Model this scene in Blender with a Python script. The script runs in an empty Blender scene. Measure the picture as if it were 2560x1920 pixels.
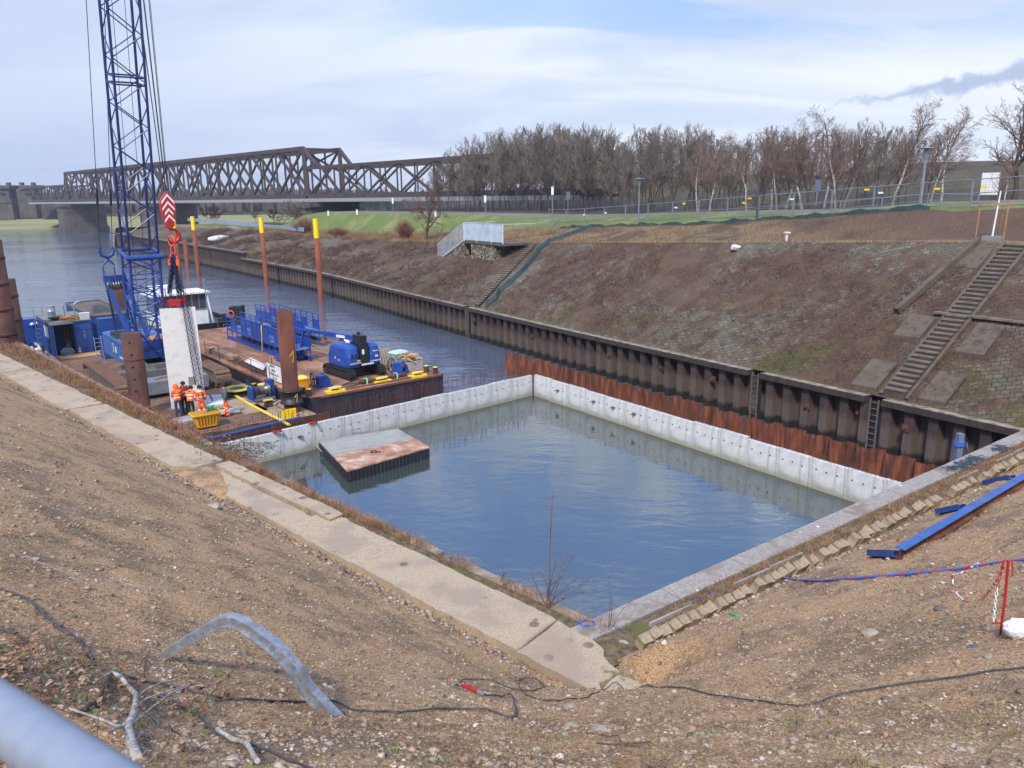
import bpy, math, random
import numpy as np
from mathutils import Vector, Matrix
sc = bpy.context.scene
COL = sc.collection
R = math.radians
# ---------------------------------------------------------------- camera
F = 1911.0; H = 12.0          # focal length in pixels of a 2560 wide picture, eye height above the water
def _n(v): v = np.array(v, float); return v/np.linalg.norm(v)
_up = _n([-101, 7790, 1911.]); _fw = np.array([0, 0, -1.]); _fw = _n(_fw-_fw.dot(_up)*_up); _rt = np.cross(_fw, _up)
CR = np.array([_rt, _fw, _up])   # world = CR @ cam
cam = bpy.data.cameras.new('camera'); camo = bpy.data.objects.new('camera', cam); COL.objects.link(camo)
cam.sensor_width = 36; cam.lens = 36*F/2560; cam.clip_start = .05; cam.clip_end = 6000
m = Matrix([list(CR[i])+[(0, 0, H)[i]] for i in range(3)]+[[0, 0, 0, 1]])
camo.matrix_world = m
cam.dof.use_dof = True; cam.dof.focus_distance = 30; cam.dof.aperture_fstop = 9
sc.camera = camo
sc.view_settings.view_transform = 'Standard'; sc.view_settings.look = 'None'; sc.view_settings.exposure = 0.33
# ---------------------------------------------------------------- world and sun
SUN_EL, SUN_AZ = R(48), R(196)   # azimuth clockwise from +Y
w = bpy.data.worlds.new('World'); sc.world = w; w.use_nodes = True
def build_world():
    nt = w.node_tree; nt.nodes.clear(); N = nt.nodes; L = nt.links
    def nd(t, **k):
        n = N.new(t)
        for a, b in k.items(): setattr(n, a, b)
        return n
    def mth(op, a, b=None, c=None, clamp=False):
        n = nd('ShaderNodeMath', operation=op, use_clamp=clamp)
        for i, v in enumerate((a, b, c)):
            if v is None: continue
            if isinstance(v, (int, float)): n.inputs[i].default_value = v
            else: L.new(v, n.inputs[i])
        return n.outputs[0]
    def mix(f, a, b):
        n = nd('ShaderNodeMix', data_type='RGBA')
        if isinstance(f, (int, float)): n.inputs[0].default_value = f
        else: L.new(f, n.inputs[0])
        for s, v in ((6, a), (7, b)):
            if isinstance(v, tuple): n.inputs[s].default_value = v+(1,)
            else: L.new(v, n.inputs[s])
        return n.outputs[2]
    def noise(vec, scale, det=6, rough=.55, dist=0):
        n = nd('ShaderNodeTexNoise'); L.new(vec, n.inputs['Vector']); n.inputs['Scale'].default_value = scale
        n.inputs['Detail'].default_value = det; n.inputs['Roughness'].default_value = rough; n.inputs['Distortion'].default_value = dist
        return n.outputs['Fac']
    def ramp(v, a, b): return mth('SMOOTHSTEP', v, a, b) if False else _sm(v, a, b)
    def _sm(v, a, b):
        n = nd('ShaderNodeMapRange', interpolation_type='SMOOTHSTEP'); L.new(v, n.inputs[0])
        n.inputs[1].default_value = a; n.inputs[2].default_value = b; return n.outputs[0]
    tc = nd('ShaderNodeTexCoord'); sep = nd('ShaderNodeSeparateXYZ'); L.new(tc.outputs['Generated'], sep.inputs[0])
    X, Y, Z = sep.outputs
    az = mth('ARCTAN2', X, Y)                       # 0 straight ahead, + right
    zc = mth('MAXIMUM', Z, 0.0)
    den = mth('ADD', zc, .16)
    comb = nd('ShaderNodeCombineXYZ'); L.new(mth('DIVIDE', X, den), comb.inputs[0]); L.new(mth('DIVIDE', Y, den), comb.inputs[1])
    mp = nd('ShaderNodeMapping'); L.new(comb.outputs[0], mp.inputs[0]); mp.inputs['Rotation'].default_value = (0, 0, R(-28)); mp.inputs['Scale'].default_value = (.55, 1.25, 1); mp.inputs['Location'].default_value = (3.1, 1.7, 0)
    cloudvec = mp.outputs[0]
    n1 = noise(cloudvec, 1.0, 10, .56, .6); n2 = noise(cloudvec, .8, 7, .55, .5)
    sky = nd('ShaderNodeTexSky', sky_type='NISHITA', sun_disc=False); sky.sun_elevation = SUN_EL; sky.sun_rotation = SUN_AZ
    sky.air_density = 1.0; sky.dust_density = 1.2; sky.ozone_density = 2.0
    skys = nd('ShaderNodeVectorMath', operation='SCALE'); L.new(sky.outputs[0], skys.inputs[0]); skys.inputs['Scale'].default_value = .15
    # cloud brightness: whiter to the right and low, greyer blue to the left
    br = mix(_sm(n2, .36, .62), (.56, .67, .88), (.90, .95, 1.04))
    right = _sm(az, -.55, .35)
    br = mix(right, mix(.55, br, (.55, .65, .87)), br)
    low = _sm(Z, .22, .02)
    warm = mth('MULTIPLY', low, _sm(az, -.15, .5))
    br = mix(mth('MULTIPLY', warm, .7), br, (.86, .92, 1.02))
    lowl = mth('MULTIPLY', low, _sm(az, .0, -.5))
    br = mix(mth('MULTIPLY', lowl, .6), br, (.47, .56, .81))
    # gaps where the blue shows: upper middle and upper right
    hi = mth('MULTIPLY', _sm(Z, .12, .22), _sm(az, -.30, .0))
    gap = mth('MULTIPLY', _sm(n1, .50, .40), hi)
    gap = mth('MULTIPLY', gap, .56)
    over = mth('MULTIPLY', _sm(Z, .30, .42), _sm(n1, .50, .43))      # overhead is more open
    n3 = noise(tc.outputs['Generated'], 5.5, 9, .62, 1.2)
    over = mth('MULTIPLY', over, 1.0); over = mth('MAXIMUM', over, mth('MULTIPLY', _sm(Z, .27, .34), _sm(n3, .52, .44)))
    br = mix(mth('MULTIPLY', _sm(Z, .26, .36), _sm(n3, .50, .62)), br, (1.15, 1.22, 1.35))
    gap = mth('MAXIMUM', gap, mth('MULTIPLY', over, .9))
    col = mix(gap, br, mix(.72, skys.outputs[0], (.22, .50, 1.30)))
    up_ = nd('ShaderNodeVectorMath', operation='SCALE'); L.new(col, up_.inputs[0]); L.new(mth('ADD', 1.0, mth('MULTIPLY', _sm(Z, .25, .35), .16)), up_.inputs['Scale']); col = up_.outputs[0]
    # a low plume of vapour drifting from a far stack
    pl = noise(comb.outputs[0], 2.1, 8, .62, .4); 
    pc = mth('ADD', mth('MULTIPLY', mth('SUBTRACT', az, .36), .13), .092)
    wob = mth('MULTIPLY', mth('SUBTRACT', noise(tc.outputs['Generated'], 30, 6, .62), .5), .040)
    wid = mth('MULTIPLY', _sm(az, .30, .60), .010)
    dz = mth('ABSOLUTE', mth('SUBTRACT', mth('SUBTRACT', Z, pc), wob))
    inside = mth('SUBTRACT', wid, dz)
    pm = mth('MULTIPLY', _sm(inside, -.003, .006), _sm(az, .12, .5))
    pm = mth('MULTIPLY', pm, mth('MULTIPLY', _sm(az, 1.2, .8), .9))
    col = mix(pm, col, (.44, .53, .74))
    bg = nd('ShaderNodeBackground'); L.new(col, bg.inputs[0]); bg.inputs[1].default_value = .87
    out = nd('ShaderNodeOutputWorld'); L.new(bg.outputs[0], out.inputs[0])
build_world()
sl = bpy.data.lights.new('sun', 'SUN'); sl.energy = 3.9; sl.angle = R(9); sl.color = (1, .91, .78)
so = bpy.data.objects.new('sun', sl); COL.objects.link(so)
sd = Vector((math.sin(SUN_AZ)*math.cos(SUN_EL), math.cos(SUN_AZ)*math.cos(SUN_EL), math.sin(SUN_EL)))
so.rotation_euler = sd.to_track_quat('Z', 'Y').to_euler(); so.location = (20, -20, 60)
# ---------------------------------------------------------------- measuring helpers
def ray(x, y): return CR @ np.array([x-1280, 960-y, -F])
def P(x, y, z):
    r = ray(x, y); t = (z-H)/r[2]; return Vector((r[0]*t, r[1]*t, z))
def D(x, y, d):
    r = ray(x, y); r = r/r[1]*d; return Vector((r[0], r[1], H+r[2]))
def proj(p):
    c = CR.T @ (np.array(p, float)-[0, 0, H]); return (1280+F*c[0]/-c[2], 960-F*c[1]/-c[2])
def zat(x, y, py):
    lo, hi = -20, 120
    for _ in range(50):
        mid = (lo+hi)/2
        if proj((x, y, mid))[1] > py: lo = mid
        else: hi = mid
    return lo
def C(r, g, b):
    f = lambda c: (c/255/12.92 if c/255 < .04045 else ((c/255+.055)/1.055)**2.4)
    return (f(r), f(g), f(b))
# ---------------------------------------------------------------- meshes
class MB:
    def __init__(s): s.v = []; s.f = []; s.mi = []; s.m = 0; s.sm = []; s.smooth = False
    def add(s, vs, fs):
        o = len(s.v); s.v += [tuple(v) for v in vs]
        for f in fs: s.f.append(tuple(i+o for i in f)); s.mi.append(s.m); s.sm.append(s.smooth)
        return s
    def box(s, c, d, rz=0, M=None):
        x, y, z = d[0]/2, d[1]/2, d[2]/2
        vs = [Vector((a, b, e)) for a in (-x, x) for b in (-y, y) for e in (-z, z)]
        T = (Matrix.Translation(Vector(c)) @ (M.to_4x4() if M is not None else Matrix.Rotation(rz, 4, 'Z')))
        vs = [T @ v for v in vs]
        return s.add(vs, [(0, 1, 3, 2), (4, 6, 7, 5), (0, 4, 5, 1), (2, 3, 7, 6), (0, 2, 6, 4), (1, 5, 7, 3)])
    def b2(s, a, b):
        a = Vector(a); b = Vector(b); return s.box((a+b)/2, [abs(b[i]-a[i]) for i in range(3)])
    def beam(s, a, b, w, h, up=(0, 0, 1)):
        a = Vector(a); b = Vector(b); d = b-a; l = d.length
        if l < 1e-6: return s
        d.normalize(); up = Vector(up)
        if abs(d.dot(up)) > .99: up = Vector((0, 1, 0))
        x = d.cross(up).normalized(); z = x.cross(d)
        M = Matrix((x, d, z)).transposed()
        return s.box((a+b)/2, (w, l, h), M=M)
    def tube(s, a, b, r, n=6, r2=None, caps=True):
        a = Vector(a); b = Vector(b); d = b-a
        if d.length < 1e-6: return s
        d.normalize(); u = Vector((0, 0, 1)) if abs(d.z) < .9 else Vector((1, 0, 0))
        x = d.cross(u).normalized(); y = d.cross(x); r2 = r if r2 is None else r2
        vs = [a+(x*math.cos(2*math.pi*i/n)+y*math.sin(2*math.pi*i/n))*r for i in range(n)]
        vs += [b+(x*math.cos(2*math.pi*i/n)+y*math.sin(2*math.pi*i/n))*r2 for i in range(n)]
        fs = [(i, (i+1) % n, n+(i+1) % n, n+i) for i in range(n)]
        sm = s.smooth; s.smooth = n > 5; s.add(vs, fs)
        s.smooth = False
        if caps and n > 3: s.add(vs, [tuple(range(n))[::-1], tuple(range(n, 2*n))])
        s.smooth = sm; return s
    def path(s, pts, r, n=6, closed=False):
        pts = [Vector(p) for p in pts]; N = len(pts)
        rr = r if isinstance(r, (list, tuple)) else [r]*N
        prev = None; rings = []
        for i, p in enumerate(pts):
            a = pts[i-1] if (i > 0 or closed) else p; b = pts[(i+1) % N] if (i < N-1 or closed) else p
            d = (b-a)
            d = d.normalized() if d.length > 1e-9 else Vector((0, 0, 1))
            if prev is None:
                u = Vector((0, 0, 1)) if abs(d.z) < .9 else Vector((1, 0, 0)); x = d.cross(u).normalized()
            else:
                x = (prev-d*prev.dot(d)); x = x.normalized() if x.length > 1e-6 else d.orthogonal().normalized()
            prev = x; y = d.cross(x)
            rings.append([p+(x*math.cos(2*math.pi*k/n)+y*math.sin(2*math.pi*k/n))*rr[i] for k in range(n)])
        vs = [v for q in rings for v in q]; fs = []
        for i in range(N if closed else N-1):
            j = (i+1) % N
            for k in range(n): fs.append((i*n+k, i*n+(k+1) % n, j*n+(k+1) % n, j*n+k))
        sm = s.smooth; s.smooth = n > 4; s.add(vs, fs); s.smooth = sm
        if not closed and n > 3: s.add(rings[0][::-1], [tuple(range(n))]); s.add(rings[-1], [tuple(range(n))])
        return s
    def lathe(s, c, prof, n=16, M=None):
        vs = []; c = Vector(c)
        for r, z in prof:
            for k in range(n):
                v = Vector((r*math.cos(2*math.pi*k/n), r*math.sin(2*math.pi*k/n), z))
                vs.append(c+(M @ v if M is not None else v))
        fs = []
        for i in range(len(prof)-1):
            for k in range(n): fs.append((i*n+k, i*n+(k+1) % n, (i+1)*n+(k+1) % n, (i+1)*n+k))
        sm = s.smooth; s.smooth = True; s.add(vs, fs); s.smooth = False
        s.add(vs[:n], [tuple(range(n))[::-1]]); s.add(vs[-n:], [tuple(range(n))]); s.smooth = sm; return s
    def prism(s, poly, z0, z1, M=None):
        n = len(poly); vs = [Vector((p[0], p[1], z0)) for p in poly]+[Vector((p[0], p[1], z1)) for p in poly]
        if M is not None: vs = [M @ v for v in vs]
        return s.add(vs, [tuple(range(n))[::-1], tuple(range(n, 2*n))]+[(i, (i+1) % n, n+(i+1) % n, n+i) for i in range(n)])
    def quad(s, *p): return s.add(p, [tuple(range(len(p)))])
    def build(s, name, mats, parent=None, loc=None, world=True):
        if not s.v: s.v = [(0, 0, 0)]
        if not isinstance(mats, (list, tuple)): mats = [mats]
        me = bpy.data.meshes.new(name); V = np.array(s.v, float)
        if parent is not None and world:
            Mi = np.array(MW[parent.name].inverted()); V = V @ Mi[:3, :3].T + Mi[:3, 3]
        elif loc is not None: V = V-np.array(loc, float)
        me.from_pydata(V.tolist(), [], s.f)
        for k in mats: me.materials.append(k)
        if len(mats) > 1: me.polygons.foreach_set('material_index', s.mi)
        me.polygons.foreach_set('use_smooth', s.sm); me.update()
        o = bpy.data.objects.new(name, me); COL.objects.link(o)
        if parent is not None: o.parent = parent; MW[o.name] = MW[parent.name].copy()
        elif loc is not None: o.location = loc; MW[o.name] = Matrix.Translation(Vector(loc))
        else: MW[o.name] = Matrix.Identity(4)
        return o
MW = {}
def tag(o, label=None, cat=None, group=None, kind=None):
    if label: o['label'] = label
    if cat: o['category'] = cat
    if group: o['group'] = group
    if kind: o['kind'] = kind
    return o
def thing(name, label, cat, loc, rz=0, group=None):
    o = bpy.data.objects.new(name, None); COL.objects.link(o); o.empty_display_size = .2
    o.location = loc; o.rotation_euler = (0, 0, rz); MW[o.name] = Matrix.Translation(Vector(loc)) @ Matrix.Rotation(rz, 4, 'Z')
    return tag(o, label, cat, group)
def children(o): return [c for c in bpy.data.objects if c.parent == o]
def dup(o, parent=None, kids=None):
    c = o.copy(); COL.objects.link(c); c.parent = parent
    for ch in children(o): dup(ch, c)
    return c
def dupt(root, loc, rz, sc_=1, label=None, group=None):
    c = dup(root); c.location = loc; c.rotation_euler = (0, 0, rz); c.scale = (sc_, sc_, sc_) if not isinstance(sc_, tuple) else sc_
    if label: c['label'] = label
    if group: c['group'] = group
    return c
def place(root, loc, rz, sc_=1):
    root.location = loc; root.rotation_euler = (0, 0, rz); root.scale = (sc_, sc_, sc_) if not isinstance(sc_, tuple) else sc_
def struct(o, kind='structure'): o['kind'] = kind; return o
def text_mb(mb, s, size, M, bold=0.0, thick=.004, align='CENTER'):
    cu = bpy.data.curves.new('t', 'FONT'); cu.body = s; cu.size = size; cu.align_x = align; cu.align_y = 'CENTER'; cu.extrude = thick; cu.offset = bold
    ob = bpy.data.objects.new('t', cu); COL.objects.link(ob); me = ob.to_mesh()
    mb.add([M @ v.co for v in me.vertices], [tuple(p.vertices) for p in me.polygons])
    ob.to_mesh_clear(); bpy.data.objects.remove(ob); bpy.data.curves.remove(cu)
def frame(o, xdir, ydir):   # 4x4 with columns x, y, x^y
    x = Vector(xdir).normalized(); y = Vector(ydir).normalized(); z = x.cross(y).normalized(); y = z.cross(x)
    M = Matrix.Identity(4)
    for i in range(3): M[i][0] = x[i]; M[i][1] = y[i]; M[i][2] = z[i]; M[i][3] = o[i]
    return M
# ---------------------------------------------------------------- materials
def mat(name, cols, scale=2.0, rough=.7, metal=0, bump=0, bscale=None, detail=8, dist=0, pos=None, stretch=None, spec=.5, coord='Object'):
    """mottled surface: noise through a ramp of base colours, optional bump"""
    m = bpy.data.materials.new(name); m.use_nodes = True; nt = m.node_tree; N = nt.nodes; L = nt.links
    bs = N['Principled BSDF']; bs.inputs['Roughness'].default_value = rough; bs.inputs['Metallic'].default_value = metal
    bs.inputs['Specular IOR Level'].default_value = spec
    if len(cols) == 1 and not bump: bs.inputs['Base Color'].default_value = cols[0]+(1,); return m
    tc = N.new('ShaderNodeTexCoord'); mp = N.new('ShaderNodeMapping'); L.new(tc.outputs[coord], mp.inputs[0])
    if stretch: mp.inputs['Scale'].default_value = stretch
    if len(cols) > 1:
        nz = N.new('ShaderNodeTexNoise'); nz.inputs['Scale'].default_value = scale; nz.inputs['Detail'].default_value = detail; nz.inputs['Roughness'].default_value = .62; nz.inputs['Distortion'].default_value = dist
        L.new(mp.outputs[0], nz.inputs['Vector']); cr = N.new('ShaderNodeValToRGB'); L.new(nz.outputs['Fac'], cr.inputs[0])
        k = len(cols); pos = pos or [.32+.36*i/(k-1) for i in range(k)]
        cr.color_ramp.elements[0].position = pos[0]; cr.color_ramp.elements[0].color = cols[0]+(1,)
        cr.color_ramp.elements[1].position = pos[-1]; cr.color_ramp.elements[1].color = cols[-1]+(1,)
        for i in range(1, k-1): e = cr.color_ramp.elements.new(pos[i]); e.color = cols[i]+(1,)
        L.new(cr.outputs[0], bs.inputs['Base Color'])
    else: bs.inputs['Base Color'].default_value = cols[0]+(1,)
    if bump:
        n2 = N.new('ShaderNodeTexNoise'); n2.inputs['Scale'].default_value = bscale or scale*6; n2.inputs['Detail'].default_value = 6; n2.inputs['Roughness'].default_value = .65
        L.new(mp.outputs[0], n2.inputs['Vector']); bp = N.new('ShaderNodeBump'); bp.inputs['Distance'].default_value = bump; bp.inputs['Strength'].default_value = 1
        L.new(n2.outputs['Fac'], bp.inputs['Height']); L.new(bp.outputs[0], bs.inputs['Normal'])
    return m
class G:
    """small helper to write node materials"""
    def __init__(s, name, rough=.8):
        s.m = bpy.data.materials.new(name); s.m.use_nodes = True; s.nt = s.m.node_tree; s.N = s.nt.nodes; s.L = s.nt.links
        s.bs = s.N['Principled BSDF']; s.bs.inputs['Roughness'].default_value = rough
        s.tc = s.N.new('ShaderNodeTexCoord'); s.co = s.tc.outputs['Object']
    def _in(s, sock, v):
        if isinstance(v, (int, float)): sock.default_value = v
        elif isinstance(v, tuple): sock.default_value = v+(1,) if len(v) == 3 and len(sock.default_value) == 4 else v
        else: s.L.new(v, sock)
    def map(s, sc_=(1, 1, 1), rot=(0, 0, 0), loc=(0, 0, 0), src=None):
        n = s.N.new('ShaderNodeMapping'); s.L.new(src or s.co, n.inputs[0]); n.inputs['Scale'].default_value = sc_; n.inputs['Rotation'].default_value = rot; n.inputs['Location'].default_value = loc; return n.outputs[0]
    def noise(s, scale, det=6, rough=.6, dist=0, vec=None, out='Fac'):
        n = s.N.new('ShaderNodeTexNoise'); s.L.new(vec or s.co, n.inputs['Vector']); n.inputs['Scale'].default_value = scale; n.inputs['Detail'].default_value = det; n.inputs['Roughness'].default_value = rough; n.inputs['Distortion'].default_value = dist; return n.outputs[out]
    def vor(s, scale, vec=None, feat='F1', out='Distance', rnd=1):
        n = s.N.new('ShaderNodeTexVoronoi'); n.feature = feat; s.L.new(vec or s.co, n.inputs['Vector']); n.inputs['Scale'].default_value = scale; n.inputs['Randomness'].default_value = rnd; return n.outputs[out]
    def sm(s, v, a, b, lo=0, hi=1):
        n = s.N.new('ShaderNodeMapRange'); n.interpolation_type = 'SMOOTHSTEP'; s.L.new(v, n.inputs[0])
        for i, q in ((1, a), (2, b), (3, lo), (4, hi)): n.inputs[i].default_value = q
        return n.outputs[0]
    def math(s, op, a, b=0., c=None):
        n = s.N.new('ShaderNodeMath'); n.operation = op; s._in(n.inputs[0], a); s._in(n.inputs[1], b)
        if c is not None: s._in(n.inputs[2], c)
        return n.outputs[0]
    def mix(s, f, a, b, mode='MIX'):
        n = s.N.new('ShaderNodeMix'); n.data_type = 'RGBA'; n.blend_type = mode; s._in(n.inputs[0], f); s._in(n.inputs[6], a); s._in(n.inputs[7], b); return n.outputs[2]
    def ramp(s, v, stops):
        n = s.N.new('ShaderNodeValToRGB'); s.L.new(v, n.inputs[0]); e = n.color_ramp.elements
        e[0].position = stops[0][0]; e[0].color = stops[0][1]+(1,); e[1].position = stops[-1][0]; e[1].color = stops[-1][1]+(1,)
        for p, c in stops[1:-1]: q = e.new(p); q.color = c+(1,)
        return n.outputs[0]
    def xyz(s, src=None):
        n = s.N.new('ShaderNodeSeparateXYZ'); s.L.new(src or s.co, n.inputs[0]); return n.outputs
    def bump(s, h, dist, st=1):
        n = s.N.new('ShaderNodeBump'); s.L.new(h, n.inputs['Height']); n.inputs['Distance'].default_value = dist; n.inputs['Strength'].default_value = st; s.L.new(n.outputs[0], s.bs.inputs['Normal']); return n
    def base(s, c): s._in(s.bs.inputs['Base Color'], c); return s.m
M_rust = mat('rust', [C(60, 34, 26), C(92, 50, 36), C(118, 68, 48)], 1.3, .85, 0, .004, 30, stretch=(1, 1, .35))
M_rustdark = mat('rust_dark', [C(48, 30, 26), C(78, 48, 38), C(100, 62, 46)], 1.6, .8, 0, .004, 25, stretch=(1, 1, .3))
M_rustpole = mat('rust_pole', [C(96, 50, 32), C(128, 68, 44), C(112, 58, 38)], 1.1, .85, 0, .002, 25, stretch=(1, 1, .3))
M_orange = mat('rust_bright', [C(52, 34, 30), C(98, 54, 38), C(142, 80, 52)], 2.2, .9, 0, .006, 25, stretch=(1.6, 1.6, .3), pos=[.34, .5, .66])
M_yellow = mat('yellow_paint', [C(240, 205, 20), C(225, 190, 25)], 3, .45)
M_yelrope = mat('yellow_hose', [C(214, 190, 80), C(190, 165, 60)], 3, .6)
M_blue = mat('blue_paint', [C(24, 54, 122), C(36, 70, 142), C(30, 60, 118)], 1.5, .45, 0, .001, 20)
M_bluedk = mat('blue_paint_weathered', [C(20, 44, 105), C(32, 66, 140), C(44, 78, 142)], 1.7, .5, 0, .001, 20)
M_bluelt = mat('blue_paint_faded', [C(52, 88, 150), C(66, 104, 166), C(44, 76, 136)], 1.5, .5, 0, .001, 20)
M_black = mat('black_steel', [C(24, 26, 32), C(38, 40, 48)], 3, .5)
M_rubber = mat('rubber', [C(30, 30, 32), C(48, 47, 46)], 4, .8)
M_white = mat('white_paint', [C(225, 228, 232), C(205, 208, 212)], 2, .45)
M_galv = mat('galvanised', [C(120, 128, 140), C(160, 168, 180), C(135, 142, 152)], 4, .42, .6)
M_grey = mat('grey_paint', [C(96, 102, 112), C(120, 126, 134)], 2, .55)
M_steel = mat('steel', [C(90, 92, 96), C(120, 122, 126)], 6, .4, .7)
M_conc = mat('concrete_new', [C(176, 180, 184), C(200, 202, 204), C(188, 190, 192)], 1.2, .8, 0, .002, 30)
M_oldconc = mat('concrete_old', [C(110, 108, 104), C(140, 136, 130), C(160, 156, 150)], 1.4, .9, 0, .006, 22)
M_red = mat('red_paint', [C(178, 34, 28), C(150, 28, 24)], 3, .45)
M_wood = mat('timber', [C(122, 98, 74), C(150, 122, 92), C(168, 142, 112)], 3, .8, 0, .003, 30, stretch=(1, 1, .3))
M_bark = mat('bark', [C(58, 47, 42), C(84, 68, 60), C(72, 60, 52)], 3, .9)
M_twig = mat('twig', [C(74, 54, 48), C(104, 78, 68), C(90, 66, 58)], .4, .9)
M_birch = mat('birch_bark', [C(60, 52, 48), C(205, 202, 196), C(228, 226, 222)], 6, .7, pos=[.40, .47, .65], stretch=(.6, .6, 2))
M_glass = mat('glass', [C(60, 72, 84)], 1, .08)
# ================================================================ the setting: ground, water, walls
rnd = random.Random(5)
from mathutils import noise as _nz
def fn(x, y, s, o=0): return _nz.noise((x*s, y*s, o))
def fbm(x, y, s, o=0, k=4):
    a, t = 1, 0
    for i in range(k): t += a*_nz.noise((x*s, y*s, o+i*7.3)); a *= .5; s *= 2.03
    return t
V2 = lambda x, y: np.array([x, y], float)
K0 = V2(.86, 13.37); A1 = V2(-.72, .694); A2 = V2(.817, .577)      # the inner corner of the near slope and the two quay directions
N1 = V2(.694, .72); N2 = V2(-.577, .817)                            # towards the water
def ndist(x, y):
    p = V2(x, y)-K0; d1 = -p.dot(N1); d2 = -p.dot(N2); a1 = p.dot(A1); a2 = p.dot(A2)
    if d1 <= 0 and d2 <= 0: return max(d1, d2)
    c = []
    c.append(abs(d1) if a1 > 0 else math.hypot(*p)); c.append(abs(d2) if a2 > 0 else math.hypot(*p))
    return min(c)
_sa, _sb = V2(0, 14.2)+A1*-2.55+N1*.42, V2(0, 14.2)+N1*.6
def segd(x, y):
    p = V2(x, y); d = _sb-_sa; t = min(1, max(0, (p-_sa).dot(d)/d.dot(d))); return float(np.linalg.norm(p-_sa-d*t))
def nz_(x, y, lumps=True):
    d = ndist(x, y)
    if d < 0: return 2.62+.02*d
    z = 2.62+.62*d
    if x < 4.5 and 10.5 < y < 16: z = min(z, 2.60+1.5*max(0, segd(x, y)-.74))
    if z > 10.05: z = 10.05+.25*(1-math.exp(-(z-10.05)/.5))
    # a shallow gutter of rubble at the toe
    z -= .12*math.exp(-((d-.3)/.35)**2)
    if lumps:
        z += (.12*fbm(x, y, .45, 1)+.05*fbm(x, y, 2.0, 5, 3))*min(1, d/1.2)
        z += .018*_nz.noise((x*9, y*9, 3.3))
    return z
def near_ground():
    mb = MB(); mb.smooth = True
    n = 330
    t = np.linspace(-1, 1, n); k = 3.6
    xs = 75*np.sinh(k*t)/math.sinh(k)+1.0; ys = 75*np.sinh(k*np.linspace(-.86, 1, n))/math.sinh(k)+6.0
    idx = -np.ones((n, n), int)
    for i, x in enumerate(xs):
        for j, y in enumerate(ys):
            if ndist(x, y) > -1.1: idx[i, j] = len(mb.v); mb.v.append((x, y, nz_(x, y)))
    for i in range(n-1):
        for j in range(n-1):
            q = (idx[i, j], idx[i+1, j], idx[i+1, j+1], idx[i, j+1])
            if min(q) >= 0: mb.f.append(tuple(int(a) for a in q)); mb.mi.append(0); mb.sm.append(True)
    g = G('gravel_soil', .95)
    c1 = g.noise(.55, 7, .65); c2 = g.noise(2.6, 8, .7); c3 = g.noise(28, 5, .7)
    sand = g.mix(g.sm(c3, .35, .65), C(150, 116, 82), C(198, 162, 120))
    dirt = g.mix(g.sm(c3, .3, .7), C(92, 72, 54), C(156, 128, 98))
    col = g.mix(g.sm(g.math('ADD', g.math('MULTIPLY', c1, .6), g.math('MULTIPLY', c2, .4)), .41, .53), dirt, sand)
    v = g.vor(34, out='Color'); vd = g.vor(34); cell = g.N.new('ShaderNodeSeparateColor'); g.L.new(v, cell.inputs[0])
    peb = g.math('MULTIPLY', g.sm(cell.outputs[0], .60, .64), g.sm(vd, .50, .38))
    pc = g.ramp(cell.outputs[1], [(0, C(96, 86, 78)), (.35, C(150, 132, 112)), (.7, C(186, 172, 152)), (1, C(214, 206, 194))])
    col = g.mix(g.math('MULTIPLY', peb, .8), col, pc)
    moss = g.math('MULTIPLY', g.sm(g.noise(.8, 6, .7, vec=g.map(loc=(7, 3, 1))), .61, .69), g.sm(c3, .48, .58))
    col = g.mix(g.math('MULTIPLY', moss, .8), col, C(72, 90, 38))
    g.base(col)
    h = g.math('ADD', g.math('MULTIPLY', peb, .7), g.math('MULTIPLY', c3, .9)); h = g.math('ADD', h, g.math('MULTIPLY', g.noise(90, 3), .3))
    g.bump(h, .04, 1)
    return struct(mb.build('ground', g.m))
near_ground()
M_slab = None
def slab_material():
    g = G('footpath_concrete', .92)
    a = g.noise(.7, 6, .6); b = g.noise(24, 8, .72); c = g.noise(90, 3)
    col = g.mix(g.sm(b, .3, .7), C(132, 117, 99), C(182, 166, 143))
    col = g.mix(g.sm(a, .46, .60), col, g.mix(b, C(116, 104, 90), C(168, 152, 134)))
    st = g.vor(1.7); stn = g.noise(5, 4)
    wet = g.math('MULTIPLY', g.sm(g.math('ADD', st, g.math('MULTIPLY', stn, .12)), .30, .24), g.sm(g.noise(.33, 2, vec=g.map(loc=(2.2, 8, 0))), .46, .53))
    col = g.mix(g.math('MULTIPLY', wet, .75), col, C(84, 70, 60))
    m = g.sm(g.math('ADD', g.noise(1.1, 7, .7, vec=g.map(loc=(9, 1, 4))), g.math('MULTIPLY', b, .2)), .72, .78)
    col = g.mix(g.math('MULTIPLY', m, .8), col, C(84, 92, 46))
    g.base(col); g.bump(g.math('ADD', g.math('MULTIPLY', b, .6), g.math('MULTIPLY', c, .5)), .007); return g.m
M_slab = slab_material()
def Lp(a, o): p = V2(0, 14.2)+A1*a+N1*o; return (p[0], p[1])
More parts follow.
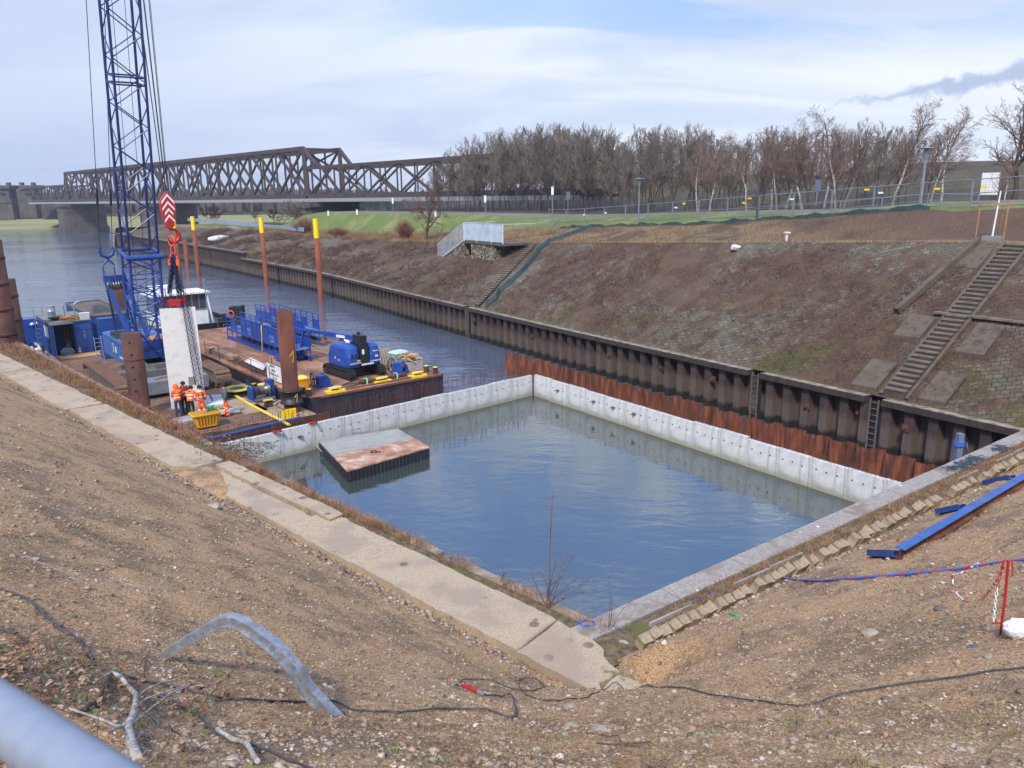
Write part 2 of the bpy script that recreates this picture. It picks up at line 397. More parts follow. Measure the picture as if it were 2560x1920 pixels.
def slab(name, poly, zt, th=.22, kind=True):
    """poly of (a, o); its sides are roughened"""
    pts = []
    for i in range(len(poly)):
        a = V2(*poly[i]); b = V2(*poly[(i+1) % len(poly)]); n = max(1, int(np.linalg.norm(b-a)/.22))
        for k in range(n):
            q = a+(b-a)*k/n; j = .028
            pts.append(Lp(q[0]+rnd.uniform(-j, j), q[1]+rnd.uniform(-j, j)))
    mb = MB(); n = len(pts); top = [(x, y, zt+.012*fn(x, y, .8)) for x, y in pts]
    cx = sum(p[0] for p in pts)/n; cy = sum(p[1] for p in pts)/n
    ins = [(x+(cx-x)*.0+(.018 if cx > x else -.018), y+(.018 if cy > y else -.018), z+.0) for x, y, z in top]
    low = [(x, y, z-.03) for x, y, z in top]; bot = [(x, y, z-th) for x, y, z in top]
    vs = ins+low+bot; fs = [tuple(range(n))]
    for i in range(n):
        j = (i+1) % n
        fs += [(i, n+i, n+j, j), (n+i, 2*n+i, 2*n+j, n+j)]
    # orientation
    ar = sum(pts[i][0]*pts[(i+1) % n][1]-pts[(i+1) % n][0]*pts[i][1] for i in range(n))
    if ar < 0: fs = [f[::-1] for f in fs]
    mb.add(vs, fs)
    return mb
pth = [([(-2.80, -.12), (-2.44, -.06), (-2.04, .3), (-2.05, .84), (-2.48, .92), (-3.01, .58)], 2.76), ([(-2.40, -.06), (-1.57, .03), (-.05, -.03), (.10, 1.48), (-.9, 1.42), (-1.3, 1.28), (-1.5, 1.06), (-2.0, .86), (-1.97, .3)], 2.79),
       ([(0, 0), (5.6, -.02), (5.6, 1.5), (.14, 1.5)], 2.79), ([(5.64, 0), (9.3, -.05), (9.3, 1.05), (8.6, 1.1), (8.6, 1.52), (5.64, 1.5)], 2.77),
       ([(9.33, 0), (12.9, .0), (13.4, .3), (15.2, .95), (9.33, .95)], 2.75), ([(8.64, 1.14), (12.6, 1.04), (12.6, 1.62), (8.64, 1.6)], 2.84), ([(12.65, 1.05), (15.8, 1.05), (15.8, 1.6), (12.65, 1.6)], 2.83),
       ([(16.2, .55), (17.0, -.05), (21.5, -.02), (21.3, 1.45), (16.2, 1.5)], 2.8), ([(21.6, -.05), (28.2, 0), (28.0, 1.5), (21.4, 1.47)], 2.78),
       ([(28.3, -.15), (33.6, -.1), (33.6, 1.5), (28.3, 1.45)], 2.80), ([(33.7, -.05), (39.5, .0), (39.5, 1.5), (33.7, 1.5)], 2.78), ([(39.6, 0), (46, 0), (46, 1.5), (39.6, 1.5)], 2.8), ([(46.1, 0), (60, 0), (60, 1.5), (46.1, 1.5)], 2.8)]
pm_ = MB()
for poly, z in pth:
    q = slab('x', poly, z); pm_.add(q.v, q.f)
struct(pm_.build('footpath', M_slab))
# strip of soil between the footpath and the edge of the quay, with the wall below
g = G('quay_soil', .95); b = g.noise(6, 8, .7); a = g.noise(1.2, 5)
col = g.mix(g.sm(b, .3, .7), C(66, 52, 42), C(124, 104, 84)); col = g.mix(g.math('MULTIPLY', g.sm(a, .5, .6), g.sm(b, .4, .6)), col, C(76, 92, 36)); M_soil = g.base(col); g.bump(b, .05)
M_quay = mat('quay_stone', [C(96, 84, 74), C(136, 122, 106), C(158, 146, 130)], 1.5, .9, 0, .01, 12)
mb = MB(); mb.smooth = True
def qoff(a): return 2.25 if a < 16 else (2.25+(a-16)*.045 if a < 50 else 3.8)
aa = [-1.2+i*.5 for i in range(130)]
for i, a in enumerate(aa):
    for k, (o, z) in enumerate([(1.2, 2.66), (1.75, 2.72), (qoff(a)-.34, 2.66), (qoff(a)-.30, 2.62)]):
        p = Lp(a, o); mb.v.append((p[0], p[1], z+(.05*fbm(p[0], p[1], 1.5) if k < 3 else 0)))
    if i:
        for k in range(3): q = (i-1)*4+k; mb.f.append((q, q+4, q+5, q+1)); mb.mi.append(0); mb.sm.append(True)
struct(mb.build('soil_strip', M_soil))
qw = MB()
for i in range(len(aa)-1):
    a, b_ = aa[i], aa[i+1]-.006
    o0, o1 = qoff(a), qoff(b_); dz = rnd.uniform(-.012, .012)
    if 3.6 < a < 4.4: continue
    zt = 2.63+dz
    p = [Lp(a, o0-.36), Lp(b_, o1-.36), Lp(b_, o1), Lp(a, o0)]
    qw.prism(p, 1.9, zt)
pA, pB = Lp(-1.2, 2.2), Lp(63, qoff(63)-.05)
pts = [Lp(a, qoff(a)-.03) for a in aa[::6]]; bk = [Lp(a, qoff(a)-1.2) for a in aa[::6]]
for i in range(len(pts)-1): qw.prism([bk[i], bk[i+1], pts[i+1], pts[i]], -3, 2.2)
C0 = Lp(-.75, 2.25)
tag(qw.build('quay_wall', M_quay), 'low weathered stone quay wall along the footpath beside the basin', 'wall')
# front quay with a concrete coping
E0 = V2(1.45, 15.25); E1 = V2(20.3, 29.0); Ed = (E1-E0)/np.linalg.norm(E1-E0); En = V2(Ed[1], -Ed[0]); EL = np.linalg.norm(E1-E0)
def Fp(t, o): p = E0+Ed*t+En*o; return (p[0], p[1])
g = G('coping', .9); b = g.noise(14, 8, .72); a = g.noise(.8, 5)
col = g.mix(g.sm(b, .3, .7), C(118, 112, 108), C(156, 150, 144)); col = g.mix(g.sm(a, .5, .62), col, C(120, 110, 102))
sp = g.math('MULTIPLY', g.sm(g.vor(2.2), .13, .09), g.sm(g.noise(.5, 2), .5, .56)); col = g.mix(sp, col, C(206, 206, 204)); M_cop = g.base(col); g.bump(b, .008)
mb = MB()
for k in range(9):
    t0, t1 = k*EL/9-(.3 if k == 0 else 0), (k+1)*EL/9-.02+(2.0 if k == 8 else 0)
    mb.prism([Fp(t0, 0), Fp(t1, 0), Fp(t1, .62), Fp(t0, .62)][::-1], 2.1, 2.74+.006*(k % 3))
tag(mb.build('quay_coping', M_cop), 'long grey concrete coping along the front edge of the basin', 'coping')
mb = MB(); mb.prism([Fp(-.6, .06), Fp(EL+6, .06), Fp(EL+6, .9), Fp(-.6, .9)][::-1], -3, 2.15); tag(mb.build('front_quay_wall', M_quay), 'stone wall under the concrete coping at the front of the basin', 'wall')
mb = MB(); mb.smooth = True
for i in range(60):
    t = -.8+i*(EL+8)/59
    for k, (o, z) in enumerate([(.58, 2.66), (.75, 2.72), (1.0, 2.7), (1.5, 2.62)]):
        p = Fp(t, o); mb.v.append((p[0], p[1], z+.04*fbm(p[0], p[1], 2)))
    if i:
        for k in range(3): q = (i-1)*4+k; mb.f.append((q, q+1, q+5, q+4)); mb.mi.append(0); mb.sm.append(True)
struct(mb.build('verge', M_soil))
mb = MB(); 
for i in range(16):
    t = 1.2+i*1.45
    if rnd.random() < .4: a = Fp(t, .96); b_ = Fp(t+1.38, .96+rnd.uniform(-.03, .03)); mb.beam((a[0], a[1], 2.74), (b_[0], b_[1], 2.72), .05, .09)
tag(mb.build('edging_kerb', M_oldconc), 'thin concrete edging half buried in the verge behind the coping', 'kerb')
# ---------------------------------------------------------------- far bank
W = np.array([(33, 10), (26, 20.5), (20.3, 29), (3.5, 54.5), (-10.2, 76.3), (-25, 100.5), (-44.8, 128), (-103, 206)], float)
ang = math.atan2(.81, .585)
SS = [0]
for i in range(1, len(W)): SS.append(SS[-1]+np.linalg.norm(W[i]-W[i-1]))
SS = np.array(SS)-SS[2]
def offl(w_):
    out = []
    for i in range(len(W)):
        ds = []
        if i > 0: ds.append(_n(W[i]-W[i-1]))
        if i < len(W)-1: ds.append(_n(W[i+1]-W[i]))
        d = _n(sum(ds)); nn = V2(d[1], -d[0]); out.append(W[i]+nn*w_/nn.dot(V2(ds[0][1], -ds[0][0])))
    return np.array(out)
_oc = {}
def FB(s, w_):
    """point at distance s along the far wall and w behind it"""
    if w_ not in _oc: _oc[w_] = offl(w_)
    O = _oc[w_]; i = min(max(int(np.searchsorted(SS, s))-1, 0), len(SS)-2); u = (s-SS[i])/(SS[i+1]-SS[i]); p = O[i]+(O[i+1]-O[i])*u; return p
def hit(x, y, w_):
    O = offl(w_); r = ray(x, y)
    for i in range(len(O)-1):
        a, b_ = O[i], O[i+1]; d = b_-a
        t, u = np.linalg.solve(np.array([[r[0], -d[0]], [r[1], -d[1]]]), a)
        if (u >= 0 or i == 0) and (u <= 1 or i == len(O)-2) and t > 0: return SS[i]+u*(SS[i+1]-SS[i]), H+t*r[2]
def tab(w_, pts, extra=()):
    r = sorted([hit(x, y, w_) for x, y in pts]+list(extra)); s = np.array([a for a, _ in r]); z = np.array([b_ for _, b_ in r])
    return lambda q: float(np.interp(q, s, z))
z_w = lambda s: 2.75 if s < 117 else 3.75
z1 = tab(10.3, [(2540, 611), (2450, 605), (2000, 606), (1700, 606), (1350, 607), (974, 603), (830, 596), (700, 584), (600, 575)], [(-30, 9.5), (240, 5.4)])
z2 = tab(18, [(2384, 529), (2312, 521), (2167, 532), (2033, 543), (1900, 551), (1754, 561), (1611, 564), (1463, 568), (1200, 580), (1060, 586), (860, 588), (714, 577)], [(-30, 11.3), (5, 11.2), (200, 5.5), (240, 5.5)])
z3 = tab(23, [(2312, 510), (2033, 530), (1800, 532), (1463, 541), (1320, 542), (1100, 536), (800, 531)], [(-30, 11.8), (0, 11.5), (148, 8.6), (160, 5.8), (240, 5.4)])
zP = lambda s: z3(s)+.12 if s < 145 else max(5.6, z3(s)-.1)
z70 = tab(75, [(1516, 447), (1675, 442), (1833, 437), (2113, 424), (2438, 399), (2560, 404)], [(-60, 24), (62, 14.0), (90, 8.5), (240, 5.0)])
def loft(name, rows, m, smax=222, step=1.0, amp=.1, sc_=.6, kind='structure', s0=-14):
    """rows: list of (w, zfunc)"""
    mb = MB(); mb.smooth = True; ss = np.arange(s0, smax, step); nr = len(rows)
    for i, s in enumerate(ss):
        for k, (w_, zf) in enumerate(rows):
            p = FB(s, w_); z = zf(s); e = 0 if k in (0, nr-1) else 1
            mb.v.append((p[0], p[1], z+e*amp*fbm(p[0], p[1], sc_)))
        if i:
            for k in range(nr-1): q = (i-1)*nr+k; mb.f.append((q, q+nr, q+nr+1, q+1)[::-1]); mb.mi.append(0); mb.sm.append(True)
    return mb.build(name, m)
def lerprows(w0, za, w1, zb, n): return [(w0+(w1-w0)*i/n, (lambda s, t=i/n: za(s)*(1-t)+zb(s)*t)) for i in range(n+1)]
# stone pitched slope overgrown with brambles
g = G('bramble_slope', .95)
mp = g.map(rot=(0, 0, R(34.5)))
br = g.N.new('ShaderNodeTexBrick'); g.L.new(mp, br.inputs['Vector']); br.inputs['Scale'].default_value = 2.6; br.inputs['Mortar Size'].default_value = .045; br.inputs['Color1'].default_value = C(96, 94, 82)+(1,); br.inputs['Color2'].default_value = C(132, 126, 110)+(1,); br.inputs['Mortar'].default_value = C(34, 30, 26)+(1,); br.inputs['Mortar Smooth'].default_value = .3; br.inputs['Bias'].default_value = -.2
br.inputs['Brick Width'].default_value = .9; br.inputs['Row Height'].default_value = .62
nA = g.noise(.13, 6, .65); nB = g.noise(1.1, 8, .72); nC = g.noise(9, 6, .75); 
stone = g.mix(g.sm(nB, .35, .7), br.outputs['Color'], C(100, 92, 78))
br2 = g.mix(g.sm(nC, .3, .7), C(40, 30, 24), C(104, 80, 64)); br2 = g.mix(g.sm(g.noise(.5, 4), .45, .6), br2, g.mix(nC, C(62, 48, 38), C(116, 94, 72)))
cov = g.math('ADD', g.math('ADD', g.math('MULTIPLY', nA, .55), g.math('MULTIPLY', nB, .5)), g.math('MULTIPLY', nC, .25))
z = g.xyz()[2]
cov = g.math('SUBTRACT', cov, g.sm(z, 7.6, 9.0, 0, .06))
col = g.mix(g.sm(cov, .585, .655), stone, br2)
mo = g.math('MULTIPLY', g.sm(z, 5.2, 3.4), g.sm(g.noise(.32, 6, .7, vec=g.map(loc=(4, 9, 0))), .50, .6)); col = g.mix(g.math('MULTIPLY', mo, .7), col, g.mix(nC, C(52, 54, 22), C(96, 98, 44)))
M_slope = g.base(col); g.bump(g.math('ADD', g.math('ADD', g.math('MULTIPLY', nC, .8), g.math('MULTIPLY', nB, .6)), g.math('MULTIPLY', br.outputs['Fac'], -.25)), .16)
struct(loft('slope', lerprows(.25, z_w, 10.3, z1, 14), M_slope, amp=.13, sc_=.9))
g = G('dry_grass', .95); a = g.noise(.25, 6, .6); b = g.noise(5, 8, .75)
col = g.mix(g.sm(b, .3, .7), C(78, 62, 44), C(150, 126, 90)); col = g.mix(g.sm(a, .5, .62), col, g.mix(b, C(46, 40, 34), C(92, 82, 62)))
xg = g.xyz()[0]; col = g.mix(g.sm(xg, 14, 27), col, g.mix(b, C(62, 46, 38), C(106, 80, 64)))
M_dry = g.base(col); g.bump(b, .12)
M_prom = mat('promenade', [C(92, 76, 58), C(128, 106, 82), C(112, 100, 70)], .8, .95, 0, .03, 6)
struct(loft('promenade', [(10.3, z1), (10.9, lambda s: z1(s)+.04), (12, lambda s: z1(s)+.05)], M_prom, amp=.03))
struct(loft('upper_bank', lerprows(12, lambda s: z1(s)+.05, 18, z2, 5), M_dry, amp=.22, sc_=.35))
g = G('lawn', .95); a = g.noise(.22, 6, .6); b = g.noise(6, 8, .75)
col = g.mix(g.sm(b, .3, .7), C(62, 76, 30), C(106, 122, 58)); col = g.mix(g.sm(a, .48, .66), col, g.mix(b, C(84, 88, 44), C(142, 140, 84))); M_lawn = g.base(col); g.bump(b, .06)
struct(loft('lawn', lerprows(18, z2, 23, z3, 3), M_lawn, amp=.06))
M_road = mat('gravel_road', [C(88, 85, 80), C(118, 113, 106)], .6, .95, 0, .02, 10)
struct(loft('road', [(23, z3), (25, zP), (31, zP)], M_road, amp=.02, smax=150))
g = G('rough_grass', .95); a = g.noise(.08, 6, .6); b = g.noise(2.5, 8, .75)
col = g.mix(g.sm(b, .3, .7), C(46, 42, 28), C(92, 84, 56)); col = g.mix(g.sm(a, .45, .6), col, g.mix(b, C(40, 32, 27), C(76, 62, 50))); M_rough = g.base(col); g.bump(b, .1)
struct(loft('hill', [(31, zP), (50, lambda s: zP(s)+.2), (62, lambda s: zP(s)*.5+z70(s)*.5), (75, z70), (90, z70), (140, lambda s: z70(s)*.6+2)], M_rough, smax=150, amp=.5, sc_=.1, step=2))
struct(loft('park_ground', [(23, lambda s: z3(s)), (27, lambda s: 5.6), (60, lambda s: 5.4), (150, lambda s: 5.5), (500, lambda s: 5.4), (1500, lambda s: 5.0)], mat('park_grass', [C(92, 108, 52), C(120, 130, 74), C(104, 102, 70)], .1, .95), smax=222, s0=144, amp=.1, sc_=.1, step=3))
# river bank closing the harbour mouth
mb = MB(); mb.smooth = True
tip = FB(222, 0); dirw = _n(W[-1]-W[-2]); nn = V2(dirw[1], -dirw[0])
for i in range(30):
    t = 0 if i == 0 else 3+i*i*1.1
    for (o, z) in [(14, -.4), (7, 2.6), (1, 4.4), (-3, 5.2)]:
        p = tip+nn*t+dirw*(o*(.35 if i == 0 else 1))-(dirw*.3 if i == 0 else 0); mb.v.append((p[0], p[1], z+.2*fbm(p[0], p[1], .2)))
    if i:
        for k in range(3): q = (i-1)*4+k; mb.f.append((q, q+1, q+5, q+4)[::-1]); mb.mi.append(0); mb.sm.append(True)
struct(mb.build('river_bank', M_dry))
# ---------------------------------------------------------------- water
def water(name, basecol, waves, dist, stretch=(1, 1, 1), rough=.03, rot=0, ruffle=False):
    g = G(name, rough); g.bs.inputs['IOR'].default_value = 2.35; g.bs.inputs['Specular IOR Level'].default_value = .5
    g.bs.inputs['Base Color'].default_value = basecol+(1,)
    v = g.map(sc_=stretch, rot=(0, 0, rot)); h = None
    for (sc1, amp, d) in waves:
        q = g.math('MULTIPLY', g.noise(sc1, d, .5, .3, vec=v), amp); h = q if h is None else g.math('ADD', h, q)
    if ruffle:
        h = g.math('MULTIPLY', h, g.sm(g.noise(.035, 4, .6, vec=g.map(loc=(3, 5, 0))), .35, .62, .35, 1.0))
    g.bump(h, dist); return g.m
bp = [Lp(-3, -1), Lp(25, 1.5), Lp(20, 4.2)]
M_w2 = water('basin_water', C(52, 62, 60), [(.45, 1.0, 2), (1.6, .34, 3), (5, .07, 2)], .020, rot=R(30), stretch=(.8, 1.7, 1))
M_w1 = water('river_water', C(74, 84, 104), [(.25, 1.2, 2), (1.1, .9, 4), (4.5, .22, 3)], .08, rot=R(-30), stretch=(.6, 1.6, 1), rough=.05, ruffle=True)
mb = MB(); mb.quad((-1800, -60, -.004), (400, -60, -.004), (400, 1700, -.004), (-1800, 1700, -.004)); struct(mb.build('river', M_w1))
mb = MB(); mb.quad((1.45, 14.6, 0), (16.2, 25.6, 0), (15.0, 26.9, 0), (1.35, 46.0, 0), (-14.4, 31.8, 0)); struct(mb.build('basin_water', M_w2))
# ---------------------------------------------------------------- far sheet pile wall
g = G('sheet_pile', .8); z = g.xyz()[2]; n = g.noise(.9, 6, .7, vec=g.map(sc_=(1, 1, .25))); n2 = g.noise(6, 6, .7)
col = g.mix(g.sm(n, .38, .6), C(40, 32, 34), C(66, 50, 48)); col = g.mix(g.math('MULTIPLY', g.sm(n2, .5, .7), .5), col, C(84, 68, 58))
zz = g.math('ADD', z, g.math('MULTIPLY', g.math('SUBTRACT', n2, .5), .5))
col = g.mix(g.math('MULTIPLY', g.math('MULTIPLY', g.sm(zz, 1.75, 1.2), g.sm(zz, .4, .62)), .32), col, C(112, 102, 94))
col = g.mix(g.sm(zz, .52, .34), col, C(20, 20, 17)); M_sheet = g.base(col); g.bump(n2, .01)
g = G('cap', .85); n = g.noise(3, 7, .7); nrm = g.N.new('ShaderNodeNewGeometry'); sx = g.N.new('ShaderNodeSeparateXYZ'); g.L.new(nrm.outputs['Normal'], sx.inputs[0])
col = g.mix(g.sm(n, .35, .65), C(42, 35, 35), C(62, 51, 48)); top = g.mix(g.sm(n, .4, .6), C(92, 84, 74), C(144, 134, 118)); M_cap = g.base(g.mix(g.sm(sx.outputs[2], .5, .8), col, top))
far = thing('sheet_pile_quay_wall', 'long dark corrugated steel quay wall with ladders along the opposite bank', 'wall', (20.3, 29, 0))
def sheet(s0, s1, w_, ztop, zbot, period, depth, zj=0):
    mb = MB(); s = s0; pr = []
    k = 0
    while s < s1:
        for (ds, o) in [(0, 0), (.40, 0), (.46, depth), (.94, depth)]: pr.append((s+ds*period, o))
        s += period
    off = 0
    for i in range(len(pr)-1):
        (sa, oa), (sb, ob) = pr[i], pr[i+1]
        a = FB(sa, w_); b_ = FB(sb, w_); d = _n(b_-a); nn = V2(d[1], -d[0]); a = a+nn*oa; b_ = b_+nn*ob
        if i % 4 == 0: off = rnd.uniform(-zj, zj)
        mb.quad((a[0], a[1], zbot), (b_[0], b_[1], zbot), (b_[0], b_[1], ztop+off), (a[0], a[1], ztop+off))
    return mb
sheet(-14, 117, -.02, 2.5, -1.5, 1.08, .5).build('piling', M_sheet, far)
mb = MB()
s = -14; lad = [hit(1891, 927, 0)[0], hit(2190, 990, 0)[0], hit(1168, 765, 0)[0]]
k = 0
while s < 117:
    e = s+6.0
    segs = [(s, e-.02)]
    for l in lad:
        segs = [q for (a, b_) in segs for q in (((a, l-.42), (l+.42, b_)) if a < l < b_ else ((a, b_),))]
    for a, b_ in segs:
        p, q = FB(a, .12), FB(b_, .12); mb.beam((p[0], p[1], 2.6), (q[0], q[1], 2.6), .70, .30)
    s = e
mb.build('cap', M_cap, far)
for l in lad:
    mb = MB()
    for d in (-.2, .2):
        p = FB(l+d, -.06); mb.box((p[0], p[1], 1.2), (.06, .06, 2.9), rz=math.atan2(-.83, .55))
    for i in range(9):
        p, q = FB(l-.2, -.06), FB(l+.2, -.06); mb.tube((p[0], p[1], .1+i*.3), (q[0], q[1], .1+i*.3), .018, 5)
    mb.build('ladder', mat('ladder_steel', [C(70, 64, 62), C(112, 100, 92)], 5, .6), far)
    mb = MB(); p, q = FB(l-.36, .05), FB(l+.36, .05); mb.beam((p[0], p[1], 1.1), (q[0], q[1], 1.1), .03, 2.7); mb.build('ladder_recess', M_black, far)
for i, s in enumerate([1.5, 4.7, 7.2, 9.8, 12.4, 16.0, 20.5, 25, 29.5, 34, 38.5, 43]):
    mb = MB(); p = FB(s, -.04 if i % 2 else .3); mb.box((p[0], p[1], 1.55+.1*(i % 3)), (.05, .34, .34), rz=math.atan2(.83, -.55)-math.pi/2)
    d = _n(FB(s+1, 0)-FB(s, 0)); nn = V2(-d[1], d[0]); mb.tube((p[0], p[1], 1.55+.1*(i % 3)), (p[0]+nn[0]*.16, p[1]+nn[1]*.16, 1.55+.1*(i % 3)), .08, 6)
    mb.build('anchor_plate', M_rustdark, far)
mw = thing('upper_sheet_pile_wall', 'taller length of dark sheet pile wall where the harbour meets the river', 'wall', (-44.8, 128, 0))
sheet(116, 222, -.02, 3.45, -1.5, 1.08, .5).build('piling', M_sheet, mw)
mb = MB(); s = 116
while s < 222: p, q = FB(s, .12), FB(s+8, .12); mb.beam((p[0], p[1], 3.6), (q[0], q[1], 3.6), .66, .3); s += 8
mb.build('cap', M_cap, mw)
# rusty cofferdam sheet piles standing in the water
RA, RB = V2(-.45, 52.1), V2(16.7, 27.9); Rd = _n(RB-RA); Rn = V2(-Rd[1], Rd[0])
cd = thing('rusty_sheet_piles', 'bright rusty row of low sheet piles between the white panels and the dark wall', 'sheet piling', (RA[0], RA[1], 0))
mb = MB(); s = 0; LR = np.linalg.norm(RB-RA); pr = []
while s < LR:
    for ds, o in [(0, 0), (.5, 0), (.62, -.3), (1.1, -.3)]: pr.append((s+ds, o))
    s += 1.24
zt = 1.5
for i in range(len(pr)-1):
    (a, oa), (b_, ob) = pr[i], pr[i+1]; p = RA+Rd*a-Rn*oa; q = RA+Rd*b_-Rn*ob
    if i % 4 == 2: zt = 1.5+rnd.uniform(-.06, .06)
    mb.quad((p[0], p[1], -1), (q[0], q[1], -1), (q[0], q[1], zt), (p[0], p[1], zt))
    mb.beam((p[0], p[1], zt), (q[0], q[1], zt), .02, .014)
mb.build('piling', M_orange, cd)
# ---------------------------------------------------------------- precast panels
g = G('precast', .8); a = g.noise(.9, 5, .6); b = g.noise(7, 7, .7); z = g.xyz()[2]
col = g.mix(g.sm(a, .35, .65), C(168, 172, 176), C(204, 207, 208)); col = g.mix(g.math('MULTIPLY', g.sm(b, .52, .72), .3), col, C(150, 146, 134))
col = g.mix(g.math('MULTIPLY', g.sm(g.noise(1.0, 6, .65, vec=g.map(sc_=(4, 4, .35))), .52, .68), .5), col, C(132, 126, 110))
zz = g.math('ADD', z, g.math('MULTIPLY', g.noise(1.5, 5), .3))
col = g.mix(g.math('MULTIPLY', g.sm(zz, .55, .2), .75), col, C(128, 124, 96)); M_pre = g.base(col); g.bump(b, .004)
M_hole = mat('dark_hole', [C(16, 16, 17)], rough=.9)
M_bar = mat('rebar', [C(72, 40, 32), C(104, 58, 42), C(56, 34, 30)], 2.5, .9)
Kc = V2(1.3, 45.9)
def panel_row(A, B, n, inward, tall, label, group, w0=None):
    A = np.array(A, float); B = np.array(B, float); d = _n(B-A); L_ = np.linalg.norm(B-A); w_ = L_/n; inn = np.array(inward, float)
    for i in range(n):
        a = A+d*(i*w_+.012); b_ = A+d*((i+1)*w_-.012); mid = (a+b_)/2; dz = rnd.uniform(-.03, .03)+(.06 if (not tall and i in (8, 9)) else 0)
        r = thing('concrete_panel', label(i, n), 'concrete panel', (mid[0], mid[1], 0), math.atan2(d[1], d[0]), group)
        mb = MB(); th = .22; off = inn*rnd.uniform(-.02, .02)
        q = [a+off, b_+off, b_-inn*th+off, a-inn*th+off]; ar = sum(q[j][0]*q[(j+1) % 4][1]-q[(j+1) % 4][0]*q[j][1] for j in range(4))
        if ar < 0: q = q[::-1]
        mb.prism([tuple(x) for x in q], -1.5, 1.3+dz); mb.build('face', M_pre, r)
        for k in range(3):
            mb = MB(); p = a+(b_-a)*(.2+.3*k)+off; zc = .88-.02*k+rnd.uniform(-.02, .02)
            mb.tube((p[0], p[1], zc), (p[0]+inn[0]*.006, p[1]+inn[1]*.006, zc), .036, 10); mb.build('hole', M_hole, r)
        mb = MB(); nb = 11 if not tall else 12
        for k in range(nb):
            for rr in ((0, 1) if not tall else (0, 1, 2)):
                p = a+(b_-a)*((k+.5+rnd.uniform(-.2, .2))/nb)-inn*(.06+.1*rr)
                if tall: h = [.12, rnd.uniform(.6, .95), rnd.uniform(.3, .9)][rr]; lean = .05; p = p-inn*(.16*rr)
                else: h = .13 if rr == 0 else rnd.uniform(.14, .3); lean = .02
                if tall and rr and rnd.random() < .22: continue
                if tall and rr and rnd.random() < .05: lean = .35
                mb.tube((p[0], p[1], 1.28), (p[0]+rnd.uniform(-lean, lean), p[1]+rnd.uniform(-lean, lean), 1.3+dz+h), .009 if tall else .008, 4, caps=False)
            if not tall and rnd.random() < .8:
                p = a+(b_-a)*(k+.5)/nb-inn*.75; mb.tube((p[0], p[1], 0.1), (p[0]+rnd.uniform(-.04, .04)+(.3 if rnd.random() < .06 else 0), p[1]+rnd.uniform(-.04, .04), 1.75+rnd.uniform(-.2, .25)), .009, 4, caps=False)
        if tall:
            for zz_ in (1.6, 1.95):
                p, q = a-inn*.3, b_-inn*.3
                if rnd.random() < .7: mb.tube((p[0], p[1], zz_), (q[0], q[1], zz_+rnd.uniform(-.05, .05)), .008, 4, caps=False)
        mb.build('starter_bars', M_bar, r)
        if i in ((9, 11, 12) if tall else (1, 3, 4, 5)):
            mb = MB(); p = a+(b_-a)*.5+off+inn*.03; mb.b2((p[0]-.1, p[1]-.1, .8), (p[0]+.1, p[1]+.1, .86)); mb.tube((p[0], p[1], .85), (p[0]+inn[0]*.3, p[1]+inn[1]*.3, .83), .015, 6); mb.build('bracket', M_steel, r)
ordn = ['first', 'second', 'third', 'fourth', 'fifth', 'sixth', 'seventh', 'eighth', 'ninth', 'tenth', 'eleventh', 'twelfth', 'thirteenth', 'fourteenth', 'fifteenth', 'sixteenth', 'seventeenth', 'eighteenth', 'nineteenth', 'twentieth']
panel_row(Kc+V2(.13, -.19)*.4, (15.1, 26.2), 15, (-.82, -.573), False, lambda i, n: 'white concrete panel with short rebar, %s from the far basin corner along the rusty piles' % ordn[i], 'precast panels in front of the rusty sheet piles')
panel_row(Kc-V2(.74, .67)*.05, (-14.6, 31.6), 13, (.67, -.742), True, lambda i, n: 'white concrete panel topped by tall rebar, %s from the far basin corner beside the barges' % ordn[i], 'precast panels between the basin and the barges')
# ================================================================ barges, crane and everything on them
TH = math.atan2(.632, .775); BA = V2(-11.3, 40.4); BU = V2(.775, .632); BV = V2(-.632, .775)
def BP(x, y, z=0): p = BA+BU*x+BV*y; return Vector((p[0], p[1], z))
def BT(name, label, cat, x, y, z, rot=0, group=None): return thing(name, label, cat, BP(x, y, z), TH+rot, group)
def LB(mb, name, mats, parent): return mb.build(name, mats, parent, world=False)
X, Y_, Z = Vector((1, 0, 0)), Vector((0, 1, 0)), Vector((0, 0, 1))
DZ = 1.4; PZ = .75
M_deck = mat('rusty_deck', [C(96, 64, 52), C(136, 94, 72), C(164, 128, 104)], .55, .85, 0, .003, 12, dist=.6, stretch=(1.6, .6, 1))
M_hull = mat('hull_paint', [C(26, 28, 38), C(40, 42, 52), C(70, 66, 66)], 1.4, .55, stretch=(1, 1, .5), pos=[.3, .6, .85])
M_bargetrim = mat('trim_rust', [C(84, 54, 42), C(120, 76, 54)], 2, .8)
b = BT('deck_barge', 'flat barge with a rust brown steel deck and dark hull carrying the boom lift', 'barge', 0, 0, 0)
mb = MB(); W_ = 9.25; L_ = 27.5; rr = .9
poly = [(rr-rr*math.sin(t), rr-rr*math.cos(t)) for t in [i*math.pi/2/8 for i in range(9)]][::-1]
poly = poly+[(W_-.25, 0), (W_, .25), (W_, L_), (0, L_)]
mb.prism(poly, -.8, DZ-.03); LB(mb, 'hull', M_hull, b)
mb = MB(); mb.prism(poly, DZ-.026, DZ); LB(mb, 'deck', M_deck, b)
mb = MB(); mb.beam((0.9, -.03, DZ-.06), (W_-.3, -.03, DZ-.06), .06, .12); mb.beam((-.03, .9, DZ-.06), (-.03, L_, DZ-.06), .06, .12)
mb.beam((1.6, .33, DZ+.04), (W_-1, .33, DZ+.04), .05, .07); LB(mb, 'rubbing_strip', M_bargetrim, b)
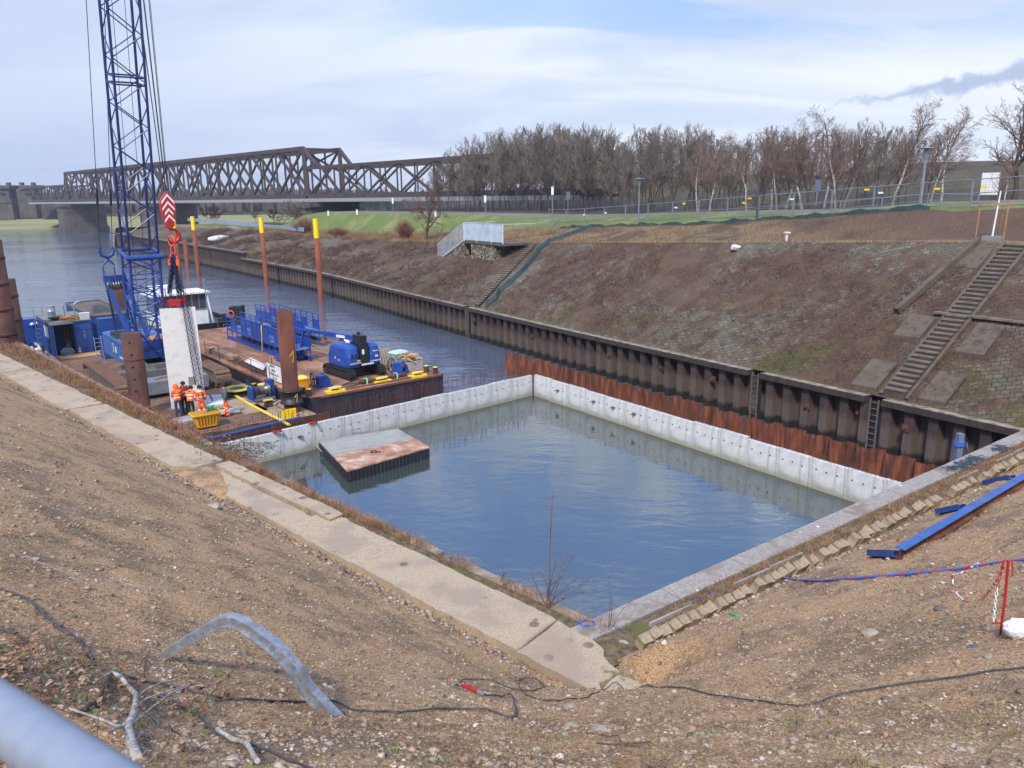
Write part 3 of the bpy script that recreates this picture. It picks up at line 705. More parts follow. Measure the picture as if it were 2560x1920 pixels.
for (x, y) in [(.38, 1.15), (.42, .45), (8.55, 1.05), (8.75, .35), (.5, 16.5)]:
    mb = MB(); mb.lathe((x, y, DZ), [(.16, 0), (.15, .38), (.155, .40)], 14); bo = LB(mb, 'bollard', M_rustdark, b)
    mb = MB(); mb.lathe((x, y, DZ+.401), [(.155, 0), (.15, .03), (.06, .035)], 14); LB(mb, 'cap', M_yelrope, bo)
for (x, y) in [(1.95, .3), (5.15, .62), (7.5, .4), (1.1, 24.3)]:
    mb = MB(); mb.box((x, y-.12, DZ+.06), (1.05, .26, .12)); mb.box((x, y+.3, DZ+.03), (.9, .3, .06)); fr = LB(mb, 'fairlead', M_yellow, b)
    mb = MB(); n = 18; pl = [(x+.42*math.cos(2*math.pi*i/n)+.0, y+.02+.19*math.sin(2*math.pi*i/n)) for i in range(n)]; mb.prism(pl, DZ+.22, DZ+.29)
    LB(mb, 'plate', mat('fairlead_plate', [C(214, 202, 110), C(190, 176, 80)], 3, .6), fr)
    mb = MB(); mb.box((x, y+.02, DZ+.17), (.4, .2, .11)); LB(mb, 'neck', M_black, fr)
# timber decked pontoon
g = G('crane_mats', .9); xyz = g.xyz(); yy = g.math('ADD', g.math('MULTIPLY', xyz[1], .985), g.math('MULTIPLY', xyz[0], .17))
st = g.math('FRACT', g.math('MULTIPLY', yy, 2.7)); gapm = g.math('ADD', g.sm(st, .16, .03), g.sm(st, .84, .97)); fl = g.math('FLOOR', g.math('MULTIPLY', yy, 2.7))
cmb = g.N.new('ShaderNodeCombineXYZ'); g.L.new(fl, cmb.inputs[0]); wn = g.N.new('ShaderNodeTexWhiteNoise'); wn.noise_dimensions = '1D'; g.L.new(fl, wn.inputs['W'])
n = g.noise(2.2, 8, .7, vec=g.map(sc_=(.5, 3, 1)))
col = g.mix(g.sm(n, .3, .7), C(84, 62, 50), C(146, 118, 96)); col = g.mix(g.math('MULTIPLY', wn.outputs[0], .45), col, C(108, 74, 58)); col = g.mix(g.sm(g.noise(.35, 3), .5, .65), col, C(92, 66, 54))
col = g.mix(g.math('MINIMUM', gapm, 1.0), col, C(26, 22, 20)); M_mats = g.base(col); g.bump(g.math('SUBTRACT', g.math('MULTIPLY', n, .4), gapm), .03)
p = BT('crane_pontoon', 'low pontoon decked with dark timber mats carrying the blue crawler crane', 'pontoon', 0, 0, 0)
mb = MB(); mb.box((-4.0, 19.5, .0), (7.7, 41.2, 1.36)); mb.box((-3.3, -1.08, .0), (7.0, .05, 1.3)); mb.box((-3.55, -1.08, -.05), (7.4, .4, 1.2)); LB(mb, 'hull', M_hull, p)
mb = MB(); mb.box((-4.0, 19.7, .715), (7.5, 40.6, .07)); LB(mb, 'timber_deck', M_mats, p)
mb = MB(); mb.box((-7.95, 19.5, .60), (.16, 41, .42)); LB(mb, 'side_strake', mat('strake', [C(120, 130, 142), C(160, 168, 176), C(96, 84, 74)], 2, .8), p)
mb = MB(); mb.box((-.9, .95, .77), (1.9, 4.2, .04)); mb.box((-2.2, 3.2, .77), (1.3, 3.6, .04)); LB(mb, 'steel_plate', mat('plate_sand', [C(112, 96, 78), C(152, 132, 108), C(130, 112, 92)], 1.5, .85), p)
mb = MB(); mb.box((-.9, -1.26, .42), (3.3, .05, .75)); mb.box((-5.1, -1.26, .3), (5.0, .05, .5)); LB(mb, 'end_plate', M_rustdark, p)
mb = MB(); mb.box((-1.39, 1.9, .95), (.34, .08, .36)); mb.lathe((-1.5, 1.9, .77), [(.09, 0), (.09, .42)], 12); mb.lathe((-1.2, 1.9, .77), [(.09, 0), (.09, .42)], 12); bo = LB(mb, 'double_bollard', M_rustdark, p)
mb = MB(); mb.box((-1.35, 1.9, 1.21), (.52, .24, .05)); LB(mb, 'cap', M_yelrope, bo)
for (x, y) in [(-1.6, 12.2), (-.9, 6.8), (-.35, 6.6)]:
    mb = MB(); mb.lathe((x, y, .77), [(.14, 0), (.1, .06), (.1, .28), (.17, .30), (.17, .34)], 12); bo = LB(mb, 'bollard', M_black, p)
    mb = MB(); mb.lathe((x, y, 1.112), [(.165, 0), (.16, .02)], 12); LB(mb, 'cap', M_yelrope, bo)
# ---------------------------------------------------------------- raft in the basin
r0, r1, r2, r3 = [P(*q, .55) for q in [(796, 1102), (868, 1178), (1074, 1118), (995, 1072)]]
rf = thing('work_raft', 'flat floating raft half grey and half rust in the basin corner', 'raft', (r0[0], r0[1], 0), math.atan2(r3[1]-r0[1], r3[0]-r0[0]))
ctr = (r0+r2)/2
def shr(pts, k): return [(ctr[0]+(q[0]-ctr[0])*k, ctr[1]+(q[1]-ctr[1])*k) for q in pts]
qs = [r0, r1, r2, r3]; mb = MB(); mb.prism(shr(qs, .985), -.4, .5)
n = 22
for i in range(4):
    a, c_ = qs[i], qs[(i+1) % 4]
    for k in range(n):
        t = (k+.5)/n; q = a.lerp(c_, t); q = ctr+(q-ctr)*.993; mb.tube((q[0], q[1], -.2), (q[0], q[1], .46), .035, 5)
mb.build('hull', M_hull, rf)
m0 = r0.lerp(r1, .52); m1 = r3.lerp(r2, .52)
M_rg = mat('raft_grey', [C(104, 108, 110), C(134, 136, 134), C(150, 148, 140)], .9, .85, 0, .002, 20); M_rr = mat('raft_rust', [C(118, 84, 68), C(156, 118, 96), C(196, 178, 160)], 1.5, .85, pos=[.32, .5, .72])
mb = MB(); mb.prism([(q[0], q[1]) for q in (r0, m0, m1, r3)], .5, .555); mb.build('grey_deck', M_rg, rf)
a_ = m0.lerp(r1, .02); b_ = m1.lerp(r2, .02)
mb = MB(); mb.prism([(q[0], q[1]) for q in (a_, r1, r2, b_)], .5, .56); mb.build('rusty_deck', M_rr, rf)
mb = MB(); c0 = (m0+r2)/2; mb.path([c0+Vector((math.cos(t*.7)*.25+t*.06-.5, math.sin(t*.9)*.14-.1, .03)) for t in range(8)], .025, 6); mb.build('ring_handle', M_black, rf)
mb = MB(); pts = [r0+Vector((.9, .35, .03)), r0+Vector((.5, .1, .03)), r0+Vector((.0, .1, .06)), r0+Vector((-.1, -.1, -.2)), r0+Vector((.25, -.45, -.42)), r0+Vector((.55, -.75, -.3)), r0+Vector((.75, -.85, -.02))]
mb.path(pts, .022, 6); mb.path([r0+Vector((1.4+.3*math.sin(k*1.9), .9+k*.25, .03)) for k in range(9)], .018, 5)
tag(mb.build('mooring_rope', mat('rope_beige', [C(150, 138, 116), C(176, 164, 140)], 9, .9), loc=r0), 'beige mooring rope looped over the edge of the grey raft deck', 'rope')
# ---------------------------------------------------------------- piles
def pile(name, label, x, y, r, ztop, zbot, m, dirt=None, group=None, extra=None):
    t = thing(name, label, 'pile', (x, y, max(zbot, 0)), 0, group); mb = MB()
    mb.lathe((x, y, 0), [(r, zbot), (r, ztop), (r-.03, ztop+.001)], 28); mb.build('tube', m, t)
    mb = MB(); mb.lathe((x, y, 0), [(r-.025, ztop-.02), (r-.025, ztop-.015)], 24); mb.build('lid', M_rustdark, t)
    return t
px_, py_ = BP(-.72, .15)[:2]; zt = zat(px_, py_, 776)
t = pile('mooring_pile', 'thick rust brown steel pile with a black collar and a yellow number 1', px_, py_, .43, zt, -1, M_rust)
mb = MB(); mb.lathe((px_, py_, 0), [(.62, 1.32), (.62, 1.38), (.55, 1.38), (.55, 1.98), (.64, 1.98), (.64, 2.04), (.44, 2.04)], 28); cl_ = mb.build('collar', M_black, t)
cd_ = _n(V2(-px_, -py_)); tg = V2(-cd_[1], cd_[0])
def one(z, r, a, s):
    m_ = MB(); an = math.atan2(cd_[1], cd_[0])+a
    def q(dx, dz): aa_ = an+dx/r; return (px_+math.cos(aa_)*(r+.006), py_+math.sin(aa_)*(r+.006), z+dz)
    m_.path([q(-.16*s, .02*s), q(.0*s, .22*s), q(.08*s, .34*s), q(.05*s, .0), q(.0*s, -.32*s)], .016, 4); return m_
one(zt-2.45, .43, .55, 1).build('painted_number', M_yelrope, t); one(1.66, .55, .5, .75).build('painted_number', M_yelrope, cl_)
mb = MB(); mb.lathe((px_, py_, 0), [(.3, zt), (.3, zt+.02)], 12); mb.path([(px_-.1, py_, zt), (px_-.08, py_, zt+.1), (px_+.02, py_, zt+.12), (px_+.06, py_, zt)], .02, 6); mb.build('lifting_lug', M_rustdark, t)
x2, y2 = P(347, 985, 1.9)[:2]; zt2 = zat(x2, y2, 832)
t = pile('mooring_pile', 'dark brown pitted steel pile standing in front of the crane', x2, y2, .50, zt2, -1, M_rustdark)
for i in range(6):
    mb = MB(); an = math.atan2(-y2, -x2)-.25+.06*(i % 2); z_ = zt2-.45-i*.66; mb.tube((x2+math.cos(an)*.49, y2+math.sin(an)*.49, z_), (x2+math.cos(an)*.505, y2+math.sin(an)*.505, z_), .06, 10); mb.build('drain_hole', M_hole, t)
mb = MB(); mb.lathe((x2, y2, 0), [(.505, zt2-1.45), (.515, zt2-1.43), (.515, zt2-1.40), (.505, zt2-1.38)], 28); mb.build('weld_seam', M_rustdark, t)
x3, y3 = P(312, 850, .4)[:2]; pile('mooring_pile', 'dark brown pile standing beyond the blue crane', x3, y3, .62, zat(x3, y3, 688), -1, M_rustdark)
for i, (pxb, pyb, pyt, r) in enumerate([(16, 870, 600, .78), (34, 850, 698, .72)]):
    q = P(pxb, pyb, 2.4); x_, y_ = q[0], q[1]
    z_ = zat(x_, y_, pyt); t = pile('dolphin_pile', ['huge dark rusty pile at the left edge of the photo, the nearer one', 'shorter dark rusty pile just behind the huge one at the left edge'][i], x_, y_, r, z_, -1, M_rustdark, group='piles at the left edge')
    for k in range(4):
        mb = MB(); zz = z_-1.3-k*1.7; mb.lathe((x_, y_, 0), [(r, zz), (r+.04, zz+.02), (r+.04, zz+.2), (r, zz+.22)], 24); mb.build('band', M_rustdark, t)
# mooring poles out in the harbour
for i, (xb, yb, yt, ymark, r, lab) in enumerate([(803, 750, 547, 590, .31, 'rust brown mooring pole with a yellow top, the nearest in the harbour'), (667, 714, 544, 577, .31, 'rust brown mooring pole with a yellow top, second nearest in the harbour'),
        (497, 690, 541, 570, .31, 'rust brown mooring pole with a yellow top, third from the near end of the row'), (450, 690, 549, 565, .31, 'yellow topped mooring pole half hidden behind the crane hook'), (469, 668, 600, None, .36, 'short bare rusty pole without paint behind the crane hook')]):
    q = P(xb, yb, 0); z_ = zat(q[0], q[1], yt); t = pile('mooring_pole', lab, q[0], q[1], r, z_, -1, M_rustpole, group='mooring poles in the harbour')
    if ymark:
        zm = zat(q[0], q[1], ymark+5); mb = MB(); mb.lathe((q[0], q[1], 0), [(r+.012, zm), (r+.012, z_+.01)], 24); mb.build('yellow_band', M_yellow, t)
# black timber dolphin with lifebuoy
q = P(596, 812, 0); zt = zat(q[0], q[1], 765)
t = thing('timber_dolphin', 'black timber dolphin post in the water behind the gangways', 'dolphin', (q[0], q[1], 0))
mb = MB()
for i in range(4): 
    for j in range(3): mb.box((q[0]-.48+i*.32, q[1]-.3+j*.3, zt/2-.3+rnd.uniform(-.05, .05)), (.30, .28, zt+.6))
mb.build('posts', M_black, t)
mb = MB(); n = 20; mb.path([(q[0]-.45+.30*math.cos(2*math.pi*k/n), q[1]-.55, zt*.62+.30*math.sin(2*math.pi*k/n)) for k in range(n)], .075, 8, closed=True)
tag(mb.build('lifebuoy', mat('buoy_red', [C(196, 80, 56)], rough=.6), loc=(q[0]-.45, q[1]-.55, zt*.62)), 'red lifebuoy ring hanging on the black timber dolphin', 'lifebuoy')
# ---------------------------------------------------------------- crawler crane
cx, cy = -4.15, 12.8
M_pad = mat('track_pads', [C(84, 62, 52), C(122, 92, 76), C(104, 84, 74)], 2, .85)
M_frame = mat('track_frame', [C(66, 70, 74), C(96, 98, 98), C(84, 70, 60)], 2, .8)
cr = BT('crawler_crane', 'blue crawler crane with lattice boom standing on the timber pontoon', 'crane', cx, cy, PZ)
def track(xc, y0, y1, w_, h, z0, pads, npad):
    rad = h/2; mb = MB(); L = y1-y0-h; per = 2*L+2*math.pi*rad
    for k in range(npad):
        d = per*k/npad
        if d < L: y, z, a = y0+rad+d, z0+h, 0
        elif d < L+math.pi*rad: t = (d-L)/rad; y, z, a = y1-rad+rad*math.sin(t), z0+rad+rad*math.cos(t), -t
        elif d < 2*L+math.pi*rad: y, z, a = y1-rad-(d-L-math.pi*rad), z0, math.pi
        else: t = (d-2*L-math.pi*rad)/rad; y, z, a = y0+rad-rad*math.sin(t), z0+rad-rad*math.cos(t), math.pi-t
        M = Matrix.Rotation(a, 3, 'X'); mb.box((xc, y, z), (w_, per/npad*.78, .06), M=M); mb.box(Vector((xc, y, z))+M @ Vector((0, 0, .035)), (w_, per/npad*.25, .05), M=M)
    return mb
for sx in (-2.95, 2.6):
    f = MB(); f.box((sx, .1, .55), (.55, 7.4, .55)); f.lathe((sx-.3, 4.0, .5), [(.42, 0), (.42, .6)], 16, M=Matrix.Rotation(math.pi/2, 3, 'Y')); f.lathe((sx-.3, -3.8, .5), [(.42, 0), (.42, .6)], 16, M=Matrix.Rotation(math.pi/2, 3, 'Y'))
    for k in range(11): f.lathe((sx-.3, -3.1+k*.62, .2), [(.2, 0), (.2, .6)], 12, M=Matrix.Rotation(math.pi/2, 3, 'Y'))
    fo = LB(f, 'track_frame', M_frame, cr); LB(track(sx, -4.5, 4.6, .95, 1.0, .05, None, 62), 'track_pads', M_pad, fo)
mb = MB(); mb.box((0, 0, .72), (4.9, 1.1, .5)); mb.box((0, .2, .85), (2.6, 3.6, .5)); mb.lathe((0, 0, 1.1), [(1.2, 0), (1.2, .3)], 24); LB(mb, 'undercarriage', M_frame, cr)
mb = MB(); mb.box((-.1, -3.7, .62), (3.6, 1.5, .75)); mb.box((-.1, -4.47, .62), (.3, .08, .9)); ce = LB(mb, 'front_counterweight', M_grey, cr)
mb = MB()
for k in range(7): mb.box((-.9+.3*k, -3.8+.1*(k % 3), 1.03), (.6, .18, .06), rz=.3*k)
LB(mb, 'stacked_timber', mat('hot_timber', [C(138, 84, 54), C(170, 110, 76)], 3, .8), ce)
hx0, hx1 = -1.65, 1.1; hz0, hz1 = 1.22, 2.6
mb = MB(); mb.box((-1.15, 3.6, (hz0+hz1)/2), (1.05, 5.6, hz1-hz0)); mb.box((.75, 3.9, (hz0+hz1)/2), (1.0, 5.0, hz1-hz0)); mb.box((-.1, 5.7, 1.9), (2.9, 1.2, 1.5)); mb.box((-.1, 2.2, 1.3), (1.2, 6, .2)); ho = LB(mb, 'machinery_house', M_bluelt, cr)
mb = MB()
for k in range(3): mb.box((-1.677, 1.4+k*1.15, 2.38), (.008, .8, .035)); mb.box((-1.677, 1.4+k*1.15, 2.27), (.008, .8, .035))
LB(mb, 'vent_slots', M_black, ho)
mb = MB(); mb.box((-1.68, 3.6, 1.95), (.012, .30, .55)); LB(mb, 'window_frame', M_white, ho); mb = MB(); mb.box((-1.69, 3.6, 1.95), (.01, .18, .42)); LB(mb, 'window_pane', M_bluedk, ho)
mb = MB(); mb.box((-1.68, 2.85, 1.9), (.01, .28, .38)); mb.box((-1.68, 1.6, 1.55), (.01, .8, .09)); LB(mb, 'label_plate', M_white, ho)
mb = MB(); mb.box((-1.1, 3.6, 2.66), (1.0, 1.6, .12)); 
for k in range(12): mb.box((-1.1, 2.9+k*.13, 2.80), (.95, .03, .22))
LB(mb, 'cooling_grille', M_steel, ho)
mb = MB(); mb.box((-.4, .95, 1.6), (2.5, .10, .95)); mb.box((-.4, .9, 2.1), (2.6, .16, .08)); LB(mb, 'front_plate', M_blue, cr)
mb = MB(); mb.lathe((-1.0, 1.5, 2.35), [(.34, 0), (.34, 1.9)], 20, M=Matrix.Rotation(math.pi/2, 3, 'Y')); wd = LB(mb, 'winch_drum', M_steel, cr)
mb = MB(); 
for k in range(10): mb.lathe((.1+k*.07, 1.5, 2.35), [(.40, 0), (.44, .035), (.40, .07)], 20, M=Matrix.Rotation(math.pi/2, 3, 'Y'))
LB(mb, 'rope_coil', mat('copper_rope', [C(176, 104, 46), C(206, 138, 76)], 8, .45), wd)
cb = MB(); cb.prism([(1.35, -.9), (2.3, -.9), (2.3, .9), (1.35, .9)], 1.25, 2.0); cb.box((1.83, .1, 3.0), (1.05, 1.9, .09)); 
for a, c_ in [(1.35, -.9), (2.3, -.9), (1.35, .9), (2.3, .9)]: cb.box((a, c_, 2.5), (.07, .07, 1.0))
cbo = LB(cb, 'cab', M_white, cr); mb = MB(); mb.box((1.83, 0, 2.48), (.9, 1.76, .9)); LB(mb, 'cab_windows', mat('dark_glass', [C(20, 24, 30)], rough=.1), cbo)
# A-frame at the rear with its sheaves
mb = MB()
for sx in (-.55, .55):
    mb.beam((sx-.3, 2.2, 2.5), (sx-.95, 3.9, 6.4), .16, .26); mb.beam((sx-.3, 5.8, 2.5), (sx-.95, 4.0, 6.3), .12, .16)
mb.tube((-1.6, 3.95, 6.4), (-.3, 3.95, 6.4), .12, 8); mb.box((-.95, 3.95, 6.35), (1.3, .4, .5)); mb.beam((-1.5, 2.0, 2.65), (-.1, 2.0, 2.65), .3, .3); LB(mb, 'gantry', M_blue, cr)
mb = MB()
for k in range(7): mb.lathe((-1.5+k*.16, 3.8, 5.95), [(.08, 0), (.3, .0), (.3, .08)], 14, M=Matrix.Rotation(math.pi/2, 3, 'Y'))
for k in range(10): mb.tube((-1.5+k*.11, 3.8, 5.9), (-1.1+k*.05, 5.3, 2.9), .012, 4)
LB(mb, 'sheave_block', M_steel, cr)
# boom
Minv = MW[cr.name].inverted(); foot = Vector((-.30, .55, 1.35))
SLX = -5.0; hookxy = BP(SLX+.1, 3.9, 0)
def tipfor(T): return Minv @ Vector((hookxy[0], hookxy[1], T))
def boomx(T):
    a = MW[cr.name] @ foot; b_ = Vector((hookxy[0], hookxy[1], T)); lo, hi = 0, 1
    for _ in range(40):
        mid = (lo+hi)/2; q = proj(a.lerp(b_, mid))
        if q[1] > 0: lo = mid
        else: hi = mid
    return proj(a.lerp(b_, lo))[0]
lo, hi = 20, 90
for _ in range(40):
    mid = (lo+hi)/2
    if boomx(mid) > 304: lo = mid
    else: hi = mid
TIPZ = min(max(lo, 28), 60); print('boom tip z', TIPZ, boomx(TIPZ), proj(MW[cr.name] @ foot))
tip_ = tipfor(TIPZ)+Vector((0, .9, 0)); ax = (tip_-foot); BL = ax.length; ax.normalize(); sx_ = X.copy(); sy_ = ax.cross(sx_).normalized(); sx_ = sy_.cross(ax).normalized()
def bpnt(d, a, c_): return foot+ax*d+sx_*a+sy_*c_
secs = [(0, .75, .3), (6.6, .88, .88)]
chord = MB(); brace = MB()
for a in (-1, 1):
    for c_ in (-1, 1):
        chord.tube(bpnt(0, .80*a, .28*c_), bpnt(2.6, .84*a, .86*c_), .085, 8); chord.tube(bpnt(2.6, .84*a, .86*c_), bpnt(6.8, .84*a, .86*c_), .085, 8)
for k in range(5):
    d0 = 2.6+k*.84; d1 = d0+.84; s_ = 1 if k % 2 else -1
    for c_ in (-.86, .86): brace.tube(bpnt(d0, -.84*s_, c_), bpnt(d1, .84*s_, c_), .04, 5, caps=False); brace.tube(bpnt(d0, -.84, c_), bpnt(d0, .84, c_), .035, 5, caps=False)
    for a in (-.84, .84): brace.tube(bpnt(d0, a, -.86*s_), bpnt(d1, a, .86*s_), .04, 5, caps=False); brace.tube(bpnt(d0, a, -.86), bpnt(d0, a, .86), .03, 5, caps=False)
for c_ in (-.28, .28): brace.tube(bpnt(0, -.8, c_), bpnt(2.6, .84, c_*3), .05, 6); brace.tube(bpnt(0, .8, c_), bpnt(2.6, -.84, c_*3), .05, 6)
chord.box(bpnt(1.1, 0, -.35), (1.6, .1, .8)); LB(chord, 'boom_foot_section', M_bluedk, cr); LB(brace, 'boom_foot_lacing', M_bluedk, cr)
mb = MB(); 
for c_ in (-.95, .95): mb.tube(bpnt(7.0, -1.05, c_), bpnt(7.0, 1.05, c_), .17 if c_ < 0 else .1, 10)
for a in (-.95, .95): mb.tube(bpnt(7.0, a, -.95), bpnt(7.0, a, .95), .1, 8)
LB(mb, 'boom_joint', M_blue, cr)
M_boom = mat('boom_blue', [C(16, 36, 88), C(30, 54, 114)], 2, .4)
chord = MB(); brace = MB(); D0, D1 = 7.15, BL-1.5
for a in (-.80, .80):
    for c_ in (-.80, .80): chord.tube(bpnt(D0, a, c_), bpnt(D1, a, c_), .075, 8)
k = 0; d = D0; st_ = 1.2
while d+st_ < D1:
    s_ = 1 if k % 2 else -1
    for c_ in (-.8, .8): brace.tube(bpnt(d, -.8*s_, c_), bpnt(d+st_, .8*s_, c_), .035, 5, caps=False)
    for a in (-.8, .8): brace.tube(bpnt(d, a, -.8*s_), bpnt(d+st_, a, .8*s_), .032, 5, caps=False)
    if k % 9 == 8:
        for dd in (-.15, .25):
            for c_ in (-.8, .8): brace.tube(bpnt(d+dd, -.8, c_), bpnt(d+dd, .8, c_), .05, 6, caps=False)
            for a in (-.8, .8): brace.tube(bpnt(d+dd, a, -.8), bpnt(d+dd, a, .8), .05, 6, caps=False)
    k += 1; d += st_
LB(chord, 'boom_chords', M_boom, cr); LB(brace, 'boom_lacing', M_boom, cr)
mb = MB(); mb.box(bpnt(BL-.8, 0, -.3), (1.6, 1.4, 1.6)); LB(mb, 'boom_head', M_blue, cr)
# yoke and pendants
yk = Vector((-1.35, 3.2, 8.1)); mb = MB()
for sx in (-.36, .36): mb.tube(yk+Vector((sx, 0, -.05)), yk+Vector((sx, 0, .35)), .09, 8); mb.tube(yk+Vector((sx*.9, .1, -.9)), yk+Vector((sx*.9, .1, -1.9)), .05, 6); mb.tube(yk+Vector((sx, 0, -.8)), yk+Vector((-sx*.2, 0, -.35)), .06, 6)
mb.path([yk+Vector((-.42, 0, .2)), yk+Vector((-.3, 0, -.15)), yk+Vector((0, 0, -.28)), yk+Vector((.3, 0, -.15)), yk+Vector((.42, 0, .2))], .11, 8); LB(mb, 'pendant_yoke', M_blue, cr)
mb = MB()
for sx in (-.36, .36):
    e = bpnt(BL-1, sx*1.6, .8); a0 = yk+Vector((sx, 0, .35)); mb.tube(a0, e, .022, 5)
    for f_ in (.08, .43): q = a0.lerp(e, f_); q2 = a0.lerp(e, f_+.03); mb.tube(q, q2, .07, 6)
LB(mb, 'pendant_rope', M_black, cr)
# hoist ropes and hook block
hz = zat(hookxy[0], hookxy[1], 478); Hk = Minv @ Vector((hookxy[0], hookxy[1], hz))
mb = MB()
for dx in (-.42, 0, .42):
    mb.tube(Hk+Vector((dx*.25, .15*dx, 0)), tipfor(TIPZ)+Vector((dx*1.5, 0, 0)), .02, 5); mb.tube(Hk+Vector((dx*.25, -.1, 0)), tipfor(TIPZ)+Vector((dx*1.5, -.2, 0)), .016, 5)
mb.tube(bpnt(BL-2, .25, -.3), Vector((.2, 1.6, 2.6)), .016, 5); mb.tube(bpnt(BL-2, -.3, .3), Vector((-.4, 1.5, 2.6)), .016, 5); LB(mb, 'hoist_ropes', M_black, cr)
hb = MB(); hp = [(0, 0), (.36, -.5), (.36, -.9), (.23, -1.6), (-.23, -1.6), (-.36, -.9), (-.36, -.5)]
yaw = math.atan2(-hookxy[1], -hookxy[0])+math.pi/2-TH
HM = Matrix.Translation(Hk) @ Matrix.Rotation(yaw+.25, 4, 'Z') @ Matrix.Rotation(math.pi/2, 4, 'X')
hb.prism(hp, -.14, .14, M=HM); hbo = LB(hb, 'hook_block', M_red, cr)
mb = MB()
def chev(y, w_, th_, ww=None):
    for s_ in (-1, 1): mb.prism([(0, y), (s_*w_, y-w_*1.25), (s_*w_, y-w_*1.25-th_), (0, y-th_)][::s_], .142, .150, M=HM)
chev(-.12, .32, .13); chev(-.48, .30, .13); chev(-.83, .2, .13); chev(-1.15, .24, .12)
LB(mb, 'chevron_stripes', M_white, hbo)
mb = MB(); mb.lathe(HM @ Vector((0, -1.66, -.2)), [(.2, 0), (.2, .4)], 16, M=(Matrix.Rotation(yaw+.25, 3, 'Z') @ Matrix.Rotation(math.pi/2, 3, 'X')))
mb.path([HM @ Vector((.3*math.cos(t)*1.0+.12, -2.25+.33*math.sin(t), 0)) for t in [2.0-i*.42 for i in range(13)]], [.06]*3+[.10]*7+[.07, .05, .03], 8)
mb.tube(HM @ Vector((0, -1.7, 0)), HM @ Vector((.0, -1.98, 0)), .09, 8); LB(mb, 'hook', M_red, hbo)
# blue cupboards and ladder behind the crane house are things of their own
# ---------------------------------------------------------------- hanging L element with chains
le = BT('lifted_concrete_element', 'tall pale concrete L element on end, held by chains below the crane hook', 'concrete element', SLX+.05, 4.0, PZ, R(-14))
top = zat(*BP(SLX, 4.1)[:2], 770)-PZ
mb = MB(); mb.prism([(-.9, 0), (.86, 0), (.84, .24), (-.88, .24)], .30, top); LB(mb, 'wall_slab', mat('slab_face', [C(184, 184, 184), C(212, 212, 210), C(196, 196, 194)], 1.3, .8, 0, .002, 18), le)
mb = MB(); mb.box((.75, 1.05, .16), (2.15, 2.4, .26)); LB(mb, 'foot_slab', M_pre, le)
mb = MB()
for i in range(14):
    for yy_ in (.05, .19): mb.tube((-.82+i*.125, yy_, top-.05), (-.82+i*.125+rnd.uniform(-.08, .08), yy_, top+rnd.uniform(.55, 1.15)), .011, 4, caps=False)
LB(mb, 'starter_bars', M_bar, le)
mb = MB(); mb.box((.28, -.006, 1.72), (.36, .008, .46)); pn = LB(mb, 'notice', mat('notice_grey', [C(160, 160, 164)], rough=.7), le)
mb = MB()
for r_ in range(7):
    x_ = .12
    while x_ < .43: w_ = rnd.uniform(.015, .05); mb.box((x_+w_/2, -.012, 1.92-r_*.06), (w_, .003, .028)); x_ += w_+.016
LB(mb, 'notice_print', M_black, pn)
mb = MB(); mb.tube((-.3, -.02, top-1.1), (-.3, 0, top-1.1), .06, 10); mb.tube((.28, -.02, top-.95), (.28, 0, top-.95), .04, 10); LB(mb, 'lifting_socket', M_white, le)
def chain(mb, a, b_, lk=.14, r=.019, wd=.05):
    a = Vector(a); b_ = Vector(b_); d = b_-a; n = int(d.length/lk); d.normalize(); u_ = d.orthogonal().normalized(); w_ = d.cross(u_)
    for i in range(n):
        c_ = a+d*(i+.5)*lk; s_ = u_ if i % 2 else w_
        pts = [c_+d*(lk*.62*math.cos(t))+s_*(wd*math.sin(t)) for t in [k*math.pi/4 for k in range(8)]]; mb.path(pts, r, 4, closed=True)
M_chain = mat('chain_blue', [C(18, 30, 66), C(34, 48, 90), C(44, 50, 66)], 12, .4, .5)
lm = MW[le.name]; ring = Vector((hookxy[0], hookxy[1], hz-2.85))
ch = thing('chain_sling', 'bundle of blue lifting chains hanging from the red crane hook', 'chain sling', ring)
M_ored = mat('ring_orange', [C(226, 84, 48)], rough=.45)
mb = MB(); n = 16; mb.path([ring+Vector((.17*math.cos(2*math.pi*k/n), .02, .35+.26*math.sin(2*math.pi*k/n))) for k in range(n)], .035, 6, closed=True); mb.path([ring+Vector((.12*math.cos(2*math.pi*k/n), .05, -.1+.25*math.sin(2*math.pi*k/n))) for k in range(n)], .03, 6, closed=True); mb.build('ring', M_ored, ch)
for s_ in (-1, 1): mb = MB(); mb.box(ring+Vector((.2*s_, 0, -.75)), (.16, .12, .3)); mb.tube(ring+Vector((.2*s_, 0, -.55)), ring+Vector((.08*s_, 0, -.3)), .04, 6); mb.build('shortening_clutch', M_ored, ch)
tw = [lm @ Vector(q) for q in [(.45, -.16, 1.45), (.78, -.12, .55)]]; topw = lm @ Vector((0, 0, top))
for q in tw:
    mb = MB(); mb_top = lm @ Vector((q.x*0+.1, -.1, top+.9)); chain(mb, ring+Vector((0, 0, -.3)), lm @ Vector((.25 if q is tw[0] else .45, -.16, top+.4))); chain(mb, lm @ Vector((.25 if q is tw[0] else .45, -.16, top+.4)), q); mb.build('chain_leg', M_chain, ch)
mb = MB(); rc = random.Random(3)
for i in range(9):
    e = lm @ Vector((-.45+rc.uniform(0, .75), .1+rc.uniform(-.15, .2), top+rc.uniform(.5, .8))); chain(mb, ring+Vector((rc.uniform(-.2, .2), rc.uniform(-.1, .1), -.3-.2*i % .6)), e, .14, .022, .055)
mb.build('chain_bundle', M_chain, ch)
mb = MB(); mb.box(lm @ Vector((-.1, .12, top+.28)), (.7, .3, .3)); mb.box(lm @ Vector((.35, .05, top+.42)), (.2, .2, .4)); mb.build('spreader', M_red, ch)
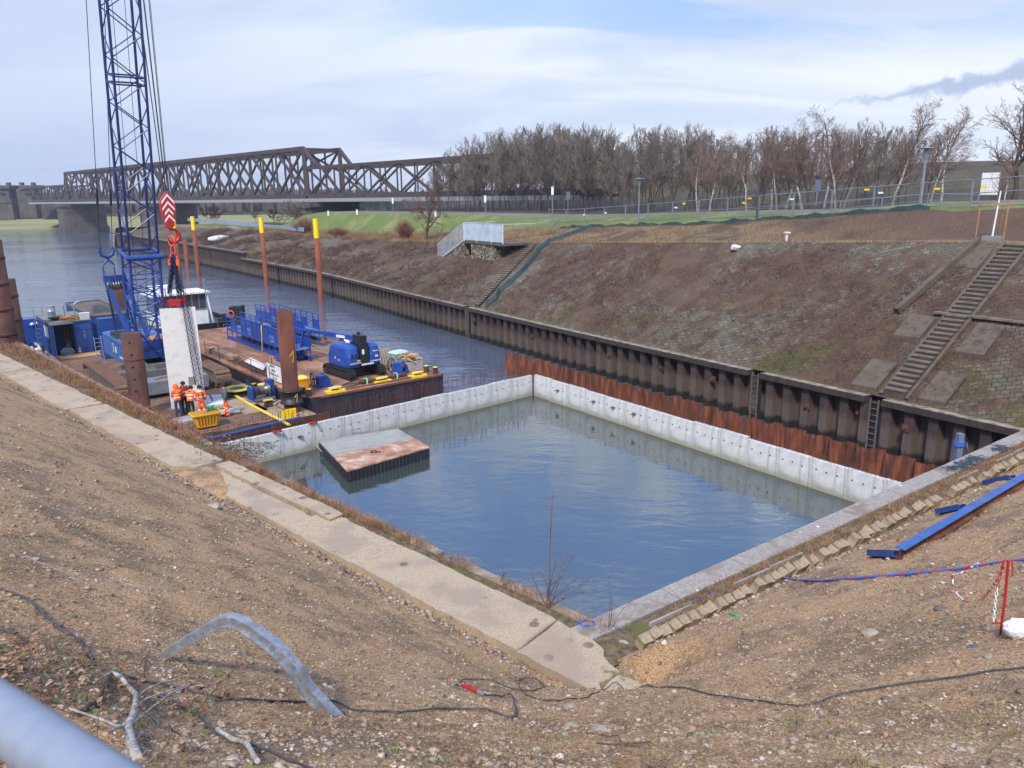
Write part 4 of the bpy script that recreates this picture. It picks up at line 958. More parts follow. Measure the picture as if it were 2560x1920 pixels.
mb = MB(); chain(mb, lm @ Vector((1.1, .5, .75)), lm @ Vector((1.28, .4, .32)), .1, .02, .05); tag(mb.build('shackle', mat('red_black', [C(140, 30, 26), C(24, 24, 24)], 14, .5), loc=lm @ Vector((1.2, .45, .3))), 'red shackle and chain end lying on the foot of the concrete element', 'shackle')
# ================================================================ things on the barge and the pontoon
def simple(mb, name, m, label, cat, x, y, z, rot=0, group=None):
    """a one-mesh thing whose shape is given in local coordinates"""
    o = mb.build(name, m, None, world=False); o.location = BP(x, y, z); o.rotation_euler = (0, 0, TH+rot); MW[o.name] = Matrix.Translation(o.location) @ Matrix.Rotation(TH+rot, 4, 'Z')
    return tag(o, label, cat, group)
M_gang = mat('gangway_blue', [C(24, 56, 132), C(34, 72, 152), C(28, 62, 136)], 1.5, .42)
def gangway(label, x, y, z, L, Wd=1.15):
    t = BT('gangway', label, 'gangway', x, y, z, group='blue steel gangways on the barge')
    for s_ in (0, Wd):
        mb = MB(); mb.box((s_, L/2, .14), (.09, L, .26)); mb.box((s_, L/2, .27), (.16, L, .03)); mb.box((s_, L/2, .02), (.16, L, .03)); mb.box((s_, L/2, .80), (.08, L, .22))
        n = int(L/1.0)
        for k in range(n+1): mb.box((s_, k*L/n, .5), (.06, .06, .5))
        LB(mb, 'side_beam', M_gang, t)
        mb = MB()
        for k in range(n+1): mb.box((s_, k*L/n, 1.45), (.055, .055, 1.1))
        mb.box((s_, L/2, 2.0), (.06, L+.05, .06)); mb.box((s_, L/2, 1.72), (.04, L, .05)); ra = LB(mb, 'railing', M_gang, t)
        mb = MB()
        for k in range(n):
            if k % 2 == 0 or rnd.random() < .45: mb.box((s_, (k+.5)*L/n, 1.26), (.015, L/n*.93, .66))
            else: mb.box((s_, (k+.5)*L/n, 1.15), (.02, L/n*.9, .05)); mb.box((s_, (k+.5)*L/n, 1.42), (.02, L/n*.9, .05))
        LB(mb, 'infill_panels', M_gang, ra)
    mb = MB(); mb.box((Wd/2, L/2, .86), (Wd-.1, L, .04)); LB(mb, 'walkway', mat('walkway', [C(70, 100, 160), C(100, 126, 172)], 3, .6), t)
    return t
gangway('long blue steel gangway with railing panels lying along the barge', 3.5, 9.2, DZ, 12.6)
gangway('shorter blue gangway standing behind the long one', 6.1, 13.2, DZ+.45, 9.0)
mb = MB(); mb.path([(-.02, 0, 1.9), (-.12, -.2, 1.7), (-.14, -.25, 1.2), (-.13, -.1, .7), (-.12, -.02, .1)], .035, 5); mb.path([(0, 0, 1.92), (.3, .25, 1.96), (.6, .3, 1.9)], .04, 5)
simple(mb, 'lifting_strap', M_yelrope, 'pale yellow lifting strap slung over the long blue gangway', 'strap', 3.46, 14.4, DZ)
# ---- tracked boom lift
bl = BT('boom_lift', 'blue tracked boom lift with folded boom on the rusty deck', 'boom lift', 4.95, 3.7, DZ, R(2))
for s_ in (-1.05, 1.05):
    f = MB(); f.box((s_, 0, .30), (.3, 2.4, .34)); f.lathe((s_-.16, 1.25, .3), [(.24, 0), (.24, .32)], 14, M=Matrix.Rotation(math.pi/2, 3, 'Y')); f.lathe((s_-.16, -1.25, .3), [(.24, 0), (.24, .32)], 14, M=Matrix.Rotation(math.pi/2, 3, 'Y')); fo = LB(f, 'track_frame', M_black, bl); LB(track(s_, -1.65, 1.65, .42, .56, .03, None, 46), 'rubber_track', M_rubber, fo)
mb = MB(); mb.box((0, 0, .42), (1.8, .9, .22)); mb.lathe((0, 0, .5), [(.45, 0), (.45, .18)], 20); LB(mb, 'chassis', M_black, bl)
def rrect(x0, x1, y0, y1, r, n=5):
    o = []
    for cx_, cy_, a0 in ((x1-r, y1-r, 0), (x0+r, y1-r, 90), (x0+r, y0+r, 180), (x1-r, y0+r, 270)):
        for i in range(n+1): a = R(a0+90*i/n); o.append((cx_+r*math.cos(a), cy_+r*math.sin(a)))
    return o
def loftp(mb, polys):
    n = len(polys[0][0]); vs = []
    for poly, z in polys: vs += [(a, b_, z) for a, b_ in poly]
    fs = [tuple(range(n))[::-1], tuple(range((len(polys)-1)*n, len(polys)*n))]
    for k in range(len(polys)-1):
        for i in range(n): fs.append((k*n+i, k*n+(i+1) % n, (k+1)*n+(i+1) % n, (k+1)*n+i))
    mb.add(vs, fs)
mb = MB(); mb.smooth = False
for (a, b_) in ((-1.15, -.28), (.28, 1.15)):
    loftp(mb, [(rrect(a, b_, -1.35, 1.15, .25), .70), (rrect(a-.03 if a < 0 else a, b_+.03 if a > 0 else b_, -1.42, 1.25, .3), .85), (rrect(a, b_, -1.42, 1.2, .3), 1.35), (rrect(a+.05 if a < 0 else a, b_-.05 if a > 0 else b_, -1.3, 1.0, .3), 1.85), (rrect(a+.12 if a < 0 else a+.05, b_-.12 if a > 0 else b_-.05, -1.05, .8, .3), 2.0)])
mb.box((0, -.2, .85), (2.1, 2.1, .3)); bd = LB(mb, 'body', M_gang, bl)
mb = MB(); mb.box((0, -1.25, 1.45), (.50, .35, 1.35)); mb.box((0, -.9, 2.3), (.44, .9, .55)); LB(mb, 'mast_column', M_black, bl)
mb = MB(); mb.box((-.12, -1.435, 1.62), (.16, .01, .3)); LB(mb, 'sticker', M_white, bd)
mb = MB(); text_mb(mb, 'JLG', .30, frame((-.72, -1.428, 1.42), (1, 0, 0), (0, 0, 1)), .012, .003); LB(mb, 'maker_letters', M_black, bd)
mb = MB()
for k in range(9):
    for c_ in ((-1.08, -.3), (.3, 1.08)):
        x_ = c_[0]+(c_[1]-c_[0])*(k+.3)/9; mb.prism([(x_, .94), (x_+.045, .94), (x_+.075, 1.02), (x_+.03, 1.02)], 1.424, 1.43, M=Matrix.Rotation(math.pi/2, 4, 'X'))
LB(mb, 'hazard_stripes', M_white, bd)
mb = MB(); mb.box((.15, -1.433, .84), (.85, .008, .1)); mb.box((.8, -1.43, 1.25), (.2, .008, .12)); mb.box((.72, -1.43, 1.58), (.34, .008, .05)); mb.box((-1.175, -.3, 1.1), (.008, .12, .1)); LB(mb, 'white_labels', M_white, bd)
mb = MB(); mb.box((-.45, -1.433, 1.12), (.22, .008, .08)); LB(mb, 'yellow_label', M_yellow, bd); mb = MB(); mb.box((-1.178, .1, 1.2), (.008, .12, .14)); LB(mb, 'yellow_label', M_yellow, bd)
ba, be = Vector((0, -1.2, 2.35)), Vector((.15, 6.6, 1.95))
mb = MB(); mb.beam(ba, ba.lerp(be, .62), .26, .30); mb.beam(ba.lerp(be, .55), be, .19, .23); LB(mb, 'boom', M_gang, bl)
mb = MB(); q = ba.lerp(be, .32); mb.beam(q+Vector((-.14, -.55, .02)), q+Vector((-.14, .55, -.04)), .01, .17); LB(mb, 'boom_label', M_white, bl)
mb = MB(); mb.tube(ba.lerp(be, .3)+Vector((-.17, 0, -.25)), ba.lerp(be, .95)+Vector((-.17, 0, -.22)), .04, 8); mb.tube((0, .5, 1.5), ba.lerp(be, .35)+Vector((0, 0, -.1)), .08, 8); LB(mb, 'cylinder', M_steel, bl)
mb = MB(); j = be; mb.beam(j, j+Vector((-.55, -.25, -1.75)), .16, .2); mb.beam(j+Vector((-.2, -.1, 0)), j+Vector((-.75, -.4, -1.6)), .06, .1); mb.box(j+Vector((-.6, -.3, -1.75)), (.4, .3, .3)); LB(mb, 'jib', M_gang, bl)
bk = MB(); c0 = Vector((-.9, 6.5, .15))
for s_ in (0, 1.05):
    bk.box(c0+Vector((0, s_*.85, .55)), (1.9, .04, .04)); bk.box(c0+Vector((0, s_*.85, 1.1)), (1.9, .05, .05))
    for k in range(4): bk.box(c0+Vector((-.95+k*.633, s_*.85, .55)), (.04, .04, 1.1))
for s_ in (-.95, .95): bk.box(c0+Vector((s_, .42, .55)), (.04, .85, .04)); bk.box(c0+Vector((s_, .42, 1.1)), (.05, .85, .05))
bk.box(c0+Vector((0, .42, .04)), (1.95, .9, .1)); bo = LB(bk, 'basket', M_gang, bl)
mb = MB()
for k in range(9): mb.box(c0+Vector((-.85+k*.21, -.03, .05)), (.1, .01, .07))
LB(mb, 'hazard_stripes', M_white, bo)
mb = MB(); mb.tube((.1, -1.0, 2.55), (.1, -1.0, 2.8), .012, 4); mb.box((.1, -.6, 2.65), (.12, .2, .12)); LB(mb, 'beacon', M_black, bl)
# ---- small winches with big hand wheels
def winch(label, x, y, rot):
    t = BT('hand_winch', label, 'winch', x, y, DZ, rot, 'small blue winches on the rusty deck')
    mb = MB(); mb.box((0, 0, .08), (.9, .75, .1)); mb.prism([(-.35, .1), (.35, .1), (.35, .45), (.1, .75), (-.35, .6)], -.33, -.27, M=Matrix.Rotation(math.pi/2, 4, 'X')); mb.prism([(-.35, .1), (.35, .1), (.35, .45), (.1, .75), (-.35, .6)], .27, .33, M=Matrix.Rotation(math.pi/2, 4, 'X')); mb.box((-.1, 0, .62), (.5, .6, .12)); LB(mb, 'frame', M_gang, t)
    mb = MB(); mb.lathe((.05, .26, .42), [(.22, 0), (.22, .52)], 16, M=Matrix.Rotation(math.pi/2, 3, 'X')); LB(mb, 'drum', M_steel, t)
    mb = MB(); n = 22; mb.path([(-.62, .42*math.cos(2*math.pi*k/n), .48+.42*math.sin(2*math.pi*k/n)) for k in range(n)], .035, 6, closed=True)
    for k in range(5): mb.tube((-.62, 0, .48), (-.62, .4*math.cos(k*1.257), .48+.4*math.sin(k*1.257)), .02, 5)
    mb.tube((-.62, 0, .48), (-.3, 0, .48), .05, 8); LB(mb, 'wheel', M_black, t)
winch('small blue winch with a black wheel near the left corner of the rusty deck', 2.05, 2.0, R(-10))
winch('small blue winch beside the crate at the right end of the rusty deck', 7.2, 1.95, R(-60))
# ---- bundle of pipes
mb = MB()
for k in range(8): mb.tube((0, .0+.09*(k % 4), .05+.08*(k//4)), (3.1+rnd.uniform(-.1, .1), .0+.09*(k % 4)+.1, .05+.08*(k//4)), .045, 7)
simple(mb, 'pipe_bundle', M_rustdark, 'bundle of rusty pipes tied with green straps behind the yellow fairlead', 'pipe bundle', 3.9, .85, DZ)
for k, xx in enumerate((4.25, 6.3)):
    mb = MB(); mb.path([(0, -.06, 0), (.02, -.08, .22), (.05, .1, .30), (.02, .4, .24), (.06, .48, 0)], .04, 5); simple(mb, 'green_strap', mat('strap_green', [C(120, 200, 150), C(150, 215, 170)], 5, .7), ['green strap round the left end of the pipe bundle', 'green strap round the right end of the pipe bundle'][k], 'strap', xx, .87, DZ)
mb = MB(); mb.path([(.55*math.cos(t*.6)+.02*t, .4*math.sin(t*.6), .02+.004*t) for t in range(40)], .018, 5); simple(mb, 'cable_coil', M_black, 'loose coil of dark cable on the rusty deck beside the pipe bundle', 'cable', 3.1, 1.1, DZ)
# ---- pallets, crate, firewood
mb = MB()
for k in range(7): mb.box((-.5+k*.165, 0, .55), (.11, .03, 1.1)); 
for z_ in (.1, .55, 1.0): mb.box((0, .05, z_), (1.1, .08, .1))
for k in range(4):
    for i in range(5): mb.box((-.45+i*.22, .12+k*.13, .5), (.12, .02, 1.05))
o = simple(mb, 'leaning_pallets', mat('pallet_wood', [C(112, 104, 96), C(160, 150, 138)], 3, .85), 'weathered pallets leaning upright at the far edge of the deck', 'pallets', 7.6, 4.6, DZ, R(-20)); o.rotation_euler = (R(-12), R(-8), TH-R(20))
t = BT('sheet_stack', 'stack of greenish sheets under clear film beside the leaning pallets', 'sheet stack', 8.4, 4.1, DZ, R(10)); mb = MB()
for k in range(9): mb.box((rnd.uniform(-.02, .02), 0, .08+k*.085), (1.1, .9, .055))
LB(mb, 'sheets', mat('sheets', [C(120, 140, 130), C(170, 184, 176)], 2, .6), t); mb = MB(); loftp(mb, [(rrect(-.56, .56, -.46, .46, .05), .83), (rrect(-.5, .4, -.4, .3, .1), .95)]); LB(mb, 'film', mat('film', [C(178, 200, 204)], rough=.25), t)
t = BT('crate', 'pale grey slatted crate at the right end of the barge deck', 'crate', 8.25, 2.35, DZ, R(8)); mb = MB()
for k in range(4):
    z_ = .08+k*.15
    for s_ in (-1, 1): mb.box((0, s_*.42, z_), (1.15, .03, .13)); mb.box((s_*.575, 0, z_), (.03, .84, .13))
LB(mb, 'slats', mat('crate_grey', [C(150, 148, 142), C(182, 180, 174)], 3, .8), t); mb = MB(); mb.box((0, 0, .3), (1.08, .78, .5)); LB(mb, 'inner_box', M_oldconc, t)
mb = MB(); rf_ = random.Random(9)
for k in range(46):
    a = Vector((rf_.uniform(-.5, .45), rf_.uniform(-.35, .35), 0)); z_ = .1+.45*(1-abs(a.x+.1)/.6)*rf_.random(); d_ = Vector((rf_.uniform(.2, .5), rf_.uniform(-.25, .25), rf_.uniform(-.2, .1))); mb.beam(a+Vector((-.2, 0, z_+.05)), a+d_+Vector((-.2, 0, z_+.05)), .08, .06)
simple(mb, 'firewood', mat('split_wood', [C(150, 112, 78), C(206, 170, 130)], 4, .85), 'heap of split timber piled on the pale crate', 'timber heap', 8.25, 2.4, DZ+.6, R(8))
mb = MB(); mb.box((0, 0, .4), (.2, .3, .8)); mb.box((.25, .1, .3), (.16, .2, .6)); simple(mb, 'white_canister', M_white, 'white canister standing behind the timber heap', 'canister', 9.0, 3.1, DZ)
# aluminium ladder
mb = MB(); La, Lb = Vector((0, 0, .1)), Vector((-.55, 5.0, .75))
for s_ in (-.22, .22): mb.beam(La+Vector((s_, 0, 0)), Lb+Vector((s_, 0, 0)), .04, .09)
for k in range(17): q = La.lerp(Lb, (k+.5)/17); mb.beam(q-Vector((.22, 0, 0)), q+Vector((.22, 0, 0)), .04, .04)
o = simple(mb, 'ladder', mat('aluminium', [C(190, 192, 190)], rough=.35, metal=.6), 'aluminium ladder propped between the boom lift and the gangway', 'ladder', 7.4, 8.3, DZ); o.rotation_euler = (0, R(-45), TH)
# bits along the far edge
mb = MB(); mb.tube((0, 0, .55), (0, 9, .7), .06, 6); 
for k in range(4): mb.box((0, .8+k*2.6, .35), (.14, .14, .7))
simple(mb, 'edge_rail', M_rustdark, 'rusty pipe rail on short black posts along the far edge of the barge', 'rail', 9.0, 12.6, DZ)
mb = MB(); loftp(mb, [(rrect(-.6, .6, -.4, .4, .1), 0), (rrect(-.5, .6, -.4, .4, .1), .45), (rrect(-.3, .3, -.3, .3, .1), .62)]); simple(mb, 'equipment_bag', M_gang, 'blue bundle lying at the far edge of the barge behind the boom', 'bundle', 8.9, 10.6, DZ)
mb = MB(); loftp(mb, [(rrect(-.25, .25, -.2, .2, .1), 0), (rrect(-.3, .25, -.2, .25, .1), .4), (rrect(-.1, .1, -.1, .1, .05), .65)]); simple(mb, 'white_sack', M_white, 'white sack beside the blue bundle at the far edge', 'sack', 8.7, 12.0, DZ)
# orange box with a lime bag on it
mb = MB(); loftp(mb, [(rrect(-.32, .32, -.25, .25, .03), 0), (rrect(-.36, .36, -.28, .28, .03), .5), (rrect(-.39, .39, -.31, .31, .03), .52), (rrect(-.39, .39, -.31, .31, .03), .57)]); simple(mb, 'orange_box', mat('orange_plastic', [C(226, 146, 40)], rough=.4), 'orange plastic box just behind the pile with the number', 'box', .95, 2.5, DZ)
mb = MB(); loftp(mb, [(rrect(-.4, .35, -.26, .3, .12), 0), (rrect(-.36, .3, -.2, .2, .1), .09), (rrect(-.1, .1, -.08, .08, .05), .16)]); simple(mb, 'lime_bag', mat('lime', [C(190, 214, 70)], rough=.6), 'lime green bag lying on the orange box', 'bag', .95, 2.5, DZ+.58)
# sign board
t = BT('sign_board', 'white board with black lettering on the barge edge behind the numbered pile', 'sign', .42, 4.9, DZ, 0)
M1 = Matrix.Rotation(R(-12), 4, 'Y')
mb = MB(); mb.box((0, 0, .55), (.03, 2.7, 1.0), M=Matrix.Identity(3)); LB(mb, 'board', M_white, t)
mb = MB(); 
for z_ in (.04, 1.06): mb.box((0, 0, z_), (.05, 2.74, .03))
for y_ in (-1.36, 1.36): mb.box((0, y_, .55), (.05, .03, 1.04))
mb.tube((.05, .6, .5), (.05, .6, 1.35), .025, 5); LB(mb, 'edge', M_black, t)
mb = MB()
for tx, z_, s_, y_ in (('040294', .90, .25, .45), ('AM 06', .65, .21, .30), ('L=25,00 m  B=', .41, .22, .25), ('T=1,50', .18, .21, .2)): text_mb(mb, tx, s_, frame((-.019, y_, z_), (0, -1, 0), (0, 0, 1)), .004, .002)
LB(mb, 'lettering', M_black, t)
# scaffold boards, tubes along the left edge of the barge
mb = MB()
for k in range(5):
    for i in range(3): mb.box((-.3+i*.24, rnd.uniform(-.15, .15), .05+k*.06), (.21, 4.6, .05))
simple(mb, 'plank_stack', mat('scaffold_boards', [C(112, 92, 78), C(156, 128, 104), C(130, 84, 62)], 1.2, .85), 'stack of scaffold planks on the barge edge behind the concrete element', 'planks', .85, 15.2, DZ, R(2))
mb = MB()
for k in range(16): y0 = rnd.uniform(-3, 0); mb.tube((rnd.uniform(-.4, .5), y0, .05+.03*(k % 4)), (rnd.uniform(-.4, .5), y0+rnd.uniform(3.5, 6), .05+.03*(k % 4)), .025, 5)
simple(mb, 'tube_heap', M_rustdark, 'loose scaffold tubes lying along the left edge of the rusty deck', 'tubes', .75, 9.2, DZ)
mb = MB()
for k in range(5): mb.beam((-.2+.12*k, -1.6+.2*k, .12+.02*k), (-.1+.12*k, 1.7+.1*k, .14+.02*k), .10, .04)
simple(mb, 'pale_planks', M_conc, 'pale planks lying on the scaffold tubes', 'planks', 1.05, 9.6, DZ+.05)
mb = MB()
for k in range(6): mb.tube((0, k*2.9, 0), (0, k*2.9, .95), .022, 5)
mb.path([(0, k*2.9, .92-.25*(1-abs((k*2) % 2-1))) for k in range(6)], .014, 4); simple(mb, 'safety_posts', M_rustdark, 'thin posts with a sagging rope along the left edge of the barge', 'posts', .15, 5.2, DZ)
# ---- big winch, hose coil and hose on the pontoon
t = BT('rope_winch', 'large winch with steel rope drum and blue side frames on the pontoon', 'winch', -1.0, 3.9, PZ+.03, R(6)); mb = MB()
mb.lathe((-.42, 0, .52), [(.38, 0), (.38, .04), (.27, .04), (.27, .86), (.38, .86), (.38, .9)], 20, M=Matrix.Rotation(math.pi/2, 3, 'Y')); LB(mb, 'rope_drum', M_steel, t)
mb = MB(); mb.box((.62, 0, .58), (.34, .5, 1.05)); LB(mb, 'motor_cabinet', M_blue, t); mb = MB(); mb.box((-.58, 0, .42), (.12, .6, .8)); mb.tube((-.5, .2, .7), (-.62, .25, 1.25), .03, 6); LB(mb, 'side_frame', M_bluedk, t)
mb = MB(); mb.box((0, .0, .05), (1.5, .7, .08)); LB(mb, 'base', M_grey, t)
t = BT('hose_reel', 'flat reel of yellow hose beside the big winch', 'hose reel', -1.55, 6.1, PZ+.03); mb = MB(); mb.lathe((0, 0, 0), [(.75, 0), (.78, .05), (.55, .1), (.55, .2), (.75, .24), (.75, .3), (.2, .32)], 28); LB(mb, 'reel', M_black, t)
mb = MB()
for k in range(4): n = 28; rr_ = .5+.09*k; mb.path([(rr_*math.cos(2*math.pi*i/n), rr_*math.sin(2*math.pi*i/n), .33) for i in range(n)], .045, 6, closed=True)
LB(mb, 'hose_coil', M_yelrope, t)
mb = MB(); hp_ = [P(*q, .83)-BP(-1.8, 5.5, 0) for q in [(575, 970), (590, 990), (620, 1008), (650, 1024), (680, 1040), (705, 1052), (722, 1062)]]
for off in (-.05, .05): mb.path([Vector((q.x+off, q.y, q.z)) for q in hp_], .055, 7)
o = mb.build('yellow_hose', M_yelrope); o.location = BP(-1.8, 5.5, 0); tag(o, 'pair of yellow hoses running across the timber deck to the numbered pile', 'hose')
mb = MB(); mb.lathe((0, 0, 0), [(.3, 0), (.26, .5), (.32, .52), (.32, .6)], 16); 
simple(mb, 'mushroom_bollard', M_yelrope, 'yellow topped mushroom bollard behind the big winch', 'bollard', -.35, 5.1, PZ+.03)
mb = MB(); mb.path([(0, 0, .03), (.4, .2, .03), (.5, .8, .04), (.1, 1.5, .05), (-.4, 2.3, .04)], .02, 5); mb.tube((.2, -.6, .05), (-.2, -2.0, .6), .035, 6); mb.tube((-.6, -.5, .1), (-.1, -1.6, .6), .03, 6)
simple(mb, 'loose_bars', M_black, 'black bars and cable around the foot of the numbered pile', 'bars', -1.15, 2.4, PZ+.03)
mb = MB(); mb.box((0, 0, .3), (.75, .12, .6)); mb.box((-.33, -.02, .3), (.1, .14, .6)); simple(mb, 'yellow_bracket', M_yellow, 'yellow steel bracket at the pontoon edge below the numbered pile', 'bracket', -1.35, -.9, PZ-.1)
# ---- mortar tub, foil pallet, beams
t = BT('skip_tub', 'yellow skip tub with painted rib shadows beside the workers on the pontoon', 'tub', -5.2, .45, PZ+.04, R(-2)); mb = MB()
M_tub = mat('tub_yellow', [C(222, 160, 30), C(236, 176, 44)], 2, .4)
def ring_(x0, x1, y0, y1, z, r=.12): return (rrect(x0, x1, y0, y1, r, 3), z)
loftp(mb, [ring_(-.5, .5, -.3, .3, .05), ring_(-.68, .68, -.42, .42, .68), ring_(-.74, .74, -.48, .48, .70), ring_(-.74, .74, -.48, .48, .75)])
LB(mb, 'shell', M_tub, t); mb = MB(); loftp(mb, [ring_(-.68, .68, -.42, .42, .752), ring_(-.66, .66, -.4, .4, .756)]); LB(mb, 'inside', mat('tub_inside', [C(150, 100, 24), C(190, 134, 34)], 2, .7), t)
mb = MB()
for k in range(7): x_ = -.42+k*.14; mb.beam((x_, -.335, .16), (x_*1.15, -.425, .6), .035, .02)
LB(mb, 'rib_shadows', mat('tub_rib_shade', [C(110, 66, 20)], rough=.8), t)  # dark brown strips stand in for the shade of the ribs
mb = MB(); rg_ = random.Random(4)
for k in range(14): mb.path([(rg_.uniform(-.15, .15), rg_.uniform(-.1, .1), 0), (rg_.uniform(-.25, .25), rg_.uniform(-.15, .15), rg_.uniform(.08, .25)), (rg_.uniform(-.3, .3), rg_.uniform(-.2, .2), .02)], .03, 5)
simple(mb, 'green_straps', mat('green_plastic', [C(40, 130, 80)], rough=.6), 'tangle of green straps lying in the yellow tub', 'straps', -4.85, .6, PZ+.8)
mb = MB(); loftp(mb, [ring_(-.8, .8, -.4, .4, 0, .05), ring_(-.82, .82, -.42, .42, .33, .08), ring_(-.7, .7, -.32, .3, .42, .1)]); 
simple(mb, 'foil_pallet', mat('foil', [C(150, 156, 166), C(214, 218, 224)], 5, .25, .5, .03, 6), 'pallet wrapped in silvery foil behind the yellow tub', 'pallet', -5.85, 1.35, PZ+.04, R(10))
mb = MB()
for k in range(5): mb.box((0, k*.17, .08), (2.3, .12, .1))
mb.beam((-.6, .8, .16), (.2, -.3, .16), .08, .06); simple(mb, 'aluminium_profiles', mat('alu_pale', [C(170, 172, 172), C(196, 198, 198)], 2, .4, .3), 'pale aluminium profiles lying in front of the concrete foot', 'profiles', -4.1, 2.0, PZ+.04, R(-4))
mb = MB(); mb.tube((0, 0, .3), (7.0, 0, .55), .06, 7); simple(mb, 'blue_pipe', M_gang, 'thin blue pipe along the pontoon edge behind the starter bars', 'pipe', -8.0, -1.55, .35)
for k, (px__, py__) in enumerate([(693, 1079), (782, 1058)]):
    q = P(px__, py__, 1.36); mb = MB(); mb.tube(q+Vector((-.2, -.05, 0)), q+Vector((.2, .1, 0)), .05, 7); mb.tube(q+Vector((-.15, .1, .0)), q+Vector((-.1, -.15, .06)), .05, 7); mb.tube(q+Vector((.15, .15, .0)), q+Vector((.15, -.12, .06)), .05, 7)
    tag(mb.build('red_clamp', M_red, loc=q), ['red clamp on the panel top nearer the yellow tub', 'red clamp on the panel top beside the numbered pile'][k], 'clamp', 'red clamps on the panel tops')
# ---- workshop container with its open shed
t = BT('workshop_container', 'blue steel workshop container with an open shed and grey blue door', 'container', -7.75, 26.8, PZ, 0)
Wc, Dc, Hc = 2.75, 6.2, 2.45
mb = MB(); mb.box((.02, Dc/2, Hc/2), (.06, Dc, Hc)); mb.box((Wc, Dc/2, Hc/2), (.06, Dc, Hc)); mb.box((Wc/2, Dc, Hc/2), (Wc, .06, Hc)); mb.box((Wc*.54, .9, Hc/2), (.05, 1.8, Hc)); mb.box((Wc*.27, 1.8, Hc/2), (Wc*.54, .05, Hc)); mb.box((Wc*.77, .02, Hc/2), (Wc*.46, .05, Hc-.05))
for k in range(8): mb.box((-.03, .4+k*.75, Hc/2), (.05, .3, Hc-.3))
LB(mb, 'walls', M_bluedk, t)
mb = MB(); mb.box((Wc/2, Dc/2+.1, Hc+.04), (Wc+.1, Dc-.1, .08)); mb.box((Wc*.26, -.2, Hc-.02), (Wc*.56, .7, .06)); rfo = LB(mb, 'roof', mat('roof_grey', [C(90, 92, 90), C(134, 132, 120)], 1.2, .85), t)
mb = MB(); mb.box((.06, -.5, Hc/2), (.07, .07, Hc)); LB(mb, 'corner_post', M_bluelt, t)
mb = MB(); mb.box((Wc*.77, -.03, Hc/2-.05), (Wc*.38, .05, Hc-.35)); dr = LB(mb, 'door', M_bluelt, t)
mb = MB(); mb.box((Wc*.61, -.07, 1.0), (.05, .04, .2)); mb.box((Wc*.61, -.07, 1.9), (.05, .04, .1)); mb.box((Wc*.75, -.07, .85), (.18, .03, .06)); LB(mb, 'handle', M_steel, dr)
mb = MB(); 
for (z_, c_) in ((1.62, 1), (1.40, 0), (1.18, 1)): n = 10; mb.path([(Wc*.79+.06*math.cos(2*math.pi*k/n), -.065, z_+.07*math.sin(2*math.pi*k/n)) for k in range(n if not c_ else 7)], .014, 4, closed=not c_)
LB(mb, 'painted_marks', M_white, dr)
mb = MB(); mb.box((-.07, 1.7, 1.7), (.03, 1.7, .85)); LB(mb, 'white_panel', M_white, t)
mb = MB(); rr2 = random.Random(8)
for k in range(30): x_ = Wc*.44+rr2.uniform(-.3, .25); y_ = .5+rr2.uniform(-.3, .4); mb.path([(x_, y_, 2.2), (x_+rr2.uniform(-.1, .1), y_, 1.4), (x_+rr2.uniform(-.2, .2), y_, .6), (x_+rr2.uniform(-.1, .1), y_, rr2.uniform(.1, .8))], .035, 5)
o = simple(mb, 'hanging_ropes', mat('dark_rope', [C(40, 34, 32), C(78, 62, 56)], 6, .9), 'mass of dark ropes hanging in the open shed of the container', 'ropes', -7.75, 26.8, PZ)
mb = MB(); loftp(mb, [ring_(-.42, .42, -.25, .25, .12), ring_(-.45, .45, -.28, .28, .35), ring_(-.25, .3, -.2, .2, .6)]); mb.tube((-.2, 0, .5), (.25, 0, .95), .03, 6); mb.tube((-.28, -.2, .12), (-.28, .2, .12), .13, 10); mb.tube((.28, -.2, .12), (.28, .2, .12), .13, 10)
simple(mb, 'pressure_washer', M_grey, 'grey wheeled pressure washer in front of the open shed', 'pressure washer', -6.95, 26.3, PZ+.04)
t = BT('traffic_cone', 'orange and white traffic cone beside the container door', 'traffic cone', -6.1, 26.55, PZ+.04); mb = MB(); mb.box((0, 0, .02), (.34, .34, .04)); mb.lathe((0, 0, .04), [(.13, 0), (.03, .58)], 16); LB(mb, 'cone', mat('cone_orange', [C(232, 84, 50)], rough=.5), t)
mb = MB(); mb.lathe((0, 0, .04), [(.112, .12), (.092, .22)], 16); mb.lathe((0, 0, .04), [(.076, .32), (.058, .42)], 16); LB(mb, 'white_bands', M_white, t)
# clutter on the container roof
t = BT('roof_chimney', 'bent silver exhaust pipe on the container roof', 'pipe', -5.75, 28.4, PZ+Hc+.08); mb = MB(); mb.path([(0, 0, 0), (0, 0, .95), (.05, 0, 1.1), (.2, 0, 1.22), (.42, 0, 1.24)], .06, 8); LB(mb, 'tube', M_galv, t); mb = MB(); mb.box((0, 0, .3), (.7, .4, .03)); mb.lathe((0, .0, 0), [(.22, 0), (.22, .28)], 14); LB(mb, 'foot', M_galv, t)
mb = MB(); mb.path([(0, 0, 0), (0, 0, .9), (.06, 0, .98)], .045, 8); simple(mb, 'vent_pipe', M_grey, 'thin grey vent pipe on the container roof', 'pipe', -6.3, 29.4, PZ+Hc+.08)
mb = MB(); mb.lathe((0, 0, 0), [(.28, 0), (.28, .4), (.30, .42), (.28, .44), (.28, .85)], 16); simple(mb, 'steel_drum', M_galv, 'grey drum on the left end of the container roof', 'drum', -7.0, 30.6, PZ+Hc+.08)
mb = MB(); rr2 = random.Random(2)
for k in range(7): r_ = rr2.uniform(.25, .5); ox, oy = rr2.uniform(-.3, .3), rr2.uniform(-.3, .3); n = 16; mb.path([(ox+r_*math.cos(2*math.pi*i/n), oy+r_*.7*math.sin(2*math.pi*i/n), .05+.03*k) for i in range(n)], .035, 5, closed=True)
